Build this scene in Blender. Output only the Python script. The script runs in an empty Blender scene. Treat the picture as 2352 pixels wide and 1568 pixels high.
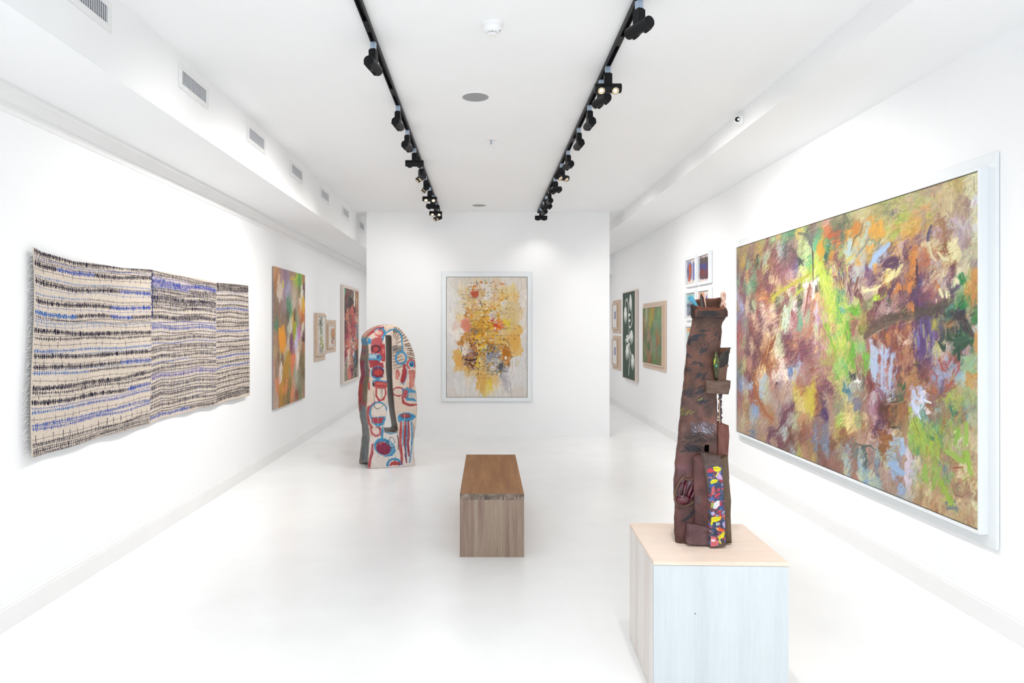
import bpy, bmesh, math, random
import numpy as np
from mathutils import Vector, Matrix

# ------------------------------------------------------------------ camera, light, exposure
F, CX, CY, EYE = 1568.0, 1112.0, 753.0, 1.675      # focal length, vanishing point and eye height of the photograph
scn = bpy.context.scene
cd = bpy.data.cameras.new('camera'); cam = bpy.data.objects.new('camera', cd)
scn.collection.objects.link(cam); scn.camera = cam
cd.sensor_width = 36; cd.lens = 36*F/2352
cd.shift_x = (1176-CX)/2352; cd.shift_y = -(784-CY)/2352
cam.location = (0, 0, EYE); cam.rotation_euler = (math.pi/2, 0, 0); cd.clip_start = .05
scn.view_settings.view_transform = 'Standard'; scn.view_settings.look = 'None'
scn.view_settings.gamma = 1; scn.view_settings.use_curve_mapping = False
scn.view_settings.exposure = 0.14
scn.cycles.max_bounces = 14; scn.cycles.diffuse_bounces = 9; scn.cycles.glossy_bounces = 4
scn.cycles.sample_clamp_indirect = 6; scn.cycles.use_denoising = True
wd = bpy.data.worlds.new('sky'); scn.world = wd; wd.use_nodes = True
wd.node_tree.nodes['Background'].inputs[0].default_value = (.86, .93, 1, 1)
wd.node_tree.nodes['Background'].inputs[1].default_value = 2.0
def area(name, loc, rot, sx, sy, e, col):
    l = bpy.data.lights.new(name, 'AREA'); l.shape = 'RECTANGLE'; l.size = sx; l.size_y = sy; l.energy = e; l.color = col
    o = bpy.data.objects.new(name, l); o.location = loc; o.rotation_euler = rot; scn.collection.objects.link(o); return o
area('storefront_daylight', (.1, -2.35, 1.6), (math.radians(90), 0, 0), 5.0, 2.7, 38, (.93, .97, 1))
area('back_room_fill', (.05, 13.2, 3.4), (0, 0, 0), 2.6, 3.4, 52, (1, .97, .94))  # unseen fill light added behind the partition to brighten the passages
SPOT_E = 34

# ------------------------------------------------------------------ helpers
C = scn.collection
rng = np.random.default_rng(7); random.seed(7)
def hx(h):
    h = h.lstrip('#'); return np.array([int(h[i:i+2], 16)/255 for i in (0, 2, 4)])
def lin(c):
    c = np.asarray(c, float); return np.where(c <= .04045, c/12.92, ((c+.055)/1.055)**2.4)
def at(px, py, Y): return Vector(((px-CX)*Y/F, Y, EYE-(py-CY)*Y/F))
def on_floor(px, py, z=0.0): return at(px, py, F*(EYE-z)/(py-CY))
def on_side(px, py, X): return at(px, py, F*X/(px-CX))

def mat(name, col, rough=.6, metal=0., noise=0., nscale=20, stretch=(1, 1, 1), bump=0., bscale=200, spec=.5, emit=None, es=0, coat=0, attr=None, col2=None, bstretch=(1,1,1)):
    m = bpy.data.materials.new(name); m.use_nodes = True; nt = m.node_tree; N = nt.nodes; L = nt.links
    b = N['Principled BSDF']; b.inputs['Roughness'].default_value = rough; b.inputs['Metallic'].default_value = metal
    b.inputs['Specular IOR Level'].default_value = spec; b.inputs['Coat Weight'].default_value = coat
    if isinstance(col, str): col = lin(hx(col))
    b.inputs['Base Color'].default_value = (*col, 1)
    if emit is not None:
        b.inputs['Emission Color'].default_value = (*emit, 1); b.inputs['Emission Strength'].default_value = es
    tc = N.new('ShaderNodeTexCoord')
    if attr:
        a = N.new('ShaderNodeAttribute'); a.attribute_name = attr; L.new(a.outputs['Color'], b.inputs['Base Color'])
    elif noise or col2 is not None:
        mp = N.new('ShaderNodeMapping'); mp.inputs['Scale'].default_value = stretch; L.new(tc.outputs['Object'], mp.inputs[0])
        n = N.new('ShaderNodeTexNoise'); n.inputs['Scale'].default_value = nscale; n.inputs['Detail'].default_value = 6; n.inputs['Roughness'].default_value = .6
        L.new(mp.outputs[0], n.inputs['Vector'])
        r = N.new('ShaderNodeValToRGB'); r.color_ramp.elements[0].position = .3; r.color_ramp.elements[1].position = .7
        c2 = lin(hx(col2)) if isinstance(col2, str) else (np.clip(np.array(col)*(1-noise), 0, 1) if col2 is None else col2)
        r.color_ramp.elements[0].color = (*c2, 1); r.color_ramp.elements[1].color = (*col, 1)
        L.new(n.outputs[0], r.inputs[0]); L.new(r.outputs[0], b.inputs['Base Color'])
    if bump:
        mp2 = N.new('ShaderNodeMapping'); mp2.inputs['Scale'].default_value = bstretch; L.new(tc.outputs['Object'], mp2.inputs[0])
        n2 = N.new('ShaderNodeTexNoise'); n2.inputs['Scale'].default_value = bscale; n2.inputs['Detail'].default_value = 4; L.new(mp2.outputs[0], n2.inputs['Vector'])
        bp = N.new('ShaderNodeBump'); bp.inputs['Strength'].default_value = bump; bp.inputs['Distance'].default_value = .004
        L.new(n2.outputs[0], bp.inputs['Height']); L.new(bp.outputs[0], b.inputs['Normal'])
    return m

M = {}
M['wall'] = mat('painted_plaster', (.86, .868, .878), .55, noise=.015, nscale=1.5, bump=.12, bscale=60, spec=.25)
M['ceil'] = mat('ceiling_paint', (.87, .875, .88), .7, noise=.015, nscale=1.2, bump=.1, bscale=50, spec=.2)
M['trim'] = mat('trim_paint', (.80, .80, .80), .4, noise=.03, nscale=3, bump=.05, bscale=30, spec=.3)
M['floor'] = mat('white_epoxy_floor', (.885, .895, .90), .24, noise=.05, nscale=2.2, bump=.06, bscale=14, spec=.42)
M['white'] = mat('white_lacquer', (.755, .785, .805), .4, noise=.01, nscale=8, bump=.03, bscale=80, spec=.3)
M['plastic'] = mat('white_plastic', (.82, .82, .82), .35, noise=.01, nscale=10)
M['black'] = mat('black_metal', (.006, .0065, .008), .45, noise=.1, nscale=30, bump=.04, bscale=300, spec=.18)
M['dark'] = mat('dark_gap', (.02, .017, .013), .8, noise=.2, nscale=40)
M['silver'] = mat('brushed_steel', (.42, .52, .66), .35, metal=.7, noise=.15, nscale=60, stretch=(1, 1, 8))
M['grille'] = mat('speaker_grille', (.36, .36, .37), .6, noise=.25, nscale=700, bump=.3, bscale=900)
M['slat'] = mat('vent_slat', (.74, .75, .77), .5, noise=.03, nscale=20)
M['duct'] = mat('vent_duct', (.24, .245, .26), .9, noise=.1, nscale=20)
M['maple'] = mat('pale_maple_frame', '#cfb8a4', .5, noise=.12, nscale=9, stretch=(6, 1, 1), bump=.05, bscale=90)
M['maple2'] = mat('pale_ash_frame', '#d8cbc2', .5, noise=.08, nscale=9, stretch=(6, 1, 1), bump=.05, bscale=90)
M['edge'] = mat('canvas_edge', '#6d6a70', .8, noise=.2, nscale=14)
M['paper'] = mat('white_mount', '#ece9e4', .8, noise=.02, nscale=40)
M['reflector'] = mat('lamp_reflector', (.75, .62, .42), .25, metal=.8, noise=.05, nscale=40)
M['lamp_on'] = mat('lit_lamp', (1, .9, .75), .3, noise=.01, emit=(1, .86, .66), es=40)
M['paint'] = mat('oil_paint', (.5, .5, .5), .5, attr='Col', bump=.35, bscale=140, spec=.25)
M['linen'] = mat('woven_linen', (.5, .5, .5), .9, attr='Col', bump=.6, bscale=420, spec=.1)
M['glaze'] = mat('painted_clay', (.5, .5, .5), .42, attr='Col', bump=.5, bscale=90, spec=.35)
M['clay'] = mat('raw_brown_clay', (.5, .5, .5), .5, attr='Col', bump=.8, bscale=70, spec=.35)

def link(o, parent=None):
    C.objects.link(o)
    if parent: o.parent = parent
    return o
def tag(o, label, cat, group=None, kind=None):
    o['label'] = label; o['category'] = cat
    if group: o['group'] = group
    if kind: o['kind'] = kind
    return o
def thing(name, label, cat, loc, rz=0, group=None):
    o = bpy.data.objects.new(name, None); C.objects.link(o); o.empty_display_size = .1
    o.location = loc; o.rotation_euler = (0, 0, rz); tag(o, label, cat, group); return o
def obj(name, bm, m, parent=None, world=False, smooth=False, bevel=0):
    """link a bmesh as one mesh; world=True: coordinates are world ones, made local to the parent"""
    me = bpy.data.meshes.new(name)
    if world and parent is not None:
        bm.transform(parent.matrix_basis.inverted())
    bmesh.ops.recalc_face_normals(bm, faces=bm.faces)
    bm.to_mesh(me); bm.free(); me.materials.append(M[m] if isinstance(m, str) else m)
    if smooth:
        me.polygons.foreach_set('use_smooth', [True]*len(me.polygons))
    o = bpy.data.objects.new(name, me); link(o, parent)
    if bevel:
        b = o.modifiers.new('bevel', 'BEVEL'); b.width = bevel; b.segments = 2; b.limit_method = 'ANGLE'
    return o
def struct(name, bm, m, **k):
    o = obj(name, bm, m, **k); o['kind'] = 'structure'; return o
def box(bm, x0, x1, y0, y1, z0, z1, mx=None):
    vs = [bm.verts.new((x, y, z)) for x in (x0, x1) for y in (y0, y1) for z in (z0, z1)]
    for f in ((0, 1, 3, 2), (4, 6, 7, 5), (0, 4, 5, 1), (2, 3, 7, 6), (0, 2, 6, 4), (1, 5, 7, 3)):
        bm.faces.new([vs[i] for i in f])
    if mx is not None: bmesh.ops.transform(bm, matrix=mx, verts=vs)
    return vs
def hexa(bm, p8):
    vs = [bm.verts.new(p) for p in p8]
    for f in ((0, 1, 2, 3), (7, 6, 5, 4), (0, 4, 5, 1), (1, 5, 6, 2), (2, 6, 7, 3), (3, 7, 4, 0)):
        bm.faces.new([vs[i] for i in f])
def lathe(bm, prof, seg=32, mx=None):
    rings = []; new = []
    for r, z in prof:
        if r < 1e-6: v = bm.verts.new((0, 0, z)); rings.append([v]); new.append(v)
        else:
            rg = [bm.verts.new((r*math.cos(2*math.pi*k/seg), r*math.sin(2*math.pi*k/seg), z)) for k in range(seg)]
            rings.append(rg); new += rg
    for a, b in zip(rings, rings[1:]):
        for k in range(seg):
            k2 = (k+1) % seg
            q = [a[k % len(a)], a[k2 % len(a)], b[k2 % len(b)], b[k % len(b)]]
            q2 = []
            for v in q:
                if v not in q2: q2.append(v)
            if len(q2) > 2: bm.faces.new(q2)
    if mx is not None: bmesh.ops.transform(bm, matrix=mx, verts=new)
    return new
def tube(bm, pts, rad, seg=8, cap=True, flat=1.0):
    """tube of varying radius through points"""
    pts = [Vector(p) for p in pts]; n = len(pts)
    if not hasattr(rad, '__len__'): rad = [rad]*n
    rings = []; ref = None
    for i, p in enumerate(pts):
        t = (pts[min(i+1, n-1)]-pts[max(i-1, 0)]).normalized()
        if ref is None: ref = Vector((0, 1, 0)) if abs(t.y) < .9 else Vector((1, 0, 0))
        a = (ref-t*ref.dot(t)).normalized(); ref = a; b = t.cross(a)
        rings.append([bm.verts.new(p+a*rad[i]*flat*math.cos(2*math.pi*k/seg)+b*rad[i]*math.sin(2*math.pi*k/seg)) for k in range(seg)])
    for r0, r1 in zip(rings, rings[1:]):
        for k in range(seg): bm.faces.new((r0[k], r0[(k+1) % seg], r1[(k+1) % seg], r1[k]))
    if cap: bm.faces.new(rings[0][::-1]); bm.faces.new(rings[-1])
def grid_obj(name, pos, col, m, parent=None, closed_u=False, mask=None, smooth=True):
    """one mesh from arrays pos[ny,nx,3] and sRGB colours col[ny,nx,3]"""
    ny, nx = pos.shape[:2]; p = np.asarray(pos, float).reshape(-1, 3)
    if parent is not None:
        Mi = np.array(parent.matrix_basis.inverted()); p = p @ Mi[:3, :3].T + Mi[:3, 3]
    idx = np.arange(ny*nx).reshape(ny, nx)
    if closed_u: idx = np.concatenate([idx, idx[:, :1]], 1)
    q = np.stack([idx[:-1, :-1], idx[1:, :-1], idx[1:, 1:], idx[:-1, 1:]], -1)
    if mask is not None: q = q[mask]
    q = q.reshape(-1, 4); me = bpy.data.meshes.new(name)
    me.vertices.add(len(p)); me.vertices.foreach_set('co', p.astype(np.float32).ravel())
    me.loops.add(q.size); me.loops.foreach_set('vertex_index', q.astype(np.int32).ravel())
    me.polygons.add(len(q)); me.polygons.foreach_set('loop_start', np.arange(0, q.size, 4, dtype=np.int32))
    if smooth: me.polygons.foreach_set('use_smooth', np.ones(len(q), bool))
    me.update(calc_edges=True)
    ca = me.color_attributes.new('Col', 'FLOAT_COLOR', 'POINT')
    c4 = np.ones((len(p), 4), np.float32); c4[:, :3] = .86*lin(np.clip(col, 0, 1)).reshape(-1, 3)
    ca.data.foreach_set('color', c4.ravel())
    me.materials.append(M[m]); o = bpy.data.objects.new(name, me); link(o, parent); return o

# ------------------------------------------------------------------ paint box: brush strokes laid on a surface
def vnoise(ny, nx, cell, oct=3, seed=None):
    r = np.random.default_rng(seed); out = np.zeros((ny, nx)); amp = 1; tot = 0
    cy, cx = (cell, cell) if not hasattr(cell, '__len__') else cell
    for _ in range(oct):
        gy, gx = int(ny/cy)+3, int(nx/cx)+3; g = r.random((gy, gx))
        y = np.arange(ny)/cy; x = np.arange(nx)/cx; iy = y.astype(int); ix = x.astype(int)
        fy = y-iy; fx = x-ix; fy = fy*fy*(3-2*fy); fx = fx*fx*(3-2*fx)
        a = g[iy][:, ix]; b = g[iy][:, ix+1]; c = g[iy+1][:, ix]; d = g[iy+1][:, ix+1]
        out += amp*((a*(1-fx)+b*fx)*(1-fy)[:, None]+(c*(1-fx)+d*fx)*fy[:, None]); tot += amp
        amp *= .5; cy = max(cy/2, 1.01); cx = max(cx/2, 1.01)
    return out/tot
BR = rng.random((256, 256))
for _ in range(5): BR = (BR+np.roll(BR, 1, 1)+np.roll(BR, 2, 1))/3
BR = (BR-BR.min())/(BR.max()-BR.min())
class Paint:
    """raster of w x h metres on the plane O (top left), R (right), D (down); positions given as photograph pixels are cast on to that plane"""
    def __init__(s, O, R, D, w, h, res, base, res_y=None):
        s.O, s.R, s.D = np.array(O, float), np.array(R, float), np.array(D, float); s.w, s.h = w, h
        s.rx = res; s.ry = res_y or res; s.nx, s.ny = max(int(w*s.rx), 4), max(int(h*s.ry), 4)
        s.im = np.ones((s.ny, s.nx, 3))*hx(base); s.n = np.cross(s.R, s.D); s.z = (0, 0, 1.)
    def zoom(s, x0, y0, k): s.z = (x0, y0, k); return s
    def uv(s, p):
        p = np.asarray(p, float); px = s.z[0]+p[..., 0]/s.z[2]; py = s.z[1]+p[..., 1]/s.z[2]
        d = np.stack([(px-CX)/F, np.ones_like(px), -(py-CY)/F], -1); c = np.array([0, 0, EYE])
        t = ((s.O-c)@s.n)/(d@s.n); q = c+d*t[..., None]-s.O
        return np.stack([q@s.R, q@s.D], -1)
    def px(s, u, v):
        q = s.O+np.multiply.outer(u, s.R)+np.multiply.outer(v, s.D)
        px = CX+F*q[..., 0]/q[..., 1]; py = CY-F*(q[..., 2]-EYE)/q[..., 1]
        return np.stack([(px-s.z[0])*s.z[2], (py-s.z[1])*s.z[2]], -1)
    def line(s, P, r, col, a=1., taper=.5, br=.35, soft=.25, uv=False):
        """P points, r radius in metres (one or per point)"""
        if isinstance(col, str): col = hx(col)
        P = np.asarray(P, float)
        if not uv: P = s.uv(P)
        n = len(P)
        rr = np.broadcast_to(np.asarray(r, float), (n,)).copy()
        if taper and n > 1 and np.isscalar(r):
            t = np.linspace(0, 1, n)
            if n == 2: rr = rr*1.0
            else: rr *= (1-taper)+taper*np.sin(np.pi*(t*.9+.05))**.6
        rm = rr.max()*1.3
        x0 = int(max((P[:, 0].min()-rm)*s.rx, 0)); x1 = int(min((P[:, 0].max()+rm)*s.rx+2, s.nx))
        y0 = int(max((P[:, 1].min()-rm)*s.ry, 0)); y1 = int(min((P[:, 1].max()+rm)*s.ry+2, s.ny))
        if x1 <= x0 or y1 <= y0: return
        U, V = np.meshgrid((np.arange(x0, x1)+.5)/s.rx, (np.arange(y0, y1)+.5)/s.ry)
        best = np.full(U.shape, 1e9); S = np.zeros(U.shape); T = np.zeros(U.shape); Rm = np.full(U.shape, rr[0]); acc = 0
        if n == 1: P = np.concatenate([P, P+1e-6]); rr = np.repeat(rr, 2); n = 2
        for i in range(n-1):
            dx, dy = P[i+1]-P[i]; L = math.hypot(dx, dy)+1e-9
            qx = U-P[i, 0]; qy = V-P[i, 1]; t = np.clip((qx*dx+qy*dy)/(L*L), 0, 1)
            ex = qx-t*dx; ey = qy-t*dy; d = np.sqrt(ex*ex+ey*ey); w = d < best
            best = np.where(w, d, best); S = np.where(w, (qx*dy-qy*dx)/L, S); T = np.where(w, acc+t*L, T)
            Rm = np.where(w, rr[i]+(rr[i+1]-rr[i])*t, Rm); acc += L
        o1, o2 = rng.integers(0, 256, 2)
        tx = (T*max(s.rx, s.ry)*.35+o1).astype(int) % 256; sx = (S/(Rm+1e-6)*9+o2+128).astype(int) % 256
        nb = BR[sx, tx]; wob = BR[(o2+7) % 256, tx]
        al = np.clip((Rm*(.8+.4*wob)-best)/(np.maximum(Rm*soft, .6/max(s.rx, s.ry))), 0, 1)
        if br: al = al*np.clip(1-br*2.2*(nb-(1-br*.8)*.62), 0, 1)
        al = (al*a)[..., None]
        cc = np.asarray(col)[None, None]+(nb[..., None]-.5)*.10*br*2
        s.im[y0:y1, x0:x1] = s.im[y0:y1, x0:x1]*(1-al)+cc*al
    def lines(s, items, **k):
        for it in items: s.line(it[0], it[1], it[2], **{**k, **(it[3] if len(it) > 3 else {})})
    def poly(s, P, col, a=1., soft=1., rough=0.):
        if isinstance(col, str): col = hx(col)
        P = s.uv(P)*[s.rx, s.ry]; x0, y0 = np.maximum(P.min(0).astype(int)-3, 0); x1, y1 = P.max(0).astype(int)+4
        x1 = min(x1, s.nx); y1 = min(y1, s.ny)
        if x1 <= x0 or y1 <= y0: return
        X, Y = np.meshgrid(np.arange(x0, x1)+.5, np.arange(y0, y1)+.5)
        if rough: X = X+(vnoise(*X.shape, 7, 3)-.5)*rough*2; Y = Y+(vnoise(*Y.shape, 7, 3)-.5)*rough*2
        ins = np.zeros(X.shape, bool); dmin = np.full(X.shape, 1e9)
        for i in range(len(P)):
            a0, b0 = P[i-1], P[i]; c = (a0[1] > Y) != (b0[1] > Y)
            with np.errstate(divide='ignore', invalid='ignore'):
                ins ^= c & (X < (b0[0]-a0[0])*(Y-a0[1])/(b0[1]-a0[1]+1e-12)+a0[0])
            d = b0-a0; t = np.clip(((X-a0[0])*d[0]+(Y-a0[1])*d[1])/(d@d+1e-9), 0, 1)
            dmin = np.minimum(dmin, np.hypot(X-a0[0]-t*d[0], Y-a0[1]-t*d[1]))
        sd = np.where(ins, dmin, -dmin); al = (np.clip(sd/soft+.5, 0, 1)*a)[..., None]
        s.im[y0:y1, x0:x1] = s.im[y0:y1, x0:x1]*(1-al)+np.asarray(col)*al
    def ell(s, x, y, rx, ry, col, a=1., soft=1., rough=0., rot=0):
        t = np.linspace(0, 2*math.pi, 25)[:-1]; c, q = math.cos(rot), math.sin(rot)
        X = rx*np.cos(t); Y = ry*np.sin(t); s.poly(np.stack([x+X*c-Y*q, y+X*q+Y*c], -1), col, a, soft, rough)
    def ring(s, x, y, rx, ry, r, col, t0=0, t1=360, **k):
        t = np.radians(np.linspace(t0, t1, 22)); s.line(np.stack([x+rx*np.cos(t), y+ry*np.sin(t)], -1), r, col, **{'taper': 0, **k})
    def seeds(s, text, zoom=None):
        """lines of x y colour [angle] -> stored; zoom = (x0, y0, scale)"""
        if zoom: s.zoom(*zoom)
        out = getattr(s, 'sd', [])
        for row in text.replace('\n', ';').split(';'):
            r = row.split()
            if len(r) < 3: continue
            u, v = s.uv([float(r[0]), float(r[1])])
            out.append((u, v, *hx(r[2]), float(r[3]) if len(r) > 3 else 75.))
        s.sd = out; return s
    def near(s, u, v, ay=1.):
        S = np.array(s.sd); d = (u[..., None]-S[:, 0])**2+((v[..., None]-S[:, 1])*ay)**2
        return np.argmin(d, -1)
    def under(s, warp=.06, cell=.08, jit=.05, ay=1., grain=(.1, .02)):
        S = np.array(s.sd); U, V = np.meshgrid((np.arange(s.nx)+.5)/s.rx, (np.arange(s.ny)+.5)/s.ry)
        U = U+(vnoise(s.ny, s.nx, (cell*s.ry*1.6, cell*s.rx))-.5)*warp*2; V = V+(vnoise(s.ny, s.nx, (cell*s.ry, cell*s.rx))-.5)*warp*2
        for y in range(0, s.ny, 64): s.im[y:y+64] = S[s.near(U[y:y+64], V[y:y+64], ay), 2:5]
        g = (vnoise(s.ny, s.nx, (grain[0]*s.ry, grain[1]*s.rx), 4)-.5)[..., None]
        s.im += g*jit*4; s.blur(2)
    def blur(s, k):
        for _ in range(k):
            p = np.pad(s.im, ((1, 1), (1, 1), (0, 0)), 'edge'); s.im = (p[:-2, 1:-1]+p[2:, 1:-1]+p[1:-1, :-2]+p[1:-1, 2:]+2*s.im)/6
    def field(s, n, L, r, da=14, jc=.05, a=.75, br=.45, off=.05, bend=.25, region=None, pal=None, ay=1., ang=None):
        """n short strokes; colour and direction of the nearest seed; L length in photograph pixels (of the zoom)"""
        S = np.array(s.sd); u = rng.random(n)*s.w; v = rng.random(n)*s.h
        if region is not None:
            q = s.uv(np.array(region, float)); u = q[:, 0].min()+rng.random(n)*np.ptp(q[:, 0]); v = q[:, 1].min()+rng.random(n)*np.ptp(q[:, 1])
        k = s.near(u+rng.normal(0, off, n), v+rng.normal(0, off, n), ay); P = s.px(u, v); an = S[k, 5] if ang is None else np.full(n, float(ang))
        for i in range(n):
            t = math.radians(an[i]+rng.normal(0, da)); l = L*rng.uniform(.5, 1.3)*s.z[2]; dx, dy = math.cos(t)*l/2, -math.sin(t)*l/2; b = rng.normal(0, bend)
            c = S[k[i], 2:5] if pal is None else hx(pal[rng.integers(len(pal))])
            c = c*(1+rng.normal(0, jc))+rng.normal(0, jc*.5, 3)
            pts = [(P[i, 0]-dx, P[i, 1]-dy), (P[i, 0]+dy*b, P[i, 1]-dx*b), (P[i, 0]+dx, P[i, 1]+dy)]
            s.line(pts, r*rng.uniform(.5, 1.4), c, a=a*rng.uniform(.5, 1), br=br, taper=.6)
    def grain(s, amp, cell=2, seed=3):
        s.im += ((vnoise(s.ny, s.nx, cell, 2, seed)-.5)*amp*2)[..., None]; return s
    def mesh(s, name, parent, m='paint', thick=0., side=None, lift=None):
        u = np.linspace(0, s.w, s.nx); v = np.linspace(0, s.h, s.ny); U, V = np.meshgrid(u, v)
        Nn = -np.array(s.n)/np.linalg.norm(s.n)
        if Nn@(np.array([0, 0, EYE])-s.O) < 0: Nn = -Nn
        pos = s.O+U[..., None]*s.R+V[..., None]*s.D
        if lift is not None: pos = pos+lift[..., None]*Nn
        col = s.im
        if thick:
            pos = np.pad(pos, ((1, 1), (1, 1), (0, 0)), 'edge'); col = np.pad(col, ((1, 1), (1, 1), (0, 0)), 'edge')
            e = np.zeros(pos.shape[:2], bool); e[0] = e[-1] = True; e[:, 0] = e[:, -1] = True
            pos[e] -= Nn*thick
            if side is not None: col[e] = hx(side)
        return grid_obj(name, pos, col, m, parent, smooth=False)

# ------------------------------------------------------------------ the room
XL, XR, ZC, YP, YE, YF = -2.66, 2.84, 3.457, 10.5, 15.5, -2.5
PX0, PX1 = -1.809, 1.929          # partition
SLX, SLZ, SRX, SRZ = -1.978, 3.014, 2.118, 3.29   # bulkheads left and right
def slab(name, m, *b, bevel=0):
    bm = bmesh.new(); box(bm, *b); return struct(name, bm, m, bevel=bevel)
slab('floor', 'floor', XL-.2, XR+.2, YF-.2, YE+.2, -.1, 0)
slab('ceiling', 'ceil', XL-.2, XR+.2, YF-.2, YE+.2, ZC, ZC+.1)
slab('wall_left', 'wall', XL-.2, XL, YF-.2, YE+.2, 0, ZC)
slab('wall_right', 'wall', XR, XR+.2, YF-.2, YE+.2, 0, ZC)
slab('wall_end', 'wall', XL, XR, YE, YE+.2, 0, ZC)
slab('wall_partition', 'wall', PX0, PX1, YP, YP+.3, 0, ZC)
slab('trim_1', 'ceil', XL, SLX, YF, YE, SLZ, ZC)          # air duct bulkhead on the left
slab('trim_2', 'ceil', SRX, XR, YF, YE, SRZ, ZC)          # shallow bulkhead on the right
# end of the right-hand passage: a lower beam across the end wall
slab('trim_3', 'ceil', PX1-.6, XR, YE-.45, YE, 2.86, SRZ)
# storefront behind the camera
bm = bmesh.new()
box(bm, XL, -2.3, YF-.2, YF, 0, ZC); box(bm, 2.5, XR, YF-.2, YF, 0, ZC); box(bm, -2.3, 2.5, YF-.2, YF, 3.05, ZC); box(bm, -2.3, 2.5, YF-.2, YF, 0, .25)
struct('wall_front', bm, 'wall')
bm = bmesh.new()
for x in (-2.3, -.72, .86, 2.44): box(bm, x, x+.06, YF-.14, YF-.04, .25, 3.05)
box(bm, -2.3, 2.5, YF-.14, YF-.04, .25, .31); box(bm, -2.3, 2.5, YF-.14, YF-.04, 2.99, 3.05)
struct('window_1', bm, 'trim')
def prof_run(name, prof, y0, y1, m):
    """profile of (x, z) points pulled along the room"""
    bm = bmesh.new(); a = [bm.verts.new((x, y0, z)) for x, z in prof]; b = [bm.verts.new((x, y1, z)) for x, z in prof]; n = len(prof)
    for i in range(n): bm.faces.new((a[i], a[(i+1) % n], b[(i+1) % n], b[i]))
    bm.faces.new(a[::-1]); bm.faces.new(b); return struct(name, bm, m)
def base(x, s): return [(x, 0), (x+s*.016, 0), (x+s*.016, .118), (x+s*.012, .124), (x+s*.012, .134), (x+s*.004, .145), (x, .145)]
prof_run('baseboard_left', base(XL, 1), YF, YE, 'trim')
prof_run('baseboard_right', base(XR, -1), YF, YE, 'trim')
slab('baseboard_end', 'trim', XL, XR, YE-.016, YE, 0, .145)
prof_run('trim_4', [(XL, SLZ), (XL+.075, SLZ), (XL+.075, SLZ-.022), (XL+.055, SLZ-.03), (XL+.04, SLZ-.06), (XL+.03, SLZ-.085), (XL+.018, SLZ-.09), (XL+.018, SLZ-.125), (XL+.008, SLZ-.14), (XL, SLZ-.14)], YF, YE, 'trim')

# ------------------------------------------------------------------ air vents in the left bulkhead
def make_vent(y0, label):
    t = thing('air_vent', label, 'vent', (SLX, y0+.195, 3.235), group='air vents along the left bulkhead')
    bm = bmesh.new(); x0, x1 = SLX+.001, SLX+.010
    z0, z1, ya, yb = 3.235, 3.39, y0-.039, y0+.428; gz0, gz1 = 3.268, 3.358
    for b in ((ya, yb, gz1, z1), (ya, yb, z0, gz0), (ya, y0, gz0, gz1), (y0+.39, yb, gz0, gz1)): box(bm, x0, x1, b[0], b[1], b[2], b[3])
    obj('vent_frame', bm, 'trim', t, world=True, bevel=.002)
    bm = bmesh.new(); box(bm, SLX+.0005, SLX+.0012, y0, y0+.39, gz0, gz1); obj('vent_duct', bm, 'duct', t, world=True)
    bm = bmesh.new(); n = 20
    for k in range(n):
        y = y0+(k+.5)*.39/n; mx = Matrix.Translation((SLX+.005, y, 0)) @ Matrix.Rotation(math.radians(-28), 4, 'Z')
        box(bm, -.004, .004, -.0013, .0013, gz0, gz1, mx)
    obj('vent_blades', bm, 'slat', t, world=True)
    for y in (ya+.018, yb-.018):
        bm = bmesh.new(); lathe(bm, [(0, .0025), (.004, .002), (.005, 0)], 10, Matrix.Translation((x1, y, (z0+z1)/2)) @ Matrix.Rotation(math.pi/2, 4, 'Y')); obj('screw', bm, 'slat', t, world=True)
ords = ['nearest air vent, cut off by the top edge of the photo', 'second white air vent from the front on the left bulkhead', 'third white air vent from the front on the left bulkhead',
        'fourth white air vent from the front, middle of the left row', 'third air vent from the far end of the left bulkhead', 'second to last air vent on the left bulkhead', 'last air vent of the left bulkhead, in shade beside the partition']
for k, l in enumerate(ords): make_vent(3.185+1.27*k, l)

# ------------------------------------------------------------------ track lighting
def make_track(X, label, y1):
    t = thing('lighting_track', label, 'track', (X, 4, ZC), group='black lighting tracks')
    bm = bmesh.new(); w, h, ya = .018, .034, -2.3
    box(bm, X-w, X+w, ya, y1, ZC-.008, ZC-.0005); box(bm, X-w, X-w+.007, ya, y1, ZC-h, ZC-.008); box(bm, X+w-.007, X+w, ya, y1, ZC-h, ZC-.008)
    obj('rail', bm, 'black', t, world=True, bevel=.0015)
    for yy in (3.9, 5.0, 7.6) if X < 0 else (4.1, 6.3, 8.5):
        bm = bmesh.new(); box(bm, X-w+.0075, X+w-.0075, yy, yy+.14, ZC-h+.001, ZC-h+.01); obj('rail_joiner', bm, 'black', t, world=True)
    bm = bmesh.new(); box(bm, X-w-.002, X+w+.002, y1, y1+.03, ZC-h-.003, ZC-.0005); obj('end_cap', bm, 'black', t, world=True)
XTL, XTR = -.678, .828
make_track(XTL, 'long black ceiling track left of the smoke detector', 10.2)
make_track(XTR, 'long black ceiling track right of the smoke detector', 10.36)
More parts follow.
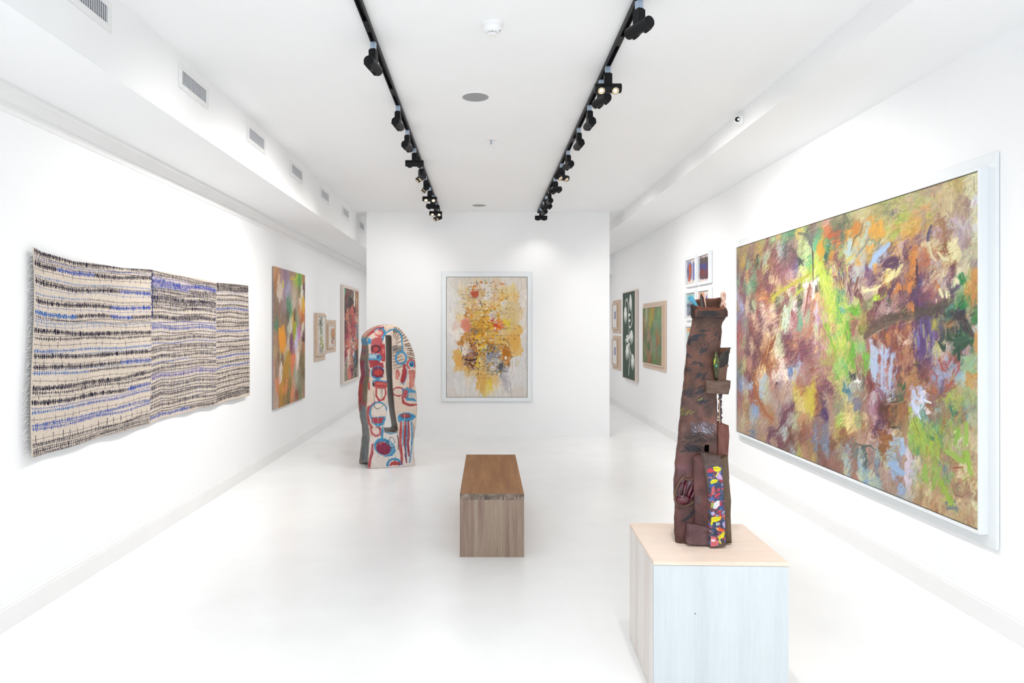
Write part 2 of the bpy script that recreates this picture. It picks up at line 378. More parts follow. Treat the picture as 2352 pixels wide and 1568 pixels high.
def make_spot(X, Y, yaw, aim, lit, label, grp, e=1.):
    """yaw: turn of the barrel from the room axis; aim: tilt of the lamps about the barrel, 0 = straight down, + = towards +X when yaw is 0"""
    zt = ZC-.034
    t = thing('track_spotlight', label, 'spotlight', (X, Y, zt), math.radians(-yaw), grp)
    bm = bmesh.new(); box(bm, -.015, .015, -.017, .017, -.045, -.0005); obj('track_adapter', bm, 'silver', t, bevel=.002)
    bm = bmesh.new(); box(bm, -.017, .017, -.020, .020, -.122, -.044); box(bm, -.022, .022, -.026, .026, -.122, -.052); obj('stem', bm, 'black', t, bevel=.002)
    zc = -.145; A = Matrix.Translation((0, 0, zc)) @ Matrix.Rotation(math.radians(-aim), 4, 'Y'); ax = A @ Matrix.Rotation(math.pi/2, 4, 'X')
    bm = bmesh.new(); lathe(bm, [(0, -.089), (.028, -.089), (.0315, -.086), (.0315, .086), (.028, .089), (0, .089)], 28, ax); obj('barrel', bm, 'black', t, smooth=False)
    for sy in (-1, 1):
        mx = A @ Matrix.Translation((0, sy*.047, 0)) @ Matrix.Rotation(math.pi, 4, 'X')
        bm = bmesh.new(); lathe(bm, [(.027, .01), (.027, .034), (.0255, .036), (.024, .034), (.022, .028)], 24, mx)
        h = obj('lamp_housing', bm, 'black', t)
        bm = bmesh.new(); lathe(bm, [(.0235, .0345), (.017, .0325), (.009, .0320)], 20, mx); obj('reflector', bm, 'reflector', h)
        bm = bmesh.new(); lathe(bm, [(0, .0328), (.0095, .0323)], 16, mx); obj('lens', bm, 'lamp_on' if lit else 'reflector', h)
    l = bpy.data.lights.new('spot_beam', 'SPOT'); l.energy = SPOT_E*e; l.color = (1, .975, .94); l.spot_size = math.radians(104); l.spot_blend = 1; l.shadow_soft_size = .03
    lo = bpy.data.objects.new('spot_beam', l); C.objects.link(lo); lo.parent = t
    lo.matrix_local = A @ Matrix.Translation((0, 0, -.075))
    return t
def ytrack(py): return F*(ZC-.034-EYE)/(CY-py)
GL, GR = 'twin spotlights on the left track', 'twin spotlights on the right track'
LS = [(97, 10, -58, 0, 'nearest spotlight of the left track, barrel pointing along the track'), (243, 6, -58, 0, 'second spotlight from the front on the left track'),
      (299, 10, -58, 0, 'third spotlight from the front on the left track'), (341, 88, -62, 0, 'spotlight turned crosswise in the middle of the left track'),
      (378, -24, -50, 0, 'left track spotlight just behind the crosswise one'), (405, -14, -50, 0, 'fifth spotlight from the far end of the left track'),
      (430, 80, 52, 1, 'glowing spotlight turned crosswise above the lit pair of the left track'), (449, 55, -55, 0, 'dark spotlight between the two glowing ones of the left track'),
      (466, 84, 52, 1, 'brightly lit spotlight pair near the far end of the left track'), (478, -30, -50, 0, 'last spotlight hanging at the far end of the left track')]
RS = [(2, -27, 58, 0, 'nearest spotlight of the right track, at the top edge of the photo'), (153, 90, 52, 1, 'lit twin spotlight facing the viewer on the right track'),
      (184, -20, 58, 0, 'dark spotlight hanging right behind the lit one on the right track'), (242, -5, 58, 0, 'right track spotlight above the two alike ones, fourth from the front'),
      (294, -5, 58, 0, 'fifth spotlight from the front on the right track'), (346, -14, 58, 0, 'sixth spotlight from the front on the right track'),
      (376, 50, 56, 0, 'right track spotlight with its barrel turned the other way'), (408, -35, 56, 0, 'eighth spotlight from the front on the right track'),
      (436, -5, 58, 0, 'ninth spotlight from the front on the right track'), (450, -30, 58, 0, 'small far spotlight close behind the ninth on the right track'),
      (463, -10, 50, 0, 'mostly hidden spotlight next to last on the right track'), (477, 89, -30, 0, 'last spotlight of the right track, turned crosswise by the partition')]
for py, yaw, aim, lit, lab in LS: make_spot(XTL, ytrack(py), yaw, aim*.86, lit, lab, GL, .5 if lit else (1.0 if py < 200 else (2.0 if py < 430 else (1.1 if py < 460 else .45))))
for py, yaw, aim, lit, lab in RS: make_spot(XTR, ytrack(py), yaw, aim*.86, lit, lab, GR, .25 if py == 477 else (.7 if py < 200 else (2.15 if py < 430 else (1.2 if py < 445 else .7))))
# the tracks go on overhead; unseen spotlights added here to brighten the floor
for k, yy in enumerate((-1.6, -.5, .6, 1.7, 2.7)):
    make_spot(XTL, yy, 8, -22, 0, 'unseen twin spotlight added on the left track over the viewer, as fill', 'added fill spotlights over the viewer on the left track', 1.75)
    make_spot(XTR, yy, -8, 22, 0, 'unseen twin spotlight added on the right track over the viewer, as fill', 'added fill spotlights over the viewer on the right track', 1.75)

# ------------------------------------------------------------------ ceiling fittings
def ceil_pt(px, py): return at(px, py, F*(ZC-EYE)/(CY-py))
p = ceil_pt(1131, 55)
t = thing('smoke_detector', 'round white smoke detector on the ceiling between the tracks', 'smoke detector', (p.x, p.y, ZC))
bm = bmesh.new(); lathe(bm, [(0, 0), (.066, 0), (.066, -.008), (.060, -.013), (0, -.013)], 40); obj('base_ring', bm, 'plastic', t, smooth=False)
bm = bmesh.new(); lathe(bm, [(.058, -.012), (.058, -.026), (.053, -.040), (.042, -.050), (.030, -.053), (0, -.053)], 40); obj('housing', bm, 'plastic', t)
bm = bmesh.new(); lathe(bm, [(0, -.052), (.023, -.052), (.023, -.061), (0, -.061)], 32); obj('smoke_chamber', bm, 'duct', t)
bm = bmesh.new()
for k in range(10):
    a = k*math.pi/5; box(bm, .022, .030, -.0025, .0025, -.063, -.05, Matrix.Rotation(a, 4, 'Z'))
lathe(bm, [(0, -.060), (.031, -.060), (.028, -.067), (0, -.069)], 32); obj('chamber_cap', bm, 'plastic', t)
bm = bmesh.new(); lathe(bm, [(0, -.0515), (.0035, -.0505), (.0035, -.045)], 10, Matrix.Translation((.043, -.020, 0))); obj('indicator_lamp', bm, 'duct', t)
def make_speaker(px, py, r, label):
    p = ceil_pt(px, py); t = thing('ceiling_speaker', label, 'speaker', (p.x, p.y, ZC), group='round speakers set in the ceiling')
    bm = bmesh.new(); lathe(bm, [(r*.89, -.004), (r*.90, -.006), (r*.97, -.006), (r, -.001), (r, 0), (0, 0)], 48); obj('rim', bm, 'plastic', t)
    bm = bmesh.new(); lathe(bm, [(0, -.0045), (r*.5, -.0042), (r*.895, -.003)], 48); obj('grille', bm, 'grille', t)
make_speaker(1092, 222, .113, 'near round grey speaker grille in the ceiling')
make_speaker(1100.7, 471, .113, 'far round grey speaker grille in the ceiling by the partition')
p = ceil_pt(1128, 321)
t = thing('fire_sprinkler', 'small white fire sprinkler with a round plate on the ceiling', 'sprinkler', (p.x, p.y, ZC))
bm = bmesh.new(); lathe(bm, [(0, 0), (.063, 0), (.063, -.002), (.055, -.005), (0, -.006)], 36); obj('cover_plate', bm, 'plastic', t)
bm = bmesh.new(); lathe(bm, [(0, -.005), (.009, -.005), (.009, -.016), (.004, -.018), (.004, -.030), (0, -.030)], 16)
for s in (-1, 1): tube(bm, [(s*.008, 0, -.014), (s*.011, 0, -.024), (s*.003, 0, -.036)], .0016, 6)
obj('sprinkler_body', bm, 'silver', t)
bm = bmesh.new(); lathe(bm, [(0, -.036), (.011, -.0365), (.011, -.038), (0, -.038)], 20); obj('deflector', bm, 'duct', t)
bm = bmesh.new(); tube(bm, [(.006, 0, -.038), (.008, 0, -.075)], .0008, 5); lathe(bm, [(0, -.073), (.010, -.074), (.011, -.098), (.009, -.101), (0, -.101)], 20, Matrix.Translation((.008, 0, 0)))
obj('hanging_cap', bm, 'plastic', t)
# security camera on the face of the right bulkhead
c0 = Vector((SRX, 5.62, 3.385))
t = thing('security_camera', 'small white turret camera with a black lens on the right bulkhead', 'security camera', c0)
mx = Matrix.Rotation(-math.pi/2, 4, 'Y')
bm = bmesh.new(); lathe(bm, [(0, .001), (.050, .001), (.052, .006), (.048, .018), (.040, .024), (0, .024)], 36, mx); obj('base_ring', bm, 'plastic', t, smooth=False)
bm = bmesh.new(); lathe(bm, [(0.038*math.cos(a), .028+.038*math.sin(a)) for a in np.linspace(-.3, math.pi/2, 12)], 32, mx); obj('dome', bm, 'plastic', t, smooth=True)
look = (Vector((-.9, -4.4, 2.4))-c0).normalized(); q = look.to_track_quat('Z', 'Y').to_matrix().to_4x4(); mx = Matrix.Translation((-.034, 0, 0)) @ q
bm = bmesh.new(); lathe(bm, [(.026, .0), (.026, .034), (.024, .037), (.0205, .037), (.0205, .033)], 32, mx); obj('lens_ring', bm, 'plastic', t)
bm = bmesh.new(); lathe(bm, [(0, .035), (.012, .0348), (.0208, .0335)], 28, mx); obj('lens', bm, 'black', t)
bm = bmesh.new(); lathe(bm, [(0, .0015), (.003, 0)], 8, Matrix.Translation((-.019, -.012, -.044)) @ Matrix.Rotation(-math.pi/2, 4, 'Y')); obj('screw', bm, 'duct', t)

# ------------------------------------------------------------------ bench
def wood(name, ca, cb, cc, sx, grain_axis, rough=.5, fibre=.8):
    m = bpy.data.materials.new(name); m.use_nodes = True; nt = m.node_tree; N = nt.nodes; L = nt.links; b = N['Principled BSDF']; b.inputs['Roughness'].default_value = rough
    b.inputs['Specular IOR Level'].default_value = .3
    tc = N.new('ShaderNodeTexCoord'); mp = N.new('ShaderNodeMapping'); mp.inputs['Scale'].default_value = sx; L.new(tc.outputs['Object'], mp.inputs[0])
    n1 = N.new('ShaderNodeTexNoise'); n1.inputs['Scale'].default_value = 1; n1.inputs['Detail'].default_value = 2; n1.inputs['Distortion'].default_value = .3
    mp2 = N.new('ShaderNodeMapping'); mp2.inputs['Scale'].default_value = [v*8 for v in sx]; L.new(tc.outputs['Object'], mp2.inputs[0])
    n2 = N.new('ShaderNodeTexNoise'); n2.inputs['Scale'].default_value = 1; n2.inputs['Detail'].default_value = 8; n2.inputs['Roughness'].default_value = .75
    L.new(mp.outputs[0], n1.inputs['Vector']); L.new(mp2.outputs[0], n2.inputs['Vector'])
    r = N.new('ShaderNodeValToRGB'); e = r.color_ramp.elements; e[0].position = .30; e[1].position = .72; k = e.new(.5)
    e[0].color = (*lin(hx(ca)), 1); k.color = (*lin(hx(cb)), 1); e[2].color = (*lin(hx(cc)), 1); L.new(n1.outputs[0], r.inputs[0])
    mxn = N.new('ShaderNodeMix'); mxn.data_type = 'RGBA'; mxn.blend_type = 'MULTIPLY'; mxn.inputs[0].default_value = fibre
    r2 = N.new('ShaderNodeValToRGB'); r2.color_ramp.elements[0].position = .33; r2.color_ramp.elements[1].position = .6
    r2.color_ramp.elements[0].color = (.62, .6, .58, 1); r2.color_ramp.elements[1].color = (1, 1, 1, 1); L.new(n2.outputs[0], r2.inputs[0])
    L.new(r.outputs[0], mxn.inputs[6]); L.new(r2.outputs[0], mxn.inputs[7]); L.new(mxn.outputs[2], b.inputs['Base Color'])
    bp = N.new('ShaderNodeBump'); bp.inputs['Strength'].default_value = .15; bp.inputs['Distance'].default_value = .002; L.new(n2.outputs[0], bp.inputs['Height']); L.new(bp.outputs[0], b.inputs['Normal'])
    M[name] = m
wood('walnut_top', '#8c582c', '#9a6838', '#a87644', (16, 1.2, 16), 'y')
wood('walnut_end', '#8a6f66', '#a08c7c', '#aa9a88', (22, 22, .9), 'z', .6)
wood('walnut_endgrain', '#62564f', '#827469', '#a3968a', (14, 14, 22), 'x', .6)
wood('birch_top', '#e6cdbb', '#ecd8c8', '#eedccf', (.8, 9, 9), 'x', .5, .3)
wood('birch_side', '#dcd2cc', '#e4ded9', '#e6e2df', (9, 9, .6), 'z', .5, .3)
wood('birch_front', '#c2c8cb', '#c8ced1', '#cbd1d3', (7, 7, .5), 'z', .5, .16)
BW, BL, BH, BT = .470, 1.545, .464, .045
t = thing('bench', 'plain walnut box bench with finger joints, standing on the white floor', 'bench', (.0605, 5.765, 0), math.radians(-.25))
bm = bmesh.new(); box(bm, -BW/2, BW/2, -BL/2, BL/2, BH-BT, BH); obj('bench_top', bm, 'walnut_top', t, bevel=.0015)
bm = bmesh.new(); box(bm, -BW/2, BW/2, -BL/2-.0008, -BL/2+.0005, BH-BT, BH-.0012); obj('end_grain', bm, 'walnut_endgrain', t)['label'] = 'grey end grain of the bench top'
kx = BW/(1021-197); fing = [(225, 240), (260, 281), (303, 326), (440, 458), (483, 504), (718, 740), (765, 786), (893, 914), (938, 957), (985, 1003)]
for s in (-1, 1):
    bm = bmesh.new(); y0, y1 = (-BL/2, -BL/2+.045) if s < 0 else (BL/2-.045, BL/2)
    box(bm, -BW/2, BW/2, y0, y1, 0, BH-BT-.0004)
    for a, b in fing:
        xa, xb = -BW/2+(a-197)*kx, -BW/2+(b-197)*kx
        if s < 0: box(bm, xa, xb, y0-.0016, y0-.0004, BH-BT-.001, BH-.022)
        else: box(bm, -xb, -xa, y1+.0004, y1+.0016, BH-BT-.001, BH-.022)
    obj('end_panel', bm, 'walnut_end', t)

# ------------------------------------------------------------------ plinth
PS, PH = .604, .622
t = thing('plinth', 'pale plywood display plinth with a whitewashed front, under the clay sculpture', 'plinth', (1.077, 3.377, 0), math.radians(-1.9))
h = PS/2; tk = .018
bm = bmesh.new(); box(bm, -h, h, -h, h, PH-tk, PH); obj('top_panel', bm, 'birch_top', t, bevel=.001)['label'] = 'peach coloured birch plywood top'
bm = bmesh.new(); box(bm, -h+.001, h-.001, -h+.0012, -h+tk, 0, PH-tk-.0015); obj('side_panel', bm, 'birch_front', t, bevel=.001)['label'] = 'whitewashed front panel'
bm = bmesh.new(); box(bm, -h+.001, h-.001, h-tk, h-.0012, 0, PH-tk-.0015); obj('side_panel', bm, 'birch_side', t, bevel=.001)
for s in (-1, 1):
    bm = bmesh.new(); box(bm, min(s*h, s*(h-tk)), max(s*h, s*(h-tk)), -h+tk+.001, h-tk-.001, 0, PH-tk-.0015); obj('side_panel', bm, 'birch_side', t, bevel=.001)
bm = bmesh.new(); lathe(bm, [(0, .0008), (.0035, .0)], 10, Matrix.Translation((-h+.31*PS, -h+.0006, PH-.235)) @ Matrix.Rotation(math.pi/2, 4, 'X')); obj('knot', bm, 'walnut_endgrain', t)['label'] = 'small dark knot in the front panel'

# ------------------------------------------------------------------ frames
def rect_ring(bm, W, o, i, d0, d1):
    """o, i = (u0, u1, v0, v1) outer and inner edge; depth d0 (wall side) to d1; W maps (u, v, depth) to the world"""
    O = [(o[0], o[2]), (o[1], o[2]), (o[1], o[3]), (o[0], o[3])]; I = [(i[0], i[2]), (i[1], i[2]), (i[1], i[3]), (i[0], i[3])]
    for k in range(4):
        a, b, c, d = O[k], O[(k+1) % 4], I[(k+1) % 4], I[k]
        hexa(bm, [W(*a, d0), W(*b, d0), W(*c, d0), W(*d, d0), W(*a, d1), W(*b, d1), W(*c, d1), W(*d, d1)])
class Wall:
    """u runs to the right for somebody facing the wall, v = height, depth = distance from the wall"""
    def __init__(s, side): s.side = side
    def W(s, u, v, d):
        if s.side == 'R': return Vector((XR-d, -u, v))
        if s.side == 'L': return Vector((XL+d, u, v))
        return Vector((u, YP-d, v))
    def paint(s, u0, u1, z0, z1, d, res, base, res_y=None):
        R = {'R': (0, -1, 0), 'L': (0, 1, 0), 'B': (1, 0, 0)}[s.side]
        return Paint(s.W(u0, z1, d), R, (0, 0, -1), u1-u0, z1-z0, res, base, res_y)
WR, WL, WB = Wall('R'), Wall('L'), Wall('B')
def framed(w, name, label, cat, cv, cz, fl=None, fld=(.0, .02), bx=None, bxd=.07, m='white', cd_=.066, group=None, gap=.004, liner='dark'):
    """cv = (u0, u1), cz = (z0, z1) of the picture; fl = outer edge of the flat board; bx = outer edge of the raised frame"""
    u0, u1 = cv; z0, z1 = cz; o = fl or bx
    base_ = w.W((o[0]+o[1])/2, o[2], 0); t = thing(name, label, cat, base_, {'R': -math.pi/2, 'L': math.pi/2, 'B': 0}[w.side], group)
    g = (u0-gap, u1+gap, z0-gap, z1+gap)
    if fl:
        bm = bmesh.new(); rect_ring(bm, w.W, fl, bx, .003, fld[1]); obj('backboard', bm, m, t, world=True, bevel=.002)
    bm = bmesh.new(); rect_ring(bm, w.W, bx, g, .004, bxd); obj('raised_frame' if fl else 'frame', bm, m, t, world=True, bevel=.0015)
    bm = bmesh.new(); rect_ring(bm, w.W, g, (g[0]+.03, g[1]-.03, g[2]+.03, g[3]-.03), .006, cd_-.012)
    obj('shadow_gap', bm, liner, t, world=True)
    return t

# ------------------------------------------------------------------ long woven hanging with stitched lines (left wall)
NV, BL_, BB = '#100d28', '#173f9c', '#1c5caa'
def tapestry():
    d = .035; X = XL+d; u0, u1 = 3.955, 7.60; z1, z0 = 2.146, .922
    p = Paint((X, u0, z1), (0, 1, 0), (0, 0, -1), u1-u0, z1-z0, 330, '#d9ccbe', 400)
    w, h = p.w, p.h
    p.im += ((vnoise(p.ny, p.nx, (2, 1.5), 1)-.5)*.10)[..., None]; p.im += ((vnoise(p.ny, p.nx, 60, 2)-.5)*.05)[..., None]
    ua, ub = 1.41, 2.71
    wave = lambda u, s: .006*math.sin(u*3.1+s)+.004*math.sin(u*7.7+s*2.3)
    def row(a, b, t, kind, cols, sp=.019, ln=.019, th=.0026, tk=.0033):
        ph = rng.uniform(0, 6); n = max(int((b-a)/.03), 3); U = np.linspace(a, b, n); V = np.array([t*h+wave(x, ph*.3+t*6)+rng.normal(0, .0006) for x in U])
        cs = cols if isinstance(cols, list) else [(1.01, cols)]
        k0 = 0
        for f, c in cs:
            k1 = min(int(f*(n-1))+1, n-1)
            if k1 > k0: p.line(np.stack([U[k0:k1+1], V[k0:k1+1]], -1), th, c, uv=True, taper=0, br=.1, soft=.6, a=.92)
            k0 = k1
        x = a+rng.uniform(.2, 1)*sp
        while x < b:
            c = next((c for f, c in cs if (x-a)/(b-a) <= f), cs[-1][1]); v = np.interp(x, U, V); l = ln*rng.uniform(.75, 1.2)/2; sk = rng.normal(0, .0015)
            p.line([(x-sk, v-l), (x+sk, v+l)], tk*rng.uniform(.7, 1.35), c, uv=True, br=0, soft=.35, a=1)
            x += sp*rng.uniform(.75, 1.25)
    S, Dn, L = dict(sp=.085, ln=.03, th=.0018, tk=.0021), dict(), dict(sp=.021, ln=.015, tk=.0022, th=.0018)
    K = dict(sp=.016, ln=.022, tk=.0052, th=.003); NB = lambda f: [(f, NV), (1.01, BL_)]; BN = lambda f: [(f, BL_), (1.01, NV)]
    for y, k, c in [(190, K, NV), (212, L, NV), (226, L, BL_), (242, L, NV), (262, K, [(.15, NV), (.45, BL_), (1.01, NV)]), (295, S, NV), (338, L, BB), (356, L, NV), (376, K, NB(.68)), (404, S, BL_),
                    (450, L, [(.4, BB), (1.01, NV)]), (470, dict(S, ln=.012), NV), (492, K, NB(.6)), (524, S, BL_), (564, K, [(.3, BB), (.6, NV), (.8, BL_), (1.01, NV)]), (590, L, NV), (604, L, BN(.1)), (618, L, BB), (640, S, [(.5, BB), (1.01, NV)]),
                    (682, K, NV), (700, dict(S, ln=.012), NV), (720, Dn, NV), (760, S, NV), (797, Dn, BB), (818, dict(S, sp=.05, ln=.012), BB), (838, K, NV), (882, S, NV), (907, K, [(.68, NV), (1.01, BL_)]), (926, dict(S, sp=.06, ln=.014), BB),
                    (946, Dn, [(.4, BB), (1.01, NV)]), (992, S, NV), (1024, K, NV), (1045, L, NV), (1060, Dn, NV), (1090, S, NV), (1116, K, [(.75, NV), (1.01, BL_)]), (1148, L, BL_), (1170, Dn, [(.3, BB), (1.01, BL_)]),
                    (1217, S, NV), (1248, Dn, BL_), (1262, L, BL_), (1278, Dn, BL_), (1336, dict(S, ln=.042, tk=.003), NV), (1365, Dn, NV), (1378, L, NV), (1395, L, NV), (1410, Dn, NV), (1425, L, NV), (1434, L, NV)]:
        row(0.01, ua, (y-180)/1260., k, c, **{}) if False else row(.01, ua, (y-180)/1262., 0, c, **k)
    # middle panel: finer and closer, a blue band near the top and thin upright threads through it
    t = .012; i = 0
    while t < .985:
        big = (i % 3 == 1); blue = .045 < t < .10 or .965 < t or rng.random() < .2; c = (BL_ if rng.random() < .6 else '#3a3c94') if blue else NV
        kk = dict(sp=.018, ln=.024 if big else .015, tk=.0042 if big else .0024, th=.0026)
        if .05 < t < .1 or .165 < t < .21 or .29 < t < .31 or t > .965: kk = dict(sp=.014, ln=.026, tk=.0040, th=.0026)
        row(ua+.004, ub, t, 0, [(.55, c), (1.01, c if rng.random() < .6 else NV)], **kk)
        t += rng.uniform(.015, .021) if t < .24 or t > .94 else (rng.uniform(.024, .032) if big else rng.uniform(.015, .024)); i += 1
    x = ua+.03
    while x < ub:
        V = np.linspace(.11, .95, 22)*h; P = np.stack([x+rng.normal(0, .0025, 22), V], -1)
        for k in range(0, 20, 2): p.line(P[k:k+3], .0024, NV if rng.random() < .7 else BL_, uv=True, taper=0, br=.2, a=rng.uniform(.45, 1))
        x += rng.uniform(.03, .055)
    for k in range(26): p.line([(ua+rng.uniform(0, .03), h*k/26*.31), (ua+rng.uniform(0, .03), h*(k+1.2)/26*.31)], .006, [NV, BL_][k % 3 == 1], uv=True, a=.9)
    # right panel: dark bands
    t = .012; i = 0
    while t < .985:
        top = t < .06 or t > .93; c = BL_ if rng.random() < .25 and not top else '#221f2c'
        row(ub+.006, w-.01, t, 0, c, **(dict(sp=.017, ln=.019, tk=.0044, th=.0034) if (i % 2 == 0 or top) else dict(sp=.07, ln=.028, tk=.003, th=.0024)))
        t += rng.uniform(.013, .018) if top else rng.uniform(.014, .026); i += 1
    for x in (ua, ub): p.line([(x, 0), (x+.002, h*.5), (x, h)], .0022, '#8d8690', uv=True, taper=0, a=.7)
    p.im = np.clip(p.im, 0, 1)
    t_ = thing('wall_hanging', 'long beige woven hanging with navy and blue stitched lines on the left wall', 'wall hanging', (XL, (u0+u1)/2, z0), math.pi/2)
    U, V = np.meshgrid(np.linspace(0, w, p.nx), np.linspace(0, h, p.ny)); f = V/h
    top = np.interp(U[0], [0, .08, .4, .75, 1.0, 1.41, 1.75, 2.4, 2.7, 3.1, w], [.0, .02, .045, .035, .035, .012, .015, .018, .028, .012, .0])
    bot = np.interp(U[0], [0, .3, .7, 1.1, 1.41, 1.6, 1.8, 2.3, 2.71, 3.1, w], [.005, .0, .008, .004, .0, .022, .006, .018, .002, .012, .0])
    zz = z1-top*(1-f)-V+bot*f
    off = .006*np.sin(U*5+V*2)+.007*np.sin(U*11.3-V*3)*f+.008*np.sin(U*2.1+1)*f
    pos = np.stack([X+off, u0+U+.012*np.sin(V*5)*np.exp(-U*4)+.03*np.exp(-U*8)*(.5-f)*1.0, zz], -1)
    g = grid_obj('cloth', pos, p.im, 'linen', t_)
    s = g.modifiers.new('thickness', 'SOLIDIFY'); s.thickness = .003; s.offset = 1
    bm = bmesh.new(); rr = random.Random(4)
    for k in range(70):
        v = k/70; z = z1-.02-(z1-z0-.03)*v; y = u0+.012*math.sin((z1-z)*5)+.03*(.5-v)
        l = rr.uniform(.015, .05); tube(bm, [(X+.003, y+.004, z), (X+.002, y-l*.5, z+rr.uniform(-.01, .01)), (X-.004, y-l, z-rr.uniform(0, .035))], .0007, 4)
    f_ = obj('fringe', bm, 'paper', t_, world=True); f_['kind'] = 'stuff'; f_['label'] = 'loose white threads along the near edge'
tapestry()

# ------------------------------------------------------------------ unframed streaky painting (left wall)
def paint_streaks():
    p = WL.paint(8.56, 10.02, .652, 2.449, .03, 330, '#a98c72'); p.zoom(600, 580, 3.919)
    p.seeds('''120 170 c9976a;150 150 c58f63;180 200 b08a86;215 170 9d7d8e;240 200 a08a9a;270 190 ab8a76;310 170 a98b6c;345 240 4e9a50;325 260 9cc03a;350 210 7fb345;380 230 b08a4a;300 300 b8b070
    130 260 b07c4e;165 290 d9c0a8;160 370 e2cfc0;190 330 d5c2b2;205 380 a8899c;240 300 b8b8d2;235 260 9a86a0;260 330 b39fa2;290 380 c9b29c;320 360 b4a284;345 340 8f7a50;385 330 6a3b28;375 380 dfe2d8
    120 430 8f7560;150 470 8a7062;180 500 9a8274;210 450 a48c90;250 470 5f9470;300 430 cdb8a8;290 480 d3c2ae;330 470 b59a84;355 440 e4d4b8;375 430 e0b83a;380 500 e3a52c;345 530 e08c50;310 540 a9926a
    125 560 90765e;160 600 8d6f5e;200 580 8f7464;240 600 6b5a48;265 520 58a070;285 580 e0b04a;300 550 4a3a34;330 600 8fa28a;370 590 cf6a28;385 570 b85a22;350 640 a07850
    135 640 4f8a64;170 650 a07c5a;215 660 8a7460;245 700 c8cdb0;265 660 d8d0c0;300 700 a9b022;340 690 c87fb0;345 730 d090c0;375 680 e2dcc8;320 780 c8c4e0;310 810 dcd8e8;380 740 5b2a2a;390 770 7a4030
    130 760 a8866c;150 820 a67c58;190 760 f5a012;210 800 f09a10;185 850 ee9a18;230 760 8a6a58;265 780 84485c;270 830 7a4a6a;240 830 dcc4b4;290 870 9a6a80;350 820 c2a884;385 850 b87a50
    130 900 b59a72;180 900 b9a478;210 910 c3b294;150 960 8a6e50;190 940 6a4636;240 930 b8921c;260 960 c08a1a;290 950 dc7c50;325 950 efe0d4;320 1000 e8c8b8;280 990 f08050;360 960 7b6a44;385 980 8f7a4c
    120 1000 b88c74;145 1050 98806a;180 1050 e6d8c8;175 1110 dcc8bc;210 1030 bd8a1c;230 1080 b8881e;200 1130 a87a1c;260 1050 b4905a;300 1090 a8a890;320 1130 b0b4a0;350 1060 8a7a58;385 1080 6f5e38
    125 1150 b9927c;150 1180 e08a60;190 1200 e89040;180 1260 b88618;230 1180 d88a50;260 1200 8b7838;290 1180 c59a7a;330 1180 98947a;360 1200 8a8868;385 1170 a08460
    120 1250 b8a090;130 1330 b49a8c;170 1340 b07a3a;200 1330 9c7838;240 1320 7a6a3c;280 1280 ef8a5c;290 1340 a8845a;325 1290 8a3c28;350 1280 6a8850;380 1270 a88468;370 1320 b09078;140 1390 c0a898;220 1380 a07c50;330 1340 a88c70''')
    for q in p.sd: pass
    p.under(.05, .06, .05, .55, (.22, .012))
    p.field(1500, 22, .012, 6, .06, .7, .6, .04, .1, ay=.6, ang=88); p.field(1600, 14, .006, 8, .08, .7, .5, .05, .1, ay=.6, ang=86)
    for x, a, b in ((172, 690, 880), (190, 668, 900), (205, 660, 880), (162, 690, 850)): p.line([(x, a), (x+4, (a+b)/2), (x+10, b)], .045, '#f59e10', a=.95, br=.25)
    p.lines([([(300, 660), (302, 710), (298, 765)], .05, '#a5b01c'), ([(330, 930), (322, 980), (325, 1020)], .035, '#f2e4da'), ([(182, 1000), (176, 1060), (184, 1130)], .04, '#e8dccf'),
             ([(262, 950), (285, 935), (300, 925), (290, 970), (262, 990)], .018, '#f08258'), ([(225, 950), (215, 1050), (185, 1200), (178, 1390)], .05, '#bb8a18', dict(a=.7)),
             ([(330, 205), (300, 250), (290, 290)], .02, '#bcd030'), ([(345, 200), (340, 260), (350, 330)], .04, '#4f9c48', dict(a=.8)), ([(258, 240), (280, 215), (296, 232), (275, 248), (262, 225)], .01, '#e0c838'),
             ([(380, 420), (378, 470), (382, 540)], .06, '#e6b020', dict(a=.8)), ([(345, 690), (340, 760)], .025, '#c676ae'), ([(318, 760), (312, 830)], .03, '#d4d0ea', dict(a=.8)), ([(265, 790), (268, 880)], .05, '#804868', dict(a=.7)),
             ([(190, 1170), (200, 1230), (195, 1280)], .02, '#f08c40'), ([(282, 1220), (290, 1290)], .018, '#f2875c'), ([(325, 1275), (330, 1310)], .02, '#8c3426'), ([(195, 270), (200, 300)], .03, '#d8cf48'), ([(385, 740), (388, 790)], .03, '#4c2226')])
    t = thing('painting', 'tall unframed canvas of yellow, green and brown vertical streaks, left wall', 'painting', WL.W(9.29, .652, 0), math.pi/2)
    p.mesh('canvas', t, thick=.028, side='#8a858c')
paint_streaks()

# ------------------------------------------------------------------ two small framed drawings (left wall)
def drawing(cv, cz, fl, bx, label, seeds, n, name='framed_drawing', m='maple'):
    t = framed(WL, name, label, 'drawing', cv, cz, fl, (0, .018), bx, .055, m, .05, gap=.002, liner='maple2')
    p = WL.paint(*cv, *cz, .047, 330, '#e2e0da'); p.seeds(seeds, (600, 580, 3.919)); sd = np.array(p.sd)
    cx, cy = p.w/2, p.h/2
    for k in range(n):
        i = rng.integers(len(sd)); u = np.clip(rng.normal(sd[i, 0], p.w*.10), p.w*.1, p.w*.9); v = np.clip(rng.normal(sd[i, 1], p.h*.07), p.h*.05, p.h*.95); a = rng.uniform(0, 6.3); l = rng.uniform(.015, .05)
        p.line([(u, v), (u+l*math.cos(a), v+l*math.sin(a)), (u+l*math.cos(a+.9), v+l*1.4*math.sin(a+.9))], rng.uniform(.003, .011), sd[i, 2:5]+rng.normal(0, .04, 3), uv=True, a=.85)
    p.mesh('picture', t, thick=.004)
    return t
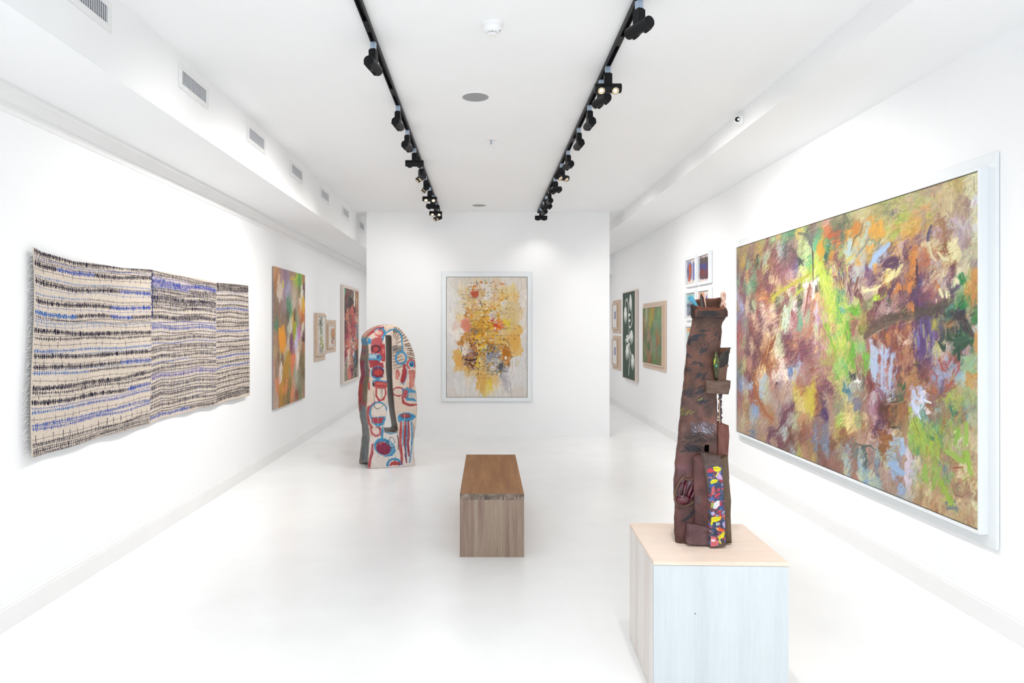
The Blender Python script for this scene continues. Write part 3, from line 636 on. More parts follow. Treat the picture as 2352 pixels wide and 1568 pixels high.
drawing((10.74, 11.24), (1.262, 1.862), (10.66, 11.35, 1.147, 1.914), (10.685, 11.27, 1.235, 1.89), 'small drawing in pale wood with green and black marks, left wall',
        '530 640 5a6048;540 700 6a7a58;535 760 8a9060;545 800 b0a840;550 830 a8a040;530 860 404038;540 690 909888;548 860 70743c;535 625 50543c', 230)
drawing((11.49, 11.93), (1.362, 1.712), (11.43, 12.18, 1.256, 1.812), (11.45, 11.99, 1.33, 1.742), 'small drawing in pale wood with orange and red marks, nearer the partition',
        '640 700 c8703a;645 720 d8a050;650 750 b84a30;635 750 e0b070;640 780 a04840;655 700 c89040;630 730 806040;642 800 c07050;650 770 507050', 200)

# ------------------------------------------------------------------ framed painting of tangled reds (left wall, by the partition)
def paint_reds():
    cv, cz = (12.72, 14.13), (.68, 2.42)
    t = framed(WL, 'painting', 'pale framed painting of tangled red and pink shapes, left wall beside the partition', 'painting', cv, cz, None, None, (12.63, 14.22, .622, 2.478), .058, 'maple2', .05)
    p = WL.paint(*cv, *cz, .046, 300, '#a06050'); p.zoom(600, 580, 3.919)
    p.seeds('''745 340 4f9a78;750 370 5aa07c;765 420 7a2c38;755 480 4a3436;750 540 5c3034;790 340 8a6a58;800 380 5a4a40;815 350 4a4038;810 400 2c2426;795 440 1e1a1e;820 440 5a2c2a;815 480 e07058;800 500 c86a5a;838 360 e6dccc;860 360 c08a5c;872 420 b4784c;862 470 a87858;875 520 7a4a3c;850 520 b06858
    760 600 b05a50;752 660 1e1a1c;775 600 d08a70;800 590 8a5a50;785 640 c87060;800 700 d88070;770 700 902c3c;790 760 b84c4c;820 620 a04048;840 640 b84850;860 600 d0a890;870 700 4a88a8;868 740 70a0b8;850 720 c87a6c;830 720 9c3440
    755 780 7c2438;758 850 7a2038;775 830 d07858;800 820 c86858;820 800 e0c8b8;815 860 d8a8a8;830 890 ece0d8;825 930 d8a0b0;850 860 a8503c;870 830 b86450;880 900 603838;860 950 1c1c20;845 930 507888
    755 950 98304a;760 1000 7a7a68;755 1080 888874;760 1140 8c8c76;785 990 f0dcd0;790 1060 d87868;800 1120 e08070;815 1020 782038;820 1080 6c2434;840 1000 586858;850 1070 38483c;870 1050 a89888;875 1100 705860;835 1120 8a8a70;815 960 c08068''')
    p.under(.10, .16, .03, .8); p.field(350, 18, .03, 25, .05, .8, .3, .06, .4)
    for c in ([(762, 400), (752, 480), (745, 560), (752, 640)], [(770, 640), (775, 740), (768, 800), (775, 860)], [(800, 560), (812, 640), (806, 720), (822, 780), (838, 800), (832, 770)], [(812, 830), (812, 900), (832, 975), (845, 940), (838, 880), (815, 850)],
              [(790, 560), (800, 630)], [(860, 940), (868, 1010)], [(845, 990), (858, 1060), (855, 1110)], [(835, 500), (850, 540), (838, 480)], [(750, 660), (748, 690)], [(860, 700), (870, 780), (882, 850)]):
        p.line(c, .018, '#1c181c', br=.2)
    p.poly([(738, 305), (765, 312), (758, 380), (740, 405)], '#53a07c'); p.poly([(833, 333), (845, 337), (845, 480), (835, 490)], '#e8e0d2'); p.poly([(838, 490), (852, 540), (834, 545)], '#202428')
    p.poly([(795, 415), (826, 400), (828, 440), (800, 505), (785, 480)], '#241c20', .8)
    p.mesh('canvas', t, thick=.02)
paint_reds()

# ------------------------------------------------------------------ framed painting on the partition
def paint_center():
    cv, cz = (-.574, .657), (.618, 2.452)
    t = framed(WB, 'painting', 'white framed abstract of ochre patches and scribbled writing on the partition', 'painting', cv, cz, (-.662, .745, .533, 2.541), (0, .02), (-.64, .723, .555, 2.518), .058, 'white', .055, gap=.006)
    p = WB.paint(*cv, *cz, .05, 330, '#e6e1da'); p.zoom(980, 600, 4.357)
    p.seeds('''230 200 dedad6;300 200 dcd6cc;400 190 d8cfc2;600 180 d8d0c4;800 180 ddd6cc;950 200 dcd3c8;230 400 e4e0de;300 380 e0dcd6;250 600 e8e4e0;240 800 e2dedc;230 1000 dcdad8;240 1200 dad8d6;250 1330 dcd5cf
    980 400 e8dfd6;970 600 e4dcd4;980 800 e0dcd8;980 1000 d8d4d2;980 1200 dad8d6;950 1330 d9d0c8;700 1330 dcd6d0;450 1330 dfdad5;350 1250 e0dedc;350 1150 d8d6d4;850 1150 e2e0de;900 1000 dcdcdc
    370 250 e2d4b8;420 300 dcc8a0;380 400 dccaa4;360 330 dac49a;440 230 e0d4c0;500 250 e0c8a8;600 250 e6ddd2;700 250 e0c4a0;760 270 e4c890;820 300 e2c888;830 350 e4bc70;760 350 e8b858;470 320 c8583a;440 380 d8b070;520 380 e0c4a0;600 350 ece4da;700 350 dcb890;560 320 d8a860
    340 480 e6dccc;400 450 dcc090;430 500 c88438;500 440 dcb480;560 430 e0bc78;640 430 e0b468;720 420 e8c070;780 430 e8e0d0;820 450 e0c890;880 500 dec490;860 560 dfc48c;900 560 e0c894;760 520 d8ccb0;720 520 dcc49c;800 540 dcc490
    340 560 e8cc98;380 620 dc8a70;410 650 d8806a;340 690 efe6da;310 720 f0e8dc;300 640 e4ccc0;400 740 c88430;380 780 c07a28;440 600 c89040;480 560 dcac58;540 540 d8a850;600 560 e0a848;660 560 e8d8d0;640 600 e0a030
    480 640 c89838;540 620 d89a28;600 640 e8a818;640 660 e8b020;680 650 d8502c;740 650 dc5828;800 630 f0d020;860 640 e0c078;900 680 e4b050;780 700 e0bc78;820 760 e2aa4c;880 760 e2a848;910 800 e4ac50;860 840 e6b458;900 880 e6b664;700 720 dcb878;640 720 d8a440;580 700 cc9028;520 700 c08828;470 710 8a6a48
    460 780 d89c38;520 760 e0a020;580 770 c89840;640 780 d09838;700 780 d8b070;760 790 e0a840;420 820 d8b890;470 830 a86840;520 840 d8b860;570 860 e0c040;620 870 5a4a44;660 860 7a5040;700 870 8a8078;750 850 c07820;790 900 b87018;810 930 c07820;780 980 cc8430
    400 880 e8d8c8;440 900 a88078;480 920 7a4a40;520 900 d0b070;560 930 c08828;600 960 a8a4a8;640 970 8c8c98;680 960 b0a8a8;720 960 9a9498;400 990 7a5040;440 1020 8a5a40;480 980 8a5a44;510 1000 d8b020;560 1020 dcb868;620 1030 b0a8a0;660 1040 c8b8a8;740 1050 5a5a60;720 1000 b8b0b0
    320 980 e0a850;330 1020 e4b468;420 1110 dcb060;480 1100 e0b470;540 1120 dcb060;600 1100 d0b080;660 1110 d8c8b8;520 1160 d89c38;560 1180 d8a040;620 1170 e0c040;680 1180 e4d4b4;700 1220 e8ddc8;640 1240 e8d070;540 1210 dca848;770 1170 b8b0b8;780 1130 c8c4c8;480 1180 d8dce4;420 1180 e4d8c8''')
    p.under(.05, .04, .04, .8); p.blur(3)
    p.im = p.im*.8+hx('#ece6de')*.2; p.field(1500, 7, .007, 40, .05, .7, .5, .03, .3); p.field(420, 22, .010, 8, .015, .5, .5, .05, .1, region=[(200, 950), (1000, 1360)], ang=88); p.field(420, 9, .004, 60, .02, .85, .4, 0, .6, region=[(360, 200), (860, 1180)], pal=['f2ece2', 'ece4d6', 'e4d8c0', 'f4f0ea', 'd8c4a0'])
    reg = lambda a, b, c, d: [(a, b), (c, d)]
    def daubs(n, r, pal, L, w): p.field(n, L, w, 60, .04, .9, .3, 0, .4, region=r, pal=pal)
    daubs(150, reg(400, 400, 760, 1120), ['e8a010', 'd08a20', 'f4ecd8', 'e8b848', 'c87a20', 'f0c830', 'd8a040', 'f8f4ec'], 6, .014)
    daubs(90, reg(440, 540, 720, 900), ['d89018', 'b87818', 'e8a828', 'f0b020', 'c89838'], 7, .016)
    daubs(60, reg(400, 200, 740, 560), ['f4f0ea', 'e8ddd0', 'd88848', 'c8a878', 'f0c040', 'dcc090'], 6, .012)
    daubs(60, reg(500, 850, 740, 1150), ['f0f0f0', 'a8a8b4', '8c8c98', '4a3a38', 'f0c020', 'e0b060'], 6, .014)
    daubs(50, reg(420, 780, 520, 1080), ['5a2c28', '3a2828', 'e8dcd0', 'a85a38'], 5, .010)
    ink = ['#221e1c', '#2a2624', '#3a3230', '#1c2420']
    def write(x0, x1, y, hgt=10, c=None, r=.0030):
        x = x0
        while x < x1:
            n = rng.integers(3, 7); w = rng.uniform(16, 38); P = [(x+w*k/n, y+rng.normal(0, hgt*.45)+(k % 2)*hgt*.5) for k in range(n+1)]
            p.line(P, r*rng.uniform(.7, 1.4), ink[rng.integers(4)] if c is None else c, br=.2, a=.85); x += w+rng.uniform(5, 16)
            if rng.random() < .2: p.line([(x-w*.5, y-hgt), (x-w*.4, y+hgt*.8)], r*1.3, ink[0], a=.8)
    for x0, x1, y in ((430, 640, 215), (410, 570, 280), (540, 740, 310), (640, 800, 284), (380, 440, 305), (350, 400, 330), (350, 400, 370), (420, 520, 360), (360, 410, 430), (400, 560, 482), (350, 400, 455), (560, 650, 490), (520, 700, 545), (360, 410, 540), (440, 560, 590), (560, 700, 610), (650, 860, 630),
                      (760, 870, 672), (640, 920, 740), (440, 640, 690), (560, 780, 770), (720, 800, 780), (400, 560, 815), (560, 790, 828), (400, 600, 885), (420, 560, 905), (380, 520, 985), (390, 470, 1010), (520, 740, 1050), (400, 480, 1080), (540, 820, 1095), (500, 720, 1130), (500, 620, 1165), (600, 720, 960), (470, 620, 640), (460, 600, 720), (600, 720, 700), (620, 760, 860), (560, 700, 920), (740, 870, 520)):
        write(x0, x1, y)
    for _ in range(110):
        x = rng.uniform(380, 820); y = rng.uniform(200, 1160); write(x, x+rng.uniform(20, 60), y, 11, None, .0024)
    write(720, 770, 225, c=hx('#b82030')); write(640, 700, 570, c=hx('#c04050')); write(280, 330, 800, 18, hx('#c89070')); write(930, 975, 470, 14, hx('#d09080')); write(930, 980, 1330, 8, hx('#c8c0b8'), .0018)
    p.lines([([(275, 525), (320, 515), (325, 540)], .003, '#a08060'), ([(365, 645), (400, 620), (440, 590)], .0035, '#3a3030'), ([(250, 668), (330, 650), (360, 660)], .002, '#907070'), ([(330, 722), (390, 730)], .0035, '#444040'), ([(340, 850), (352, 890), (342, 925)], .006, '#282828'), ([(342, 850), (375, 860), (390, 900)], .003, '#404040'),
             ([(365, 935), (385, 948)], .005, '#282424'), ([(800, 800), (845, 852)], .004, '#302c28'), ([(790, 590), (830, 540), (808, 585)], .003, '#505050'), ([(905, 630), (935, 665)], .003, '#605850'), ([(262, 340), (290, 310), (310, 260)], .0018, '#909090'), ([(270, 420), (340, 430), (390, 425)], .002, '#807868'),
             ([(900, 355), (935, 350)], .003, '#c87878'), ([(870, 340), (890, 362)], .003, '#c07070'), ([(535, 400), (545, 425), (560, 460)], .008, '#2c2824'), ([(575, 200), (590, 182), (585, 230)], .005, '#405040'), ([(590, 180), (588, 200)], .006, '#c8d020'), ([(500, 200), (505, 240)], .006, '#2a2624'), ([(405, 525), (385, 500)], .004, '#483830'),
             ([(740, 1090), (742, 1130), (735, 1160)], .006, '#484850'), ([(780, 540), (800, 510)], .004, '#404440')])
    for x, y, r, c in ((860, 245, 6, '#e8dc60'), (985, 788, 6, '#e8e890'), (335, 910, 10, '#c8dc30'), (465, 620, 9, '#b8c838'), (762, 380, 10, '#f0b020'), (742, 388, 12, '#e88a20'), (780, 610, 14, '#f4dc20'), (812, 632, 14, '#f0d428'), (545, 210, 12, '#e07838'), (760, 228, 11, '#e88848'), (482, 250, 16, '#d88850'), (690, 640, 22, '#d84c28'), (730, 655, 20, '#e06030'), (655, 590, 16, '#c85070')):
        p.ell(x, y, r*1.2, r*.8, c, .9, rough=3)
    p.poly([(430, 305), (500, 305), (525, 340), (500, 362), (450, 345)], '#c4553a', .85, 2, 3); p.poly([(355, 600), (420, 575), (450, 640), (420, 710), (375, 705), (350, 640)], '#da8068', .7, 3, 5)
    p.poly([(745, 855), (780, 880), (835, 900), (830, 960), (795, 940), (808, 985), (770, 990), (762, 920)], '#b87018', .85, 1.5, 4); p.ell(790, 965, 12, 18, '#efe6da')
    p.poly([(585, 940), (660, 930), (690, 950), (720, 965), (650, 970), (640, 1000), (605, 975)], '#8f8f9c', .9, 2, 4); p.poly([(722, 1020), (760, 1018), (765, 1060), (735, 1085), (720, 1070)], '#55555e', .9, 1.5, 3); p.ell(880, 776, 10, 9, '#3a2818', .95)
    p.poly([(725, 440), (880, 450), (915, 560), (900, 700), (930, 740), (925, 870), (880, 925), (830, 850), (810, 770), (760, 700), (720, 560)], '#e2bd78', .35, 3, 9); p.poly([(800, 745), (930, 740), (925, 870), (880, 925), (845, 850)], '#e3a94c', .6, 3, 6)
    p.poly([(480, 1090), (600, 1110), (720, 1120), (730, 1200), (700, 1262), (650, 1210), (560, 1190), (545, 1225), (500, 1180)], '#e2b268', .45, 2, 8); p.poly([(280, 955), (350, 950), (360, 1045), (285, 1055)], '#e2a850', .6, 5, 5)
    p.line([(622, 1180), (640, 1230), (642, 1270)], .012, '#ecc818'); p.line([(510, 950), (508, 1010), (505, 1060)], .012, '#e8b818'); p.line([(390, 960), (440, 968), (495, 945)], .008, '#c88020'); p.line([(385, 975), (430, 995), (500, 975)], .012, '#3a2420'); p.line([(420, 1010), (450, 1040), (470, 1075)], .014, '#5a2c24')
    p.poly([(745, 1150), (790, 1130), (800, 1200), (790, 1235), (750, 1190)], '#b4acb4', .6, 3, 4)
    p.mesh('canvas', t, thick=.02)
paint_center()

# ------------------------------------------------------------------ the large painting (right wall)
def paint_large():
    u0, u1, z0, z1 = -7.495, -3.835, .545, 2.552
    t = framed(WR, 'painting', 'huge white framed painting of brown, plum and lime green strokes on the right wall', 'painting', (u0, u1), (z0, z1),
               (-7.58, -3.758, .452, 2.648), (0, .02), (-7.52, -3.815, .520, 2.577), .073, 'white', .066, gap=.006)
    p = WR.paint(u0, u1, z0, z1, .066, 250, '#a47c5c', 330)
    p.seeds('''80 270 a5854f 60;200 240 a48650 60;120 330 9a7a50 60;70 380 8a6a50 60;160 300 a08450 70;240 290 8a6858 75;130 430 b58f2c 60;60 480 7a5a4a 75;110 500 94704c 70;220 370 80604c 75;300 330 a07c44 60;350 310 a88840 60;330 430 6f9460 70;310 400 4a4430 80;200 430 7d9468 75
    420 210 7c4644 60;480 260 7a4440 70;500 320 764044 65;430 350 98a078 65;400 440 8a9c84 70;410 500 a8a050 70;370 440 7a4848 70;460 420 8a5440 70;520 420 84503c 70;560 130 b4883c 60;500 170 809c68 50;390 180 9a9454 60;640 110 589060 30;720 90 447c50 30;800 70 b8a038 30;850 50 a4a850 30
    560 240 9a948c 60;600 330 8c9a94 60;640 240 50524e 65;660 310 484448 65;700 200 7e6458 55;720 270 4a3c3c 60;760 200 907068 60;700 330 8a6060 60;740 400 744850 60;640 400 58484c 60;600 430 84504c 65;560 480 80424c 70;660 470 7c4c54 70;720 500 704058 70;780 480 5a4a80 75;770 560 6c4c84 80
    820 180 a8b070 60;860 220 7c8850 60;840 290 a0b470 70;900 250 aebc74 80;940 330 b4c078 80;850 380 98bc6c 80;900 430 a8c870 80;940 400 68b468 60;930 480 44a860 50;840 500 b0bc60 80;810 560 c4bc84 70;860 560 c0c078 80;810 400 484448 60;850 430 384038 60;990 150 6aa070 30;1010 240 48b878 30;940 110 5a6058 40;900 90 606a50 40;1000 60 807060 40;1030 100 4c9060 40;1030 300 e09c18 60;1020 400 a8c830 80;1000 500 b8d028 80
    60 560 6c4850 80;80 640 6c8c70 80;130 640 7a484c 78;190 610 d08a4c 60;270 600 68986c 80;270 660 50885c 80;170 720 5c8c68 85;210 760 80a478 85;120 760 84504c 85;150 560 88644c 75;230 560 88584c 70;330 560 904c40 65;420 580 6c3c48 60;400 670 784040 60;490 640 c8a470 75;540 560 885048 70;560 680 c4986c 60;620 620 905458 60;690 600 a87880 65;720 560 b88c90 70;640 700 9c5c58 50;700 690 b49048 30;640 740 b4a038 25;780 660 c4a048 30;850 660 a8b018 40;930 600 a4b828 45;960 570 b8c030 45
    500 740 84404c 60;460 800 7c3c48 60;560 780 c0a03c 50;490 850 c8ac20 50;400 860 d07c38 60;330 830 c47844 70;420 880 c8702c 60;330 780 80403c 60;540 910 545c40 30;560 870 687850 40;600 850 9a9470 80;660 860 7c3840 70;690 760 c8a8a8 65;740 770 a85868 65;820 700 6c6450 50;820 880 4c4838 60;850 770 98a030 35;770 800 a4b058 40;720 890 a0a880 70;760 930 d0b8b8 65;850 840 908868 60
    900 700 e8dcd4 80;870 760 e0ccc0 82;940 760 984838 82;980 700 e4e0d8 80;1020 640 dcdcc8 60;1010 720 585848 60;1030 780 403c30 70;920 860 b47870 82;1010 860 e0a858 80;980 920 b46c50 80;890 930 a05858 75;1020 960 c8b4c0 80
    80 870 9888a4 85;120 940 8c8cb4 85;60 960 a47c3c 85;90 1040 7c6c8c 80;150 1080 7a6478 80;200 900 c4a480 80;190 960 d8b898 80;240 980 484040 110;270 930 9cae80 80;250 860 7c6048 80;150 860 74404c 85;320 960 904840 60;370 980 d8b49c 50;500 980 d4b094 50;440 940 a05c4c 50;400 920 984848 50;600 980 80403c 55;560 1050 905450 40;640 1000 b0c8a4 85;620 1090 a8c8ac 85;660 1080 b8d0b8 85;650 1180 b4c8a0 85;610 1150 b89c50 85;680 1000 a8b890 85
    60 1140 7c7090 80;90 1220 98484c 70;70 1300 a83c3c 60;60 1380 a04850 60;120 1320 a05848 75;150 1250 906070 80;150 1380 8c8454 88;170 1160 808068 85;230 1120 8c4840 75;260 1080 c89c7c 70;330 1040 80403c 65;350 1140 6c3c48 65;320 1200 c08870 65;400 1200 c49c80 70;450 1090 c8947c 45;520 1100 d0a484 40;550 1150 70384a 60;460 1230 6c3840 50;440 1300 d8b080 110;500 1320 c09468 75;550 1230 c4a888 75;260 1300 74383c 60;340 1340 6c3840 60;240 1420 c0a078 65;300 1440 682f3a 70;200 1440 6c3c44 75;120 1460 9c605c 80;70 1480 a05850 75
    380 1400 c08858 75;400 1480 ac6840 75;480 1420 984c28 60;450 1500 904424 60;560 1340 a4a880 85;580 1430 a8ac80 85;540 1500 dcc898 80;640 1340 6c384c 60;700 1320 743c50 60;680 1400 98583c 50;760 1280 b87c64 20;840 1280 b87860 15;800 1330 a46050 30;800 1420 783c48 45;700 1490 703848 45;880 1450 7c4050 40;900 1350 b46c58 60;940 1250 b46c50 85;960 1150 b8785c 85;1010 1150 c8a8a8 85;900 1180 bc8870 85;820 1120 60a070 88;780 1150 a86068 75;740 1080 984c54 70;720 1180 c09890 75;920 1130 84a878 85;830 1240 54a080 85;870 1050 c8908c 80;1010 1300 d4c878 85;990 1400 c0a0a0 85;1020 1480 d8a868 60''', (1680, 520, 5.225))
    p.seeds('''90 260 9c6858 80;60 330 907058 80;90 400 6c6444 80;140 390 a89c60 80;200 380 b06c58 80;70 480 647080 85;60 560 6c6a60 85;95 600 6474b4 85;140 560 9498a8 85;160 480 803c30 80;200 510 742f38 80;210 600 8ca0c0 88;240 460 8c4428 80;300 460 c88858 80;280 560 d09858 80;60 680 8c5450 85;110 700 8c5048 85;160 700 a89468 85;210 680 904438 85;270 620 a04828 105;290 720 a85424 110;330 820 a4582c 125;390 890 b06434 130;340 540 98a8b8 85;330 660 94acc0 88;370 700 a8b098 85;380 620 a8a878 85;400 780 a09070 85;430 740 a08474 85;320 450 d8a058 80;330 400 e4b868 80
    250 330 703848 60;300 290 783c30 75;360 300 8c4024 60;420 170 984c28 55;440 280 e0b070 60;430 380 984820 70;470 340 bc7c48 60;500 260 dcc0a0 80;490 400 a86040 75;520 460 e8c8b8 70;480 500 e0c0b0 60;560 420 d8b8a8 80;600 480 e8ccb8 110;630 390 90a0b8 80;640 430 5878b0 80;720 390 98a8c8 80;700 470 b0a098 80;620 330 904848 30;700 300 783848 40;620 220 6c3040 50;780 260 7c3c4c 40;850 320 8c5454 30;700 170 c07c58 30;760 120 703848 50;860 180 7c4850 50;800 440 a87068 60;880 390 8c3c2c 30;860 480 986058 70;920 480 b08070 60;740 560 a06050 70;780 520 a87c70 60
    490 570 7c4c54 80;440 600 b07868 80;540 600 a08888 60;600 620 b08878 60;560 700 b08468 70;640 640 b08c78 60;500 680 9c7060 70;480 780 a48470 80;560 780 a87c70 75;620 760 a09488 75;690 640 c4a438 75;720 720 c8b048 60;760 650 b86828 60;820 690 b89c28 75;880 620 c0b020 75;900 560 b4a030 80;860 760 d0bc28 80;810 800 d4b850 75;900 800 c8a820 80;760 820 ccb060 70;880 890 c8ac28 80;740 900 a8944c 60;920 680 c07c28 80;930 780 94502c 80;940 880 944834 70
    70 790 8c5450 85;100 860 986050 85;150 840 b08048 85;90 940 a08068 80;130 980 b4a070 80;180 900 8c6848 80;220 940 98a0a0 80;265 890 7090c0 80;160 1060 a07c60 60;60 1040 a08068 85;230 1100 646c88 30;280 1020 a08060 50;330 980 a88470 50;200 1030 b08a58 50;400 960 a87c5c 50;440 960 b06838 20;300 1120 a07858 60;370 1060 a47c6c 50;450 1090 602840 15;560 980 682c44 75;600 880 743844 60;650 830 6c3444 55;520 880 8c7c80 85;480 1000 a07c64 60;640 940 a0a098 60;560 1080 949898 60;420 1130 582040 80;350 1180 a07858 60;450 1190 a47c68 60;540 1200 6c3440 75;600 1250 74403c 70;640 1160 6c3824 70;580 1140 a0a8a0 60
    700 1000 a09c70 60;760 960 b87048 60;850 1000 b07850 60;780 1040 8c4c30 70;860 1100 94583c 70;900 1000 845450 80;700 1120 8c6050 60;760 1180 844c34 75;830 1180 8c5444 80;900 1180 606c90 85;930 1040 7c5460 80;740 1310 a8a840 80;670 1290 8c9498 60;860 1280 98683c 70;920 1300 606878 80;920 1380 b09440 80;800 1330 a87050 60;700 1240 88483c 60''', (1680, 760, 4.75))
    p.seeds('''30 290 744c44 60;100 270 8a8050 50;180 220 b0806c 60;180 310 c85c28 60;240 250 6c6c44 50;320 210 848050 50;300 290 585c40 50;370 250 4c5438 55;450 190 7c8450 50;450 150 a09c60 40;560 150 b0a468 40;620 110 a89c60 40;700 90 a0984c 30;760 60 9c9848 30;850 30 b0a858 30;820 110 747c48 40;890 100 646450 40;700 150 98904c 40;780 160 989850 40
    60 340 607c60 40;60 410 489c64 40;20 420 5c5860 60;130 460 d08c14 75;120 540 cc8810 75;180 460 40985c 50;190 510 288848 60;180 580 10604c 80;210 590 c87c14 75;230 400 c04c1c 40;280 380 a84c28 40;300 470 c45c1c 40;250 480 4c6458 50;340 420 4c5c48 50;370 370 586448 50;420 280 7c7444 50;480 280 c87010 50;500 320 c4640c 60;410 370 d08c18 70;460 380 b07c28 60;470 460 e0941c 70;430 480 98b0b0 80;400 560 94b0b4 70;440 550 a0a888 60;350 510 98a858 60;310 560 8c9c50 60
    640 200 cc8818 60;600 300 98a898 65;650 320 dc900c 65;720 280 d8941c 60;740 370 d88c10 70;700 400 dc9818 70;560 330 b09048 60;520 420 a8a06c 60;560 440 a8b080 60;620 430 8c8c68 60;600 520 d88c20 70;640 470 b0a868 60;660 540 dc9418 60;720 460 6c7c60 50;680 420 a08840 60;770 480 b8a468 60;800 520 88acdc 55;740 560 88a4cc 55;700 620 84a0c8 60;650 680 94a4b0 70;690 690 d89430 60;640 650 a08040 75;550 560 a0a088 70;480 560 a0a498 60;500 630 c89438 70;440 660 a0b0a8 55
    430 620 c4bc48 40;380 650 bcac50 40;320 660 6c3444 60;280 640 7c4440 60;350 680 7c4044 60;230 680 a4782c 60;240 720 b888a0 50;200 720 744860 60;160 690 884c4c 60;280 750 d0a060 50;330 770 606474 30;440 710 8c4c50 40;400 740 a06468 50;340 830 703c44 60;280 820 8c4434 60;260 870 b49080 50;380 850 b8948c 60;330 880 94583c 60;480 770 98a8b0 65;560 770 98a8b0 65;520 720 b0a090 60;600 760 683c64 60;640 720 7c506c 50;600 850 8c6468 60;560 830 a07c70 60;510 860 8c5c5c 85
    860 520 6c4454 60;820 560 885c60 60;900 480 d08830 50;880 400 a8982c 50;890 280 c08028 50;800 220 a89848 50;840 340 b4ac48 40;890 350 90a428 40;840 440 b0943c 50;820 680 54284c 10;880 680 4c2448 10;900 640 502850 20;780 640 6c3c54 30;760 720 a47c68 30;840 760 dcd070 30;900 740 dcd078 30;860 800 d8c868 30;820 840 e4b848 30;780 830 b89468 40;740 790 744058 60;690 840 683c5c 70;640 900 582c58 60;720 880 a07464 70;800 880 984c38 40;880 860 803c38 55
    70 640 b8cc48 85;110 620 98bc40 85;60 560 b0b858 85;130 700 b0d020 85;100 760 b4d024 83;160 780 b4cc28 80;200 830 c4d030 80;120 860 b8d428 83;180 900 b8cc30 83;250 880 c0b848 70;220 960 b8cc38 83;160 980 b0b440 80;260 1000 98b850 80;300 990 2c8858 70;320 960 4c806c 70;330 1040 58a058 70;220 1080 c0d430 85;270 1060 b4cc30 83;340 1100 b8c840 80;390 1080 a0b840 80;200 1160 b0cc30 85;260 1180 b8cc34 83;340 1160 58a078 20;380 1140 84b83c 40;460 1180 5cb01c 15;420 1150 60b020 20;500 1190 64b820 20;230 1260 c0cc44 83;310 1260 64b83c 80;360 1260 a8c848 83;410 1250 b0c450 85
    30 880 e0dcd4 80;70 880 d8d8d0 80;80 950 4c4c3c 75;40 960 c8c0b0 75;80 1020 e4a868 80;100 1080 c08464 80;40 1080 a86058 80;70 1150 b8a4b4 85;60 1220 b8a0b8 85;120 1180 b88064 80;40 1270 a85c40 85;100 1280 a878a0 85;160 1240 c09878 83;60 1380 b8c090 85;110 1380 ac6460 80;40 1480 b47c70 80;90 1480 b4a07c 80;140 1420 b06c58 80;180 1400 88b420 75;200 1470 b87c70 80;230 1540 8cc028 75;250 1330 c07858 83
    440 950 94605c 85;430 920 6c3844 88;400 970 b08c88 80;480 940 b48878 80;510 1000 6c3840 85;490 1080 b8c060 60;440 1040 a07880 80;540 1050 70383c 80;580 930 e0cc90 40;650 930 c8a488 40;700 930 d4c070 50;560 960 c8a890 60;620 1000 b09088 60;690 1030 b0dc20 60;640 1060 889c48 60;600 1080 74804c 60;740 960 6c3438 60;800 940 783c40 60;760 1040 7c4444 60;860 960 5c2c50 60;830 1030 505c54 60;880 1000 b4683c 60;800 1080 a07874 60;700 1120 6c3040 50;740 1160 a87c78 50;820 1140 b89490 40;880 1100 a4786c 40;850 1200 603050 50;700 1200 a07070 50;650 1210 7c4040 60
    560 1130 986c44 60;520 1220 a4944c 60;560 1260 a4983c 60;480 1300 905848 60;440 1340 9c5c4c 60;460 1240 b08c44 60;560 1380 80782c 60;580 1330 8c8030 60;520 1420 a89060 60;640 1300 74403c 30;700 1310 5c4438 25;780 1280 544038 15;860 1250 504038 10;640 1400 64483c 35;720 1370 705444 20;820 1290 705c50 15;700 1430 c8743c 80;650 1450 8c4844 85;760 1460 843c38 85;780 1380 783a30 75;830 1430 c06830 80;880 1460 6c3038 80;740 1520 b08c78 85;650 1520 a8b4c8 88;600 1500 94504c 85;560 1460 a8a868 70;500 1500 90b860 83;540 1540 78b070 83;460 1540 64b028 80
    300 1320 b8cc48 83;280 1440 70b058 83;330 1400 b4c840 83;400 1350 54b020 80;350 1470 b8c434 83;410 1440 48b01c 80;260 1500 c8cc48 83;310 1540 a0bc3c 83;380 1540 b4c060 83;430 1480 b09060 80''', (1860, 460, 4.61))
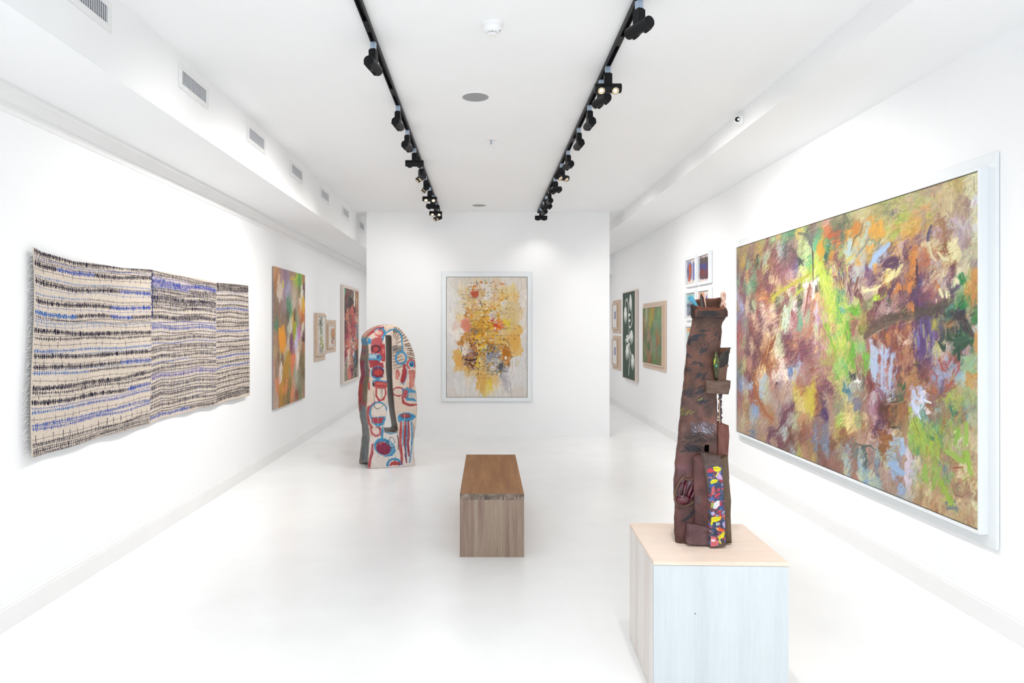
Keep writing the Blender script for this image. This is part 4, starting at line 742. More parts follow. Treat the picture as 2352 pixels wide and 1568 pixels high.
    p.seeds('''40 60 a46068 80;90 40 ac7478 80;140 70 b88480 75;80 130 a46c70 75;150 140 b07460 75;180 90 b0c060 83;130 190 a4a040 50;60 200 a87068 60;190 200 a09040 60;30 270 8c3c24 30;60 330 a06c50 70;130 260 b07c70 40;200 280 9c6858 60;240 60 c4c430 78;290 50 b8c844 80;340 70 a8c030 80;400 60 b8b048 80;420 100 58b020 83;480 80 98b870 83;500 50 80b068 83;250 140 a89c40 78;300 140 c0b850 80;350 150 a8b040 80;400 190 64b020 85;420 230 78b428 85;460 170 a87058 85;530 140 6cb828 88;480 230 a06c54 85;540 230 68b028 88;300 230 94c458 80;340 250 60b85c 80;270 270 88c450 80;360 300 5cac44 75;320 310 a8c050 80;400 280 c0b848 80;370 370 98b848 70;260 360 68a030 60;290 440 a8b050 60
    220 330 c8a058 60;180 350 b0905c 60;230 400 c4b070 50;260 420 c8a45c 50;140 380 8c4c50 60;170 460 6c3450 20;210 480 783c50 20;100 420 9c5c54 60;60 420 883c60 80;430 370 484c48 60;460 400 e8e4e0 80;400 350 605c48 60;500 370 805048 60;440 440 94988c 60;350 470 207088 70;370 510 1c6c88 70;320 420 b8a868 60;380 450 98a890 60;460 340 80605c 60;520 330 8c8c40 60;510 440 6c7464 70;400 580 8090a0 70;450 510 a8a078 70;560 380 843c38 85;570 450 743030 80;530 440 a07860 75
    570 80 a05048 85;600 100 a8b0c8 90;600 220 a0a8b8 90;620 60 783c40 85;640 150 a0a8c4 88;640 260 94acd0 88;630 360 9cb4d4 88;680 170 9c4c44 85;700 120 98a8d4 90;700 300 90a4d0 90;700 430 90a0c8 90;740 150 8ca4d0 86;740 260 b07068 86;780 110 784448 86;770 230 843c38 86;800 280 8ca4cc 84;780 400 90acd8 84;810 170 8498c8 84;830 60 6c3038 80;830 330 74383c 85;670 380 a86c60 88;740 400 a87468 86;640 430 843c34 85;820 440 6c3444 80;660 520 88485c 85;580 560 a06058 85
    30 420 b8843c 83;30 500 b88c20 83;30 580 bc9c24 83;20 660 b89820 83;20 740 b0903c 80;60 560 8c4824 70;90 620 a06038 60;110 560 703c44 45;110 490 844448 45;150 560 a07c68 80;200 560 9c6c5c 80;130 680 503060 40;150 710 482860 40;80 740 8c6050 50;190 660 a47460 80;50 820 786c70 80;110 820 886860 80;40 900 6c7890 80;100 920 805c58 80;160 900 6c6c80 80;60 1000 6c7490 80;150 1000 646c90 80;180 1100 707c98 80;90 1080 784c40 80;60 1150 80645c 80;150 1180 844838 80;40 1060 986c4c 75;220 760 a87c68 80;220 880 a47c5c 80;210 1000 7c4830 75;230 1120 805c50 75;220 1180 8c5848 75
    260 550 948054 60;300 620 848064 75;280 680 7c7c60 75;300 760 98c840 70;280 800 a0c038 60;350 540 c8b868 60;400 640 b89c60 70;340 660 b0a054 60;360 770 dcc868 30;420 730 e0c860 40;390 830 e4cc70 45;420 860 d0b460 50;460 640 6c6880 75;470 720 808060 75;480 800 90a060 75;500 680 986850 75;540 600 9c6c5c 80;560 660 906060 80;520 560 906c58 80;500 760 b07c50 75;540 780 c8a878 80;530 860 9c6440 75;600 600 b0889c 85;640 620 8c5068 85;610 700 a87888 85;640 760 b890a0 85;590 800 9c6050 85;640 560 b0a0a8 85;700 560 784458 60;300 860 8c5430 50;330 900 9c6428 50;280 920 a88838 50;360 960 844c30 50;420 920 a87048 50;300 1000 845428 60;260 880 b89c48 60;400 1000 84503c 60;480 950 a87c60 60;540 940 ac7c64 80;580 960 c8a090 70
    660 840 5c2444 10;650 880 643048 40;700 810 6c3454 20;740 660 602820 60;700 680 6c3040 60;720 630 784030 60;760 700 b06018 70;750 760 703020 60;800 700 8c5c3c 85;830 640 443828 85;810 620 94683c 80;780 560 a0a0b0 30;830 540 8c5c54 60;790 800 6c5034 85;830 780 a07848 85;720 860 a08098 60;760 840 7c4848 40;690 920 8c4820 0;760 940 a05828 0;720 940 984c1c 0;700 1000 9c6044 80;750 1020 a06428 30;700 1070 8c5424 20;720 1110 8c4c28 60;650 950 a87870 85;790 900 d8b890 88;840 900 b89448 85;800 980 90a8b4 85;840 1000 84a0bc 45;790 1080 8cacd0 45
    360 1060 8890a0 60;440 1080 606c68 60;300 1070 94806c 60;350 1160 98a888 60;400 1130 946458 75;440 1180 98644c 75;500 1150 a4b8a8 45;490 1190 7ca4c0 45;540 1130 405450 80;540 1200 485c5c 80;590 1110 a8705c 85;620 1040 a07870 85;600 1200 a0685c 85;660 1120 8ca8a0 88;650 1200 607c98 88;700 1160 b0a46c 88;760 1150 98a8a0 60;740 1220 b0b498 60;800 1210 7ca4d8 45;830 1260 80a4d8 45;780 1290 a47c68 60;700 1260 a87c68 60;330 1240 8c5c44 75;370 1200 94b0b0 45;370 1270 b0b890 60;400 1290 80a4b4 45;450 1240 986050 80;430 1320 9c6c54 80;510 1250 94b0a4 45;500 1320 b4bc98 60;560 1270 7ca0b0 45;570 1340 b0b894 60;620 1330 a4b498 80;560 1380 6c94b8 40;640 1400 98a890 80;690 1400 88a4a0 60;740 1350 a48070 80;720 1440 a07c68 80;800 1400 a47c68 80;830 1460 9c7c60 80;650 1280 6c6c78 85;600 1260 b08c64 85''', (1860, 780, 4.24))
    p.seeds('''60 290 a8a848 20;100 260 a0a040 20;180 230 b49878 20;240 220 a4a060 20;300 200 b08c68 20;380 180 b09074 20;450 150 b49068 20;500 120 c8b878 20;560 110 c0a858 20;620 110 b89c50 20;700 70 c8c088 20;750 60 d0cc98 30;760 130 d0cca0 80;740 190 ccc48c 60;60 340 a08868 20;130 300 b0a058 20;240 290 9ca840 30;300 260 a8b050 30;340 250 b0ac68 30;300 320 c8904c 10;350 330 d09848 10;200 330 b49c70 25;230 390 c49850 30;170 360 b0a05c 30;60 400 a0a850 25;150 400 a8b030 25;90 440 98a828 25;100 480 9cac28 25;40 470 c0a878 30;40 560 90a828 40;60 580 a8a83c 40;180 470 c09c28 30;230 450 d0982c 30;250 500 cc8c28 35;190 540 d09420 40;130 570 d49428 45;210 600 cc9430 50;150 490 c4a050 40
    300 360 b08c68 40;340 420 a8b038 40;360 440 b8a840 50;310 460 a08858 50;330 510 c09438 50;420 200 b89c6c 60;440 260 c0a468 80;400 320 b8a070 80;500 220 c4ac70 80;560 180 c8b47c 80;600 240 c4a868 80;560 280 c8b074 80;480 330 bca06c 80;620 300 a88868 80;700 320 a07c6c 60;700 380 a07860 60;660 380 b0946c 80;540 380 c4ac74 80;640 420 b09090 80;590 440 b8a0a8 80;560 500 b09c90 80;640 490 b8a4b0 85;700 480 a88c90 80;620 560 a88c98 85;700 560 b09890 80;740 500 c8c4c0 85;760 300 d0ccd4 85;760 380 c8c490 85;720 420 c8bc84 85;740 560 c8c8a0 80;700 620 a0807c 60;650 620 ac8c90 60;740 660 b8ac80 80
    450 450 a46c40 20;490 480 9c5c34 80;440 500 b89090 80;410 540 b89490 80;460 560 a87464 60;500 560 8c5038 50;540 560 905840 50;400 480 a87c58 60;370 520 6c4c6c 70;350 590 483868 75;390 590 ac8850 70;260 570 84585c 65;300 560 a88078 60;230 620 744450 60;320 630 cca870 40;60 680 d09c40 60;40 730 c89038 60;100 700 d0a050 60;130 640 b89098 60;170 650 905c68 60;90 620 b48c70 60;110 740 a07060 60;40 800 50284c 20;30 840 6c3858 20;80 780 6c3c50 40;150 750 703c48 120;140 830 8c5c5c 60;220 720 e07c18 50;200 760 d8781c 50;230 820 d86818 50;200 880 e0801c 50;200 940 d87018 50;200 1000 dc7c20 60;180 1050 d06c28 60;170 900 a86c54 60;150 960 a07068 60;250 860 4c2834 88;250 960 50283c 85;270 760 a87868 60
    330 700 c06c38 70;340 750 b85c34 60;300 800 a85848 60;350 820 b05838 40;290 880 a84c38 60;320 860 9c6458 50;380 680 c0ac70 40;360 640 d0c490 40;420 650 c8b880 30;440 720 c86c38 40;420 740 b47858 60;460 690 8c5434 30;500 660 8c5428 40;500 720 884c2c 50;550 670 dcd090 70;580 700 d8cc88 80;540 730 d4c480 60;480 780 ccc080 50;420 800 b09090 60;390 860 b0946c 60;440 860 a8806c 60;400 940 c8b084 60;470 900 ccb888 60;460 960 b09490 60;500 820 c89c68 60;550 810 884428 40;560 780 dcd088 80;590 760 d0c088 80;620 830 b89c78 80;640 790 b0a878 40;680 740 b8b088 40;700 800 bcb490 60;740 820 988880 75;540 880 6c3840 80;530 950 784860 85;570 900 88604c 85;560 1000 d8cc98 60;600 900 d0c498 80;650 880 c8b890 80;630 950 18803c 80;660 960 2a8440 80;700 900 b8a858 85
    100 860 d8cc80 30;60 900 d8cc78 30;30 960 e4bc50 30;50 880 d8c878 30;110 900 805050 50;120 880 8c5450 60;60 1010 ac6848 75;100 1040 d07028 75;60 1060 c86c30 75;110 980 744050 60;30 1060 7c5048 60;10 1140 4c584c 60;130 1080 6c3c48 75;60 1130 a87468 60;130 1150 84505c 60;50 1200 a0706c 50;200 1120 583050 60;220 1060 483058 60;260 1020 50304c 60;300 960 4c3070 60;290 1000 443068 70;360 950 6c3848 60;340 1010 bc8878 30;330 1040 b87864 30;420 1030 b86838 30;400 1060 a05854 30;370 1100 9c5450 30;420 1100 8c4858 30;300 1080 6c384c 50;330 1150 784050 50;290 1170 603070 60;260 1180 542c50 80;420 1170 905c68 40;460 1050 bca080 40;470 1080 dcd090 60;510 1090 e0d898 60;490 1130 6c3468 50;540 1060 50305c 60;560 1030 603c68 60
    200 1220 c46c28 60;220 1260 b87848 40;180 1260 8c5c48 10;140 1280 544034 8;60 1300 5c443c 12;20 1330 584038 12;280 1250 443830 10;350 1230 4c4034 20;420 1200 54483c 25;480 1180 58503c 30;530 1130 888850 40;580 1100 889868 40;620 1080 7c9c70 50;640 1150 307840 60;600 1180 486c50 60;650 1200 18803c 60;560 1210 408878 50;520 1260 2c6454 40;600 1220 589850 40;640 1260 343448 30;580 1290 2c3040 20;640 1310 342c40 30;540 1320 4c4434 30;490 1250 504858 20;440 1270 503048 60;700 1060 c48c28 85;740 950 d08830 85;690 1000 c8a040 85;740 1040 c88438 85;750 1120 c07c30 85;700 1130 589044 70;690 1180 449c40 70;730 1190 806858 60;700 1240 948c60 60;750 1260 3c8438 75;760 1320 288038 75;690 1320 988870 60;660 1380 484444 125;700 1420 40343c 130;740 1440 443838 130;690 1460 508040 60;760 1400 b0b8a8 80
    80 1330 c87c30 75;120 1360 6c3450 60;40 1390 84403c 70;60 1440 c06c30 75;160 1340 9c6048 60;180 1390 d07c34 120;150 1430 904430 60;30 1480 90503c 70;100 1500 a06048 70;200 1460 9c5c58 60;180 1480 d8a890 120;240 1360 582c54 85;280 1340 543458 88;330 1320 503c74 88;260 1440 5854a0 88;300 1420 604c98 88;320 1480 583480 88;360 1440 584078 88;400 1360 a49830 85;430 1330 8c8c58 85;380 1480 c0b060 85;400 1440 684078 85;440 1380 5c5060 80;470 1440 3c4840 40;500 1400 907458 60;540 1360 a06c38 60;580 1400 305840 85;540 1430 284434 60;640 1430 306444 85;610 1400 986c5c 60;550 1480 245038 60;620 1510 24543c 30;680 1490 2c5c40 20;580 1520 a0806c 60;480 1500 c0a884 60;450 1520 2c5044 30;540 1540 98a0b4 60;700 1540 506048 60;740 1490 2c6c3c 80;770 1480 c88838 85;250 1520 5858a0 88;400 1540 b0a868 80;350 1540 6c4480 85;200 1540 b08068 60;60 1550 844030 60''', (2040, 390, 3.823))
    p.seeds('''230 80 502c64 85;280 60 58347c 85;330 50 6c4c88 85;260 160 583878 85;320 140 4c2c68 85;380 130 b8b080 80;360 60 a8a070 80;390 40 b8b460 80;440 40 2c4434 30;430 100 c0a090 60;500 60 b89c88 60;560 60 2c5038 40;620 30 305c3c 20;580 110 1c4834 85;650 60 a08088 60;640 130 98788c 60;690 100 708c60 70;680 40 2c6438 80;720 60 d08c38 88;620 190 88b08c 20;660 190 80b070 20;700 150 98a878 20;600 250 80a8b0 60;570 290 7cb0b8 60;540 230 9090a8 60;500 190 8c94b4 60;470 250 888cac 60;520 310 a88c88 60;580 210 b04038 60;520 150 a84c40 60;460 240 a83c30 75;410 180 a8503c 75;400 240 8890b8 75;430 300 8890b0 75;380 290 8484a8 75;350 270 a85844 60;440 380 6c5478 75;410 400 94686c 75;500 370 a84830 60;350 340 98605c 75;470 420 90504c 60
    30 60 884840 80;100 40 70343c 75;160 60 b07048 75;190 50 904c30 75;60 110 a4584c 80;100 130 984c38 75;40 150 a8b0cc 88;20 260 98b0d0 85;20 340 94acd4 85;60 200 a0604c 80;90 230 74383c 80;130 200 b87c54 70;150 240 7c3c34 70;120 300 94483c 70;60 320 a06c60 80;50 370 904c44 80;130 270 c07c48 70;180 170 ac6848 80;200 220 b07c48 80;230 270 a86c40 80;240 210 584038 10;260 260 60304c 80;300 200 6c3454 80;280 300 7c4440 80;340 220 705060 75;200 310 a46c38 80;160 340 b4744c 60;120 380 a86c48 60;190 420 a4683c 80;260 360 a8683c 80;310 380 a4603c 70;240 470 b07040 70;170 470 b0683c 75;350 450 905040 70
    40 440 b0a0a8 30;30 480 a08c90 30;90 470 2c5c3c 40;120 370 2c5c34 70;80 420 7c7c58 50;60 530 94603c 85;30 560 8c4820 85;100 560 9c5c30 85;140 560 945030 85;40 640 80442c 85;90 620 9c6438 85;140 650 9c6c40 85;20 700 a46840 85;100 710 705c44 60;60 770 a07c50 80;150 720 a07844 80;40 830 9098a4 60;110 780 a4844c 80;140 800 ac7c60 80;220 450 a0b4e0 80;210 530 a8b8dc 75;280 460 a4b4dc 60;260 510 c8bcc8 60;230 570 b4c4e0 60;300 480 c8c8dc 20;330 590 d0b8b0 20;320 540 94643c 60;290 600 5c9c90 60;240 610 b0b8dc 60;390 440 b85c30 60;380 510 884c50 60;430 500 8c6448 60;400 600 809890 70;350 560 985c3c 60;330 640 84644c 60;380 640 a07858 60
    480 460 a0b030 60;530 430 a0a458 50;580 420 a89460 50;630 400 9ca868 60;680 430 98a870 60;700 350 b0a070 80;640 310 a8b8b0 80;690 300 c88c3c 75;650 370 c8943c 75;710 400 c4ac70 80;560 480 a4a440 50;620 480 8ca45c 60;600 530 80984c 60;540 540 94a448 60;490 520 8c9850 60;680 500 8c9c5c 60;660 600 68907c 60;600 600 98784c 60;640 620 a45c3c 60;520 570 307054 120;580 640 6c7458 80;480 600 90784c 60;420 640 787c50 60;500 670 6c8c5c 60;540 640 98804c 60;700 560 90a078 80;700 640 a8a880 80;650 700 a07c50 80;680 720 b08c60 80;480 650 98683c 60
    190 590 a4b428 60;180 640 907c38 70;210 680 a8c020 75;240 720 a0bc20 75;190 740 98a850 75;250 670 94b830 70;300 690 6c9488 60;270 740 7ca840 70;340 690 4c8070 60;390 700 489078 70;330 720 90a068 60;200 800 84b838 70;240 800 9cb82c 75;310 800 98b428 80;330 780 40804c 85;380 790 90b420 80;220 860 80b440 75;280 860 98b028 80;350 860 94b028 85;400 830 98a82c 60;430 820 68944c 60;450 780 607c64 70;440 720 94b030 80;500 700 8ca838 80;560 750 78b828 80;640 740 88b838 85;640 800 90c030 88;560 700 ac9458 80;600 720 b09c68 80;540 800 94b048 75;490 780 a89068 80;580 830 b8b890 80;620 850 b09868 80;700 800 c0a87c 80;710 880 c8c084 60;680 860 b49468 80;450 880 6c9840 60;500 910 8cb438 150;560 950 8cb820 150;600 980 8cc020 90;550 900 b8a078 80;600 910 a8a878 80;640 960 80b42c 100;660 1060 90c028 100;700 960 b4906c 80;700 1060 b89468 80;380 930 8ca83c 85;370 990 8ca838 85;330 910 a8982c 85;410 920 a88c48 80;450 960 a87c58 80;260 930 a4985c 80;240 900 408c60 80
    20 880 a4a890 60;40 940 88a4bc 60;110 870 94b0d0 70;120 900 88a8d4 70;60 1010 80a4cc 30;100 1090 78a0d0 30;30 1060 84a8cc 30;60 880 9c8474 80;80 950 98786c 80;20 990 a49468 80;140 980 a87c64 80;170 950 c8b8c4 80;160 1030 c4b4c8 85;180 1000 c0b0c0 85;200 950 9c7c74 80;210 1050 a8a890 80;150 1120 c4b0c4 88;150 1180 c0a8b8 88;120 1050 a08874 80;60 1150 98705c 80;110 1150 a07868 80;30 1120 a07464 80;100 1220 7c9cc4 60;40 1200 a0806c 80;80 1260 8890a0 60;200 1120 a0aca8 85;190 1200 b0a07c 85;140 1260 a8a090 85;240 1000 c8b88c 80;280 1000 b89464 80;260 1080 b09868 80;300 1080 80b838 92;310 1140 90b830 92;350 1040 b89c60 80;400 1080 84b438 65;370 1160 8ca83c 65;340 1120 b48c5c 80;250 1160 98a040 80;230 1200 b8a474 80;300 1190 b4905c 80;440 1100 a8845c 80;470 1060 60807c 75;510 1110 709068 70;490 1030 889474 75;540 1080 8cb838 100;530 1020 b07050 30;580 1040 b4744c 20;600 1060 d0c48c 60;560 1120 b0905c 80;450 1200 8cb424 115;480 1260 90b424 115;510 1320 98b82c 115;600 1130 a87c54 40;600 1200 b09060 60;590 1250 9c6c4c 20;640 1230 a07450 60;670 1130 a86830 60;640 1080 c8b478 80;690 1180 d0c488 85;700 1260 a8845c 80;560 1200 a87c54 60;640 1280 a07454 60
    270 1260 a47c50 80;330 1250 d0c488 80;300 1300 bc9460 80;350 1300 b08c58 80;380 1250 b08c60 80;410 1300 bc9860 80;420 1220 b08c5c 80;330 1330 b89464 80;400 1350 b48c58 80;460 1330 b08c60 80;440 1400 bc9c68 80;500 1400 b89868 80;560 1420 bca06c 80;530 1280 b89060 80;560 1300 c0ac78 60;600 1330 c0a070 60;660 1330 bc9868 80;700 1340 c8c490 80;620 1400 bc9c68 80;680 1420 b08858 80;700 1480 c0a878 80;660 1480 b07c4c 80;620 1460 b89460 80;560 1460 b48c5c 80;380 1380 a8683c 80''', (2040, 780, 3.564))
    p.zoom(0, 0, 1)
    p.under(.05, .07, .035, 1., (.05, .02)); p.blur(2)
    p.field(5200, 24, .012, 16, .05, .6, .55, .045, .25)
    p.field(10000, 15, .0065, 18, .09, .65, .5, .035, .3)
    p.field(6000, 10, .0045, 22, .12, .6, .4, .02, .3)
    # lights and darks dragged thin over the top
    p.field(8000, 9, .0030, 24, .24, .6, .35, .02, .5)
    R = [(1690, 500), (2244, 1150)]
    p.field(900, 12, .004, 25, .03, .55, .4, .05, .5, region=R, pal=['e0c8a0', 'd8c090', 'e4d4b4', '6c3440', '5a2c30', 'c8b088'], ang=72)
    p.field(260, 14, .004, 20, .03, .7, .4, .05, .5, region=[(1690, 560), (1850, 900)], pal=['5c2830', '703438', 'e0b890', 'c89070'], ang=70)
    p.zoom(1860, 460, 4.61)
    G = '#5cb61c'
    p.lines([([(275, 1070), (310, 1160), (335, 1280)], .014, G), ([(400, 1145), (450, 1170), (520, 1200)], .014, G), ([(385, 1280), (410, 1360), (425, 1480)], .013, G), ([(165, 1300), (200, 1390), (250, 1560)], .012, '#6cb820'), ([(320, 1140), (365, 1170)], .018, '#58a884'),
             ([(20, 500), (35, 560), (35, 860)], .010, '#4c3c3c'), ([(840, 465), (760, 540), (690, 610), (635, 700)], .026, '#86a8d8'), ([(430, 420), (420, 500), (400, 580)], .024, '#98b2b4'), ([(635, 255), (600, 340), (590, 400)], .016, '#94acac'), ([(560, 250), (540, 350), (470, 400), (440, 520)], .010, '#6c6440'),
             ([(740, 470), (680, 420), (620, 410), (590, 470), (520, 560), (490, 600)], .010, '#78806c'), ([(770, 700), (820, 650), (900, 620), (920, 660), (880, 700), (800, 700)], .018, '#50264c'), ([(820, 850), (870, 790), (925, 740)], .026, '#dfd27c'), ([(445, 820), (415, 900), (385, 1020)], .008, '#643048'), ([(410, 920), (435, 1010)], .008, '#5c2848'),
             ([(510, 820), (470, 960)], .009, '#744024'), ([(590, 1440), (650, 1370), (740, 1300), (830, 1260), (925, 1230)], .045, '#5c4438', dict(br=.7)), ([(600, 1450), (680, 1380), (780, 1320), (925, 1280)], .02, '#705848', dict(br=.8)), ([(610, 1470), (700, 1400), (800, 1350)], .008, '#b4a088', dict(br=.8)),
             ([(560, 960), (640, 950), (700, 940), (750, 900)], .012, '#e2d090'), ([(920, 840), (870, 940), (840, 1030)], .010, '#4c2848'), ([(180, 700), (185, 880)], .008, '#8cb020'), ([(120, 640), (140, 720), (200, 900), (230, 1050)], .02, '#b6d228', dict(a=.6)), ([(100, 700), (130, 860), (170, 1000)], .02, '#c0d82c', dict(a=.6))])
    p.field(420, 13, .006, 6, .05, .75, .35, 0, .1, region=[(100, 700), (420, 1560)], pal=['b8d42c', 'c8d83c', 'a4cc30', '8cbc3c', 'd0d050', '60b040', 'e0d868', 'c49c60'], ang=101)
    p.ell(695, 1035, 22, 38, '#b0dc20', .9, rough=4); p.ell(490, 1085, 24, 28, '#b4c060', .8, rough=4)
    p.poly([(90, 430), (135, 425), (160, 520), (130, 640), (80, 560)], '#cf8b12', .75, 2, 8); p.poly([(160, 300), (205, 270), (190, 390), (150, 380)], '#c85a28', .6, 2, 6)
    p.poly([(430, 280), (480, 250), (530, 290), (500, 370), (460, 340)], '#c86c0e', .8, 2, 8); p.poly([(600, 270), (700, 250), (770, 330), (740, 440), (700, 400), (640, 420), (610, 340)], '#d88f18', .5, 3, 14)
    p.zoom(1680, 520, 5.225)
    p.lines([([(965, 210), (975, 400), (980, 660)], .010, '#4a3c3c'), ([(800, 80), (900, 100), (960, 200)], .018, '#54584c', dict(br=.7)), ([(1040, 30), (980, 90), (930, 120)], .014, '#6c5c58', dict(br=.7)), ([(480, 860), (600, 770), (760, 680), (900, 600), (970, 555)], .014, '#b2ac20'), ([(780, 810), (850, 750)], .013, '#b4bc24'),
             ([(225, 260), (180, 420), (140, 600), (120, 760)], .012, '#74484c'), ([(820, 380), (845, 440), (860, 470)], .012, '#303c34'), ([(790, 390), (820, 460)], .012, '#3c4444'), ([(305, 340), (320, 440)], .007, '#2c3c30'), ([(195, 820), (230, 950), (275, 1050)], .008, '#4c4444'), ([(240, 840), (200, 1000), (180, 1300)], .007, '#7c4450'),
             ([(940, 690), (910, 860), (880, 1050)], .014, '#95482f'), ([(985, 900), (955, 1100), (940, 1300)], .022, '#b26a4c', dict(a=.8)), ([(900, 660), (880, 900), (850, 1000)], .03, '#e0ccc0', dict(a=.7, br=.7)), ([(1000, 660), (990, 780), (970, 860)], .02, '#e4e0da', dict(a=.8, br=.6)), ([(640, 1010), (610, 1200), (600, 1260)], .02, '#b6d0b4', dict(br=.6)), ([(668, 990), (660, 1150), (640, 1280)], .018, '#bcd4bc', dict(br=.6)),
             ([(635, 1040), (640, 1080)], .008, '#b88a3c'), ([(665, 1010), (665, 1070)], .006, '#b88a3c')])
    p.zoom(1680, 760, 4.75)
    p.lines([([(235, 500), (260, 620), (290, 740), (340, 840), (400, 920), (450, 965)], .026, '#a0501f', dict(br=.5)), ([(410, 1135), (415, 1095), (500, 1085), (550, 1010), (585, 900), (650, 830), (690, 780)], .018, '#663044', dict(br=.5)), ([(480, 60), (440, 160), (350, 280), (320, 400)], .03, '#94461f', dict(br=.6)),
             ([(180, 1090), (230, 1085), (270, 1130)], .008, '#5c6484'), ([(740, 460), (820, 370), (900, 380)], .02, '#a06c60', dict(br=.7)), ([(780, 660), (850, 520), (900, 400)], .018, '#9c6058', dict(br=.7)), ([(520, 760), (515, 1100)], .006, '#84504c'), ([(490, 560), (495, 575)], .012, '#3c2440'), ([(430, 60), (390, 240), (380, 300)], .006, '#e0b058')])
    p.poly([(860, 640), (925, 480), (920, 700), (890, 920), (850, 880), (800, 860), (790, 740)], '#c9b11e', .6, 3, 10)
    p.zoom(1860, 780, 4.24)
    p.lines([([(60, 460), (100, 520), (155, 560)], .006, '#54304c'), ([(80, 550), (155, 620)], .006, '#54304c'), ([(50, 745), (110, 730), (160, 770)], .006, '#503050'), ([(110, 470), (160, 510), (215, 480)], .01, '#6c3450', dict(br=.7)), ([(120, 680), (165, 730)], .014, '#48285c'),
             ([(450, 1010), (520, 1030), (590, 1030), (640, 1075)], .007, '#445450'), ([(560, 1105), (535, 1110), (550, 1160), (540, 1225)], .009, '#465a54'), ([(680, 740), (700, 620), (740, 690), (770, 640), (720, 680), (690, 660)], .012, '#5c2c20'), ([(750, 690), (740, 760), (780, 820), (760, 860)], .012, '#6a3420'), ([(630, 880), (650, 810), (740, 780), (690, 870), (630, 870)], .016, '#623048', dict(br=.7)),
             ([(690, 920), (790, 935), (800, 955), (690, 970)], .014, '#95501f'), ([(690, 1020), (740, 1030), (690, 1070), (725, 1100)], .012, '#8f5428'), ([(715, 1100), (705, 1240)], .008, '#8f6434'), ([(660, 1000), (655, 1300)], .009, '#6c8c98', dict(a=.7)), ([(770, 560), (790, 530), (800, 590), (840, 540), (846, 600)], .006, '#3c4034'), ([(780, 610), (846, 600)], .007, '#423828'), ([(790, 850), (845, 850)], .007, '#3c3428'),
             ([(240, 60), (260, 180)], .010, '#88b828'), ([(410, 150), (425, 270)], .014, '#5cb020'), ([(525, 80), (535, 200), (550, 310)], .012, '#66b424'), ([(190, 345), (230, 410), (285, 485)], .010, '#90983c'), ([(410, 60), (440, 160)], .012, '#50b020'), ([(385, 320), (400, 360), (440, 330), (430, 390)], .01, '#3c4444'), ([(500, 330), (530, 370), (505, 390)], .008, '#5c5048')])
    for x0 in (800, 815, 830, 842, 700, 712): p.line([(x0, 640), (x0+2, 760+rng.integers(0, 120))], .004, '#4c3424', a=.8)
    for a, b in (((600, 60), (605, 320)), ((650, 110), (632, 400)), ((703, 70), (700, 470)), ((745, 110), (730, 260)), ((800, 150), (775, 430))): p.line([a, b], .016, '#9cb0d6', br=.4, a=.9)
    for _ in range(16): p.ell(rng.uniform(430, 490), rng.uniform(380, 425), 5, 7, '#f2f0ec', .9)
    p.zoom(2040, 390, 3.823)
    p.lines([([(345, 620), (350, 560), (375, 490)], .012, '#453868'), ([(385, 500), (430, 445), (480, 450), (498, 500), (480, 590)], .010, '#9c6434', dict(br=.7)), ([(400, 505), (440, 470), (475, 480), (480, 530)], .008, '#a06c40', dict(br=.7)), ([(130, 740), (160, 780), (178, 797)], .008, '#5c3040'), ([(100, 760), (60, 920), (10, 1120)], .012, '#5c3448', dict(br=.5)),
             ([(248, 790), (250, 900), (262, 980)], .014, '#482834'), ([(0, 1310), (120, 1290), (260, 1270), (380, 1230), (500, 1170), (560, 1130)], .032, '#50413a', dict(br=.8)), ([(0, 1340), (120, 1310), (250, 1290)], .012, '#6c5c50', dict(br=.8)), ([(560, 1250), (640, 1300), (690, 1400), (740, 1450)], .036, '#3c3038', dict(br=.7)),
             ([(360, 650), (380, 760), (420, 800)], .012, '#d2c692', dict(br=.5)), ([(530, 650), (575, 670), (590, 750), (560, 800)], .02, '#dcd290', dict(br=.5)), ([(440, 730), (480, 780), (530, 790)], .014, '#d6ca90'), ([(0, 970), (50, 930), (100, 880)], .022, '#dccf7c', dict(br=.5)), ([(450, 1050), (475, 1110)], .014, '#e0d498'), ([(510, 1075), (512, 1115)], .01, '#e4dca4'),
             ([(490, 1400), (490, 1460)], .006, '#2c4838'), ([(520, 1390), (530, 1480), (580, 1500)], .012, '#2a4634'), ([(600, 1380), (600, 1460)], .008, '#2a4634'), ([(635, 1350), (638, 1470)], .008, '#2c4c38'), ([(590, 1500), (640, 1490), (700, 1500)], .026, '#2e5a40'), ([(445, 1510), (470, 1550), (500, 1560)], .012, '#2c4c40'), ([(750, 60), (753, 185)], .004, '#a87838'), ([(735, 900), (745, 1100), (740, 1200)], .01, '#cc8030'), ([(765, 1440), (768, 1560)], .012, '#cc8c3c')])
    for q in ((230, 720), (205, 890), (235, 820), (195, 1000), (180, 1050), (105, 1040), (215, 1225), (430, 1020)): p.ell(q[0], q[1], 16, 26, '#df7a1c', .75, 2, 8, rot=.4)
    for q in ((630, 952), (658, 960)): p.ell(q[0], q[1], 6, 11, '#1c823c', .9)
    for k in range(26): x = rng.uniform(230, 400); y = rng.uniform(1320, 1500); p.line([(x, y), (x+4, y+rng.uniform(40, 130))], .008, ['#584a92', '#48306c', '#6c58a0', '#5c2c54', '#a8a04c'][k % 5], a=.8)
    p.zoom(2040, 780, 3.564)
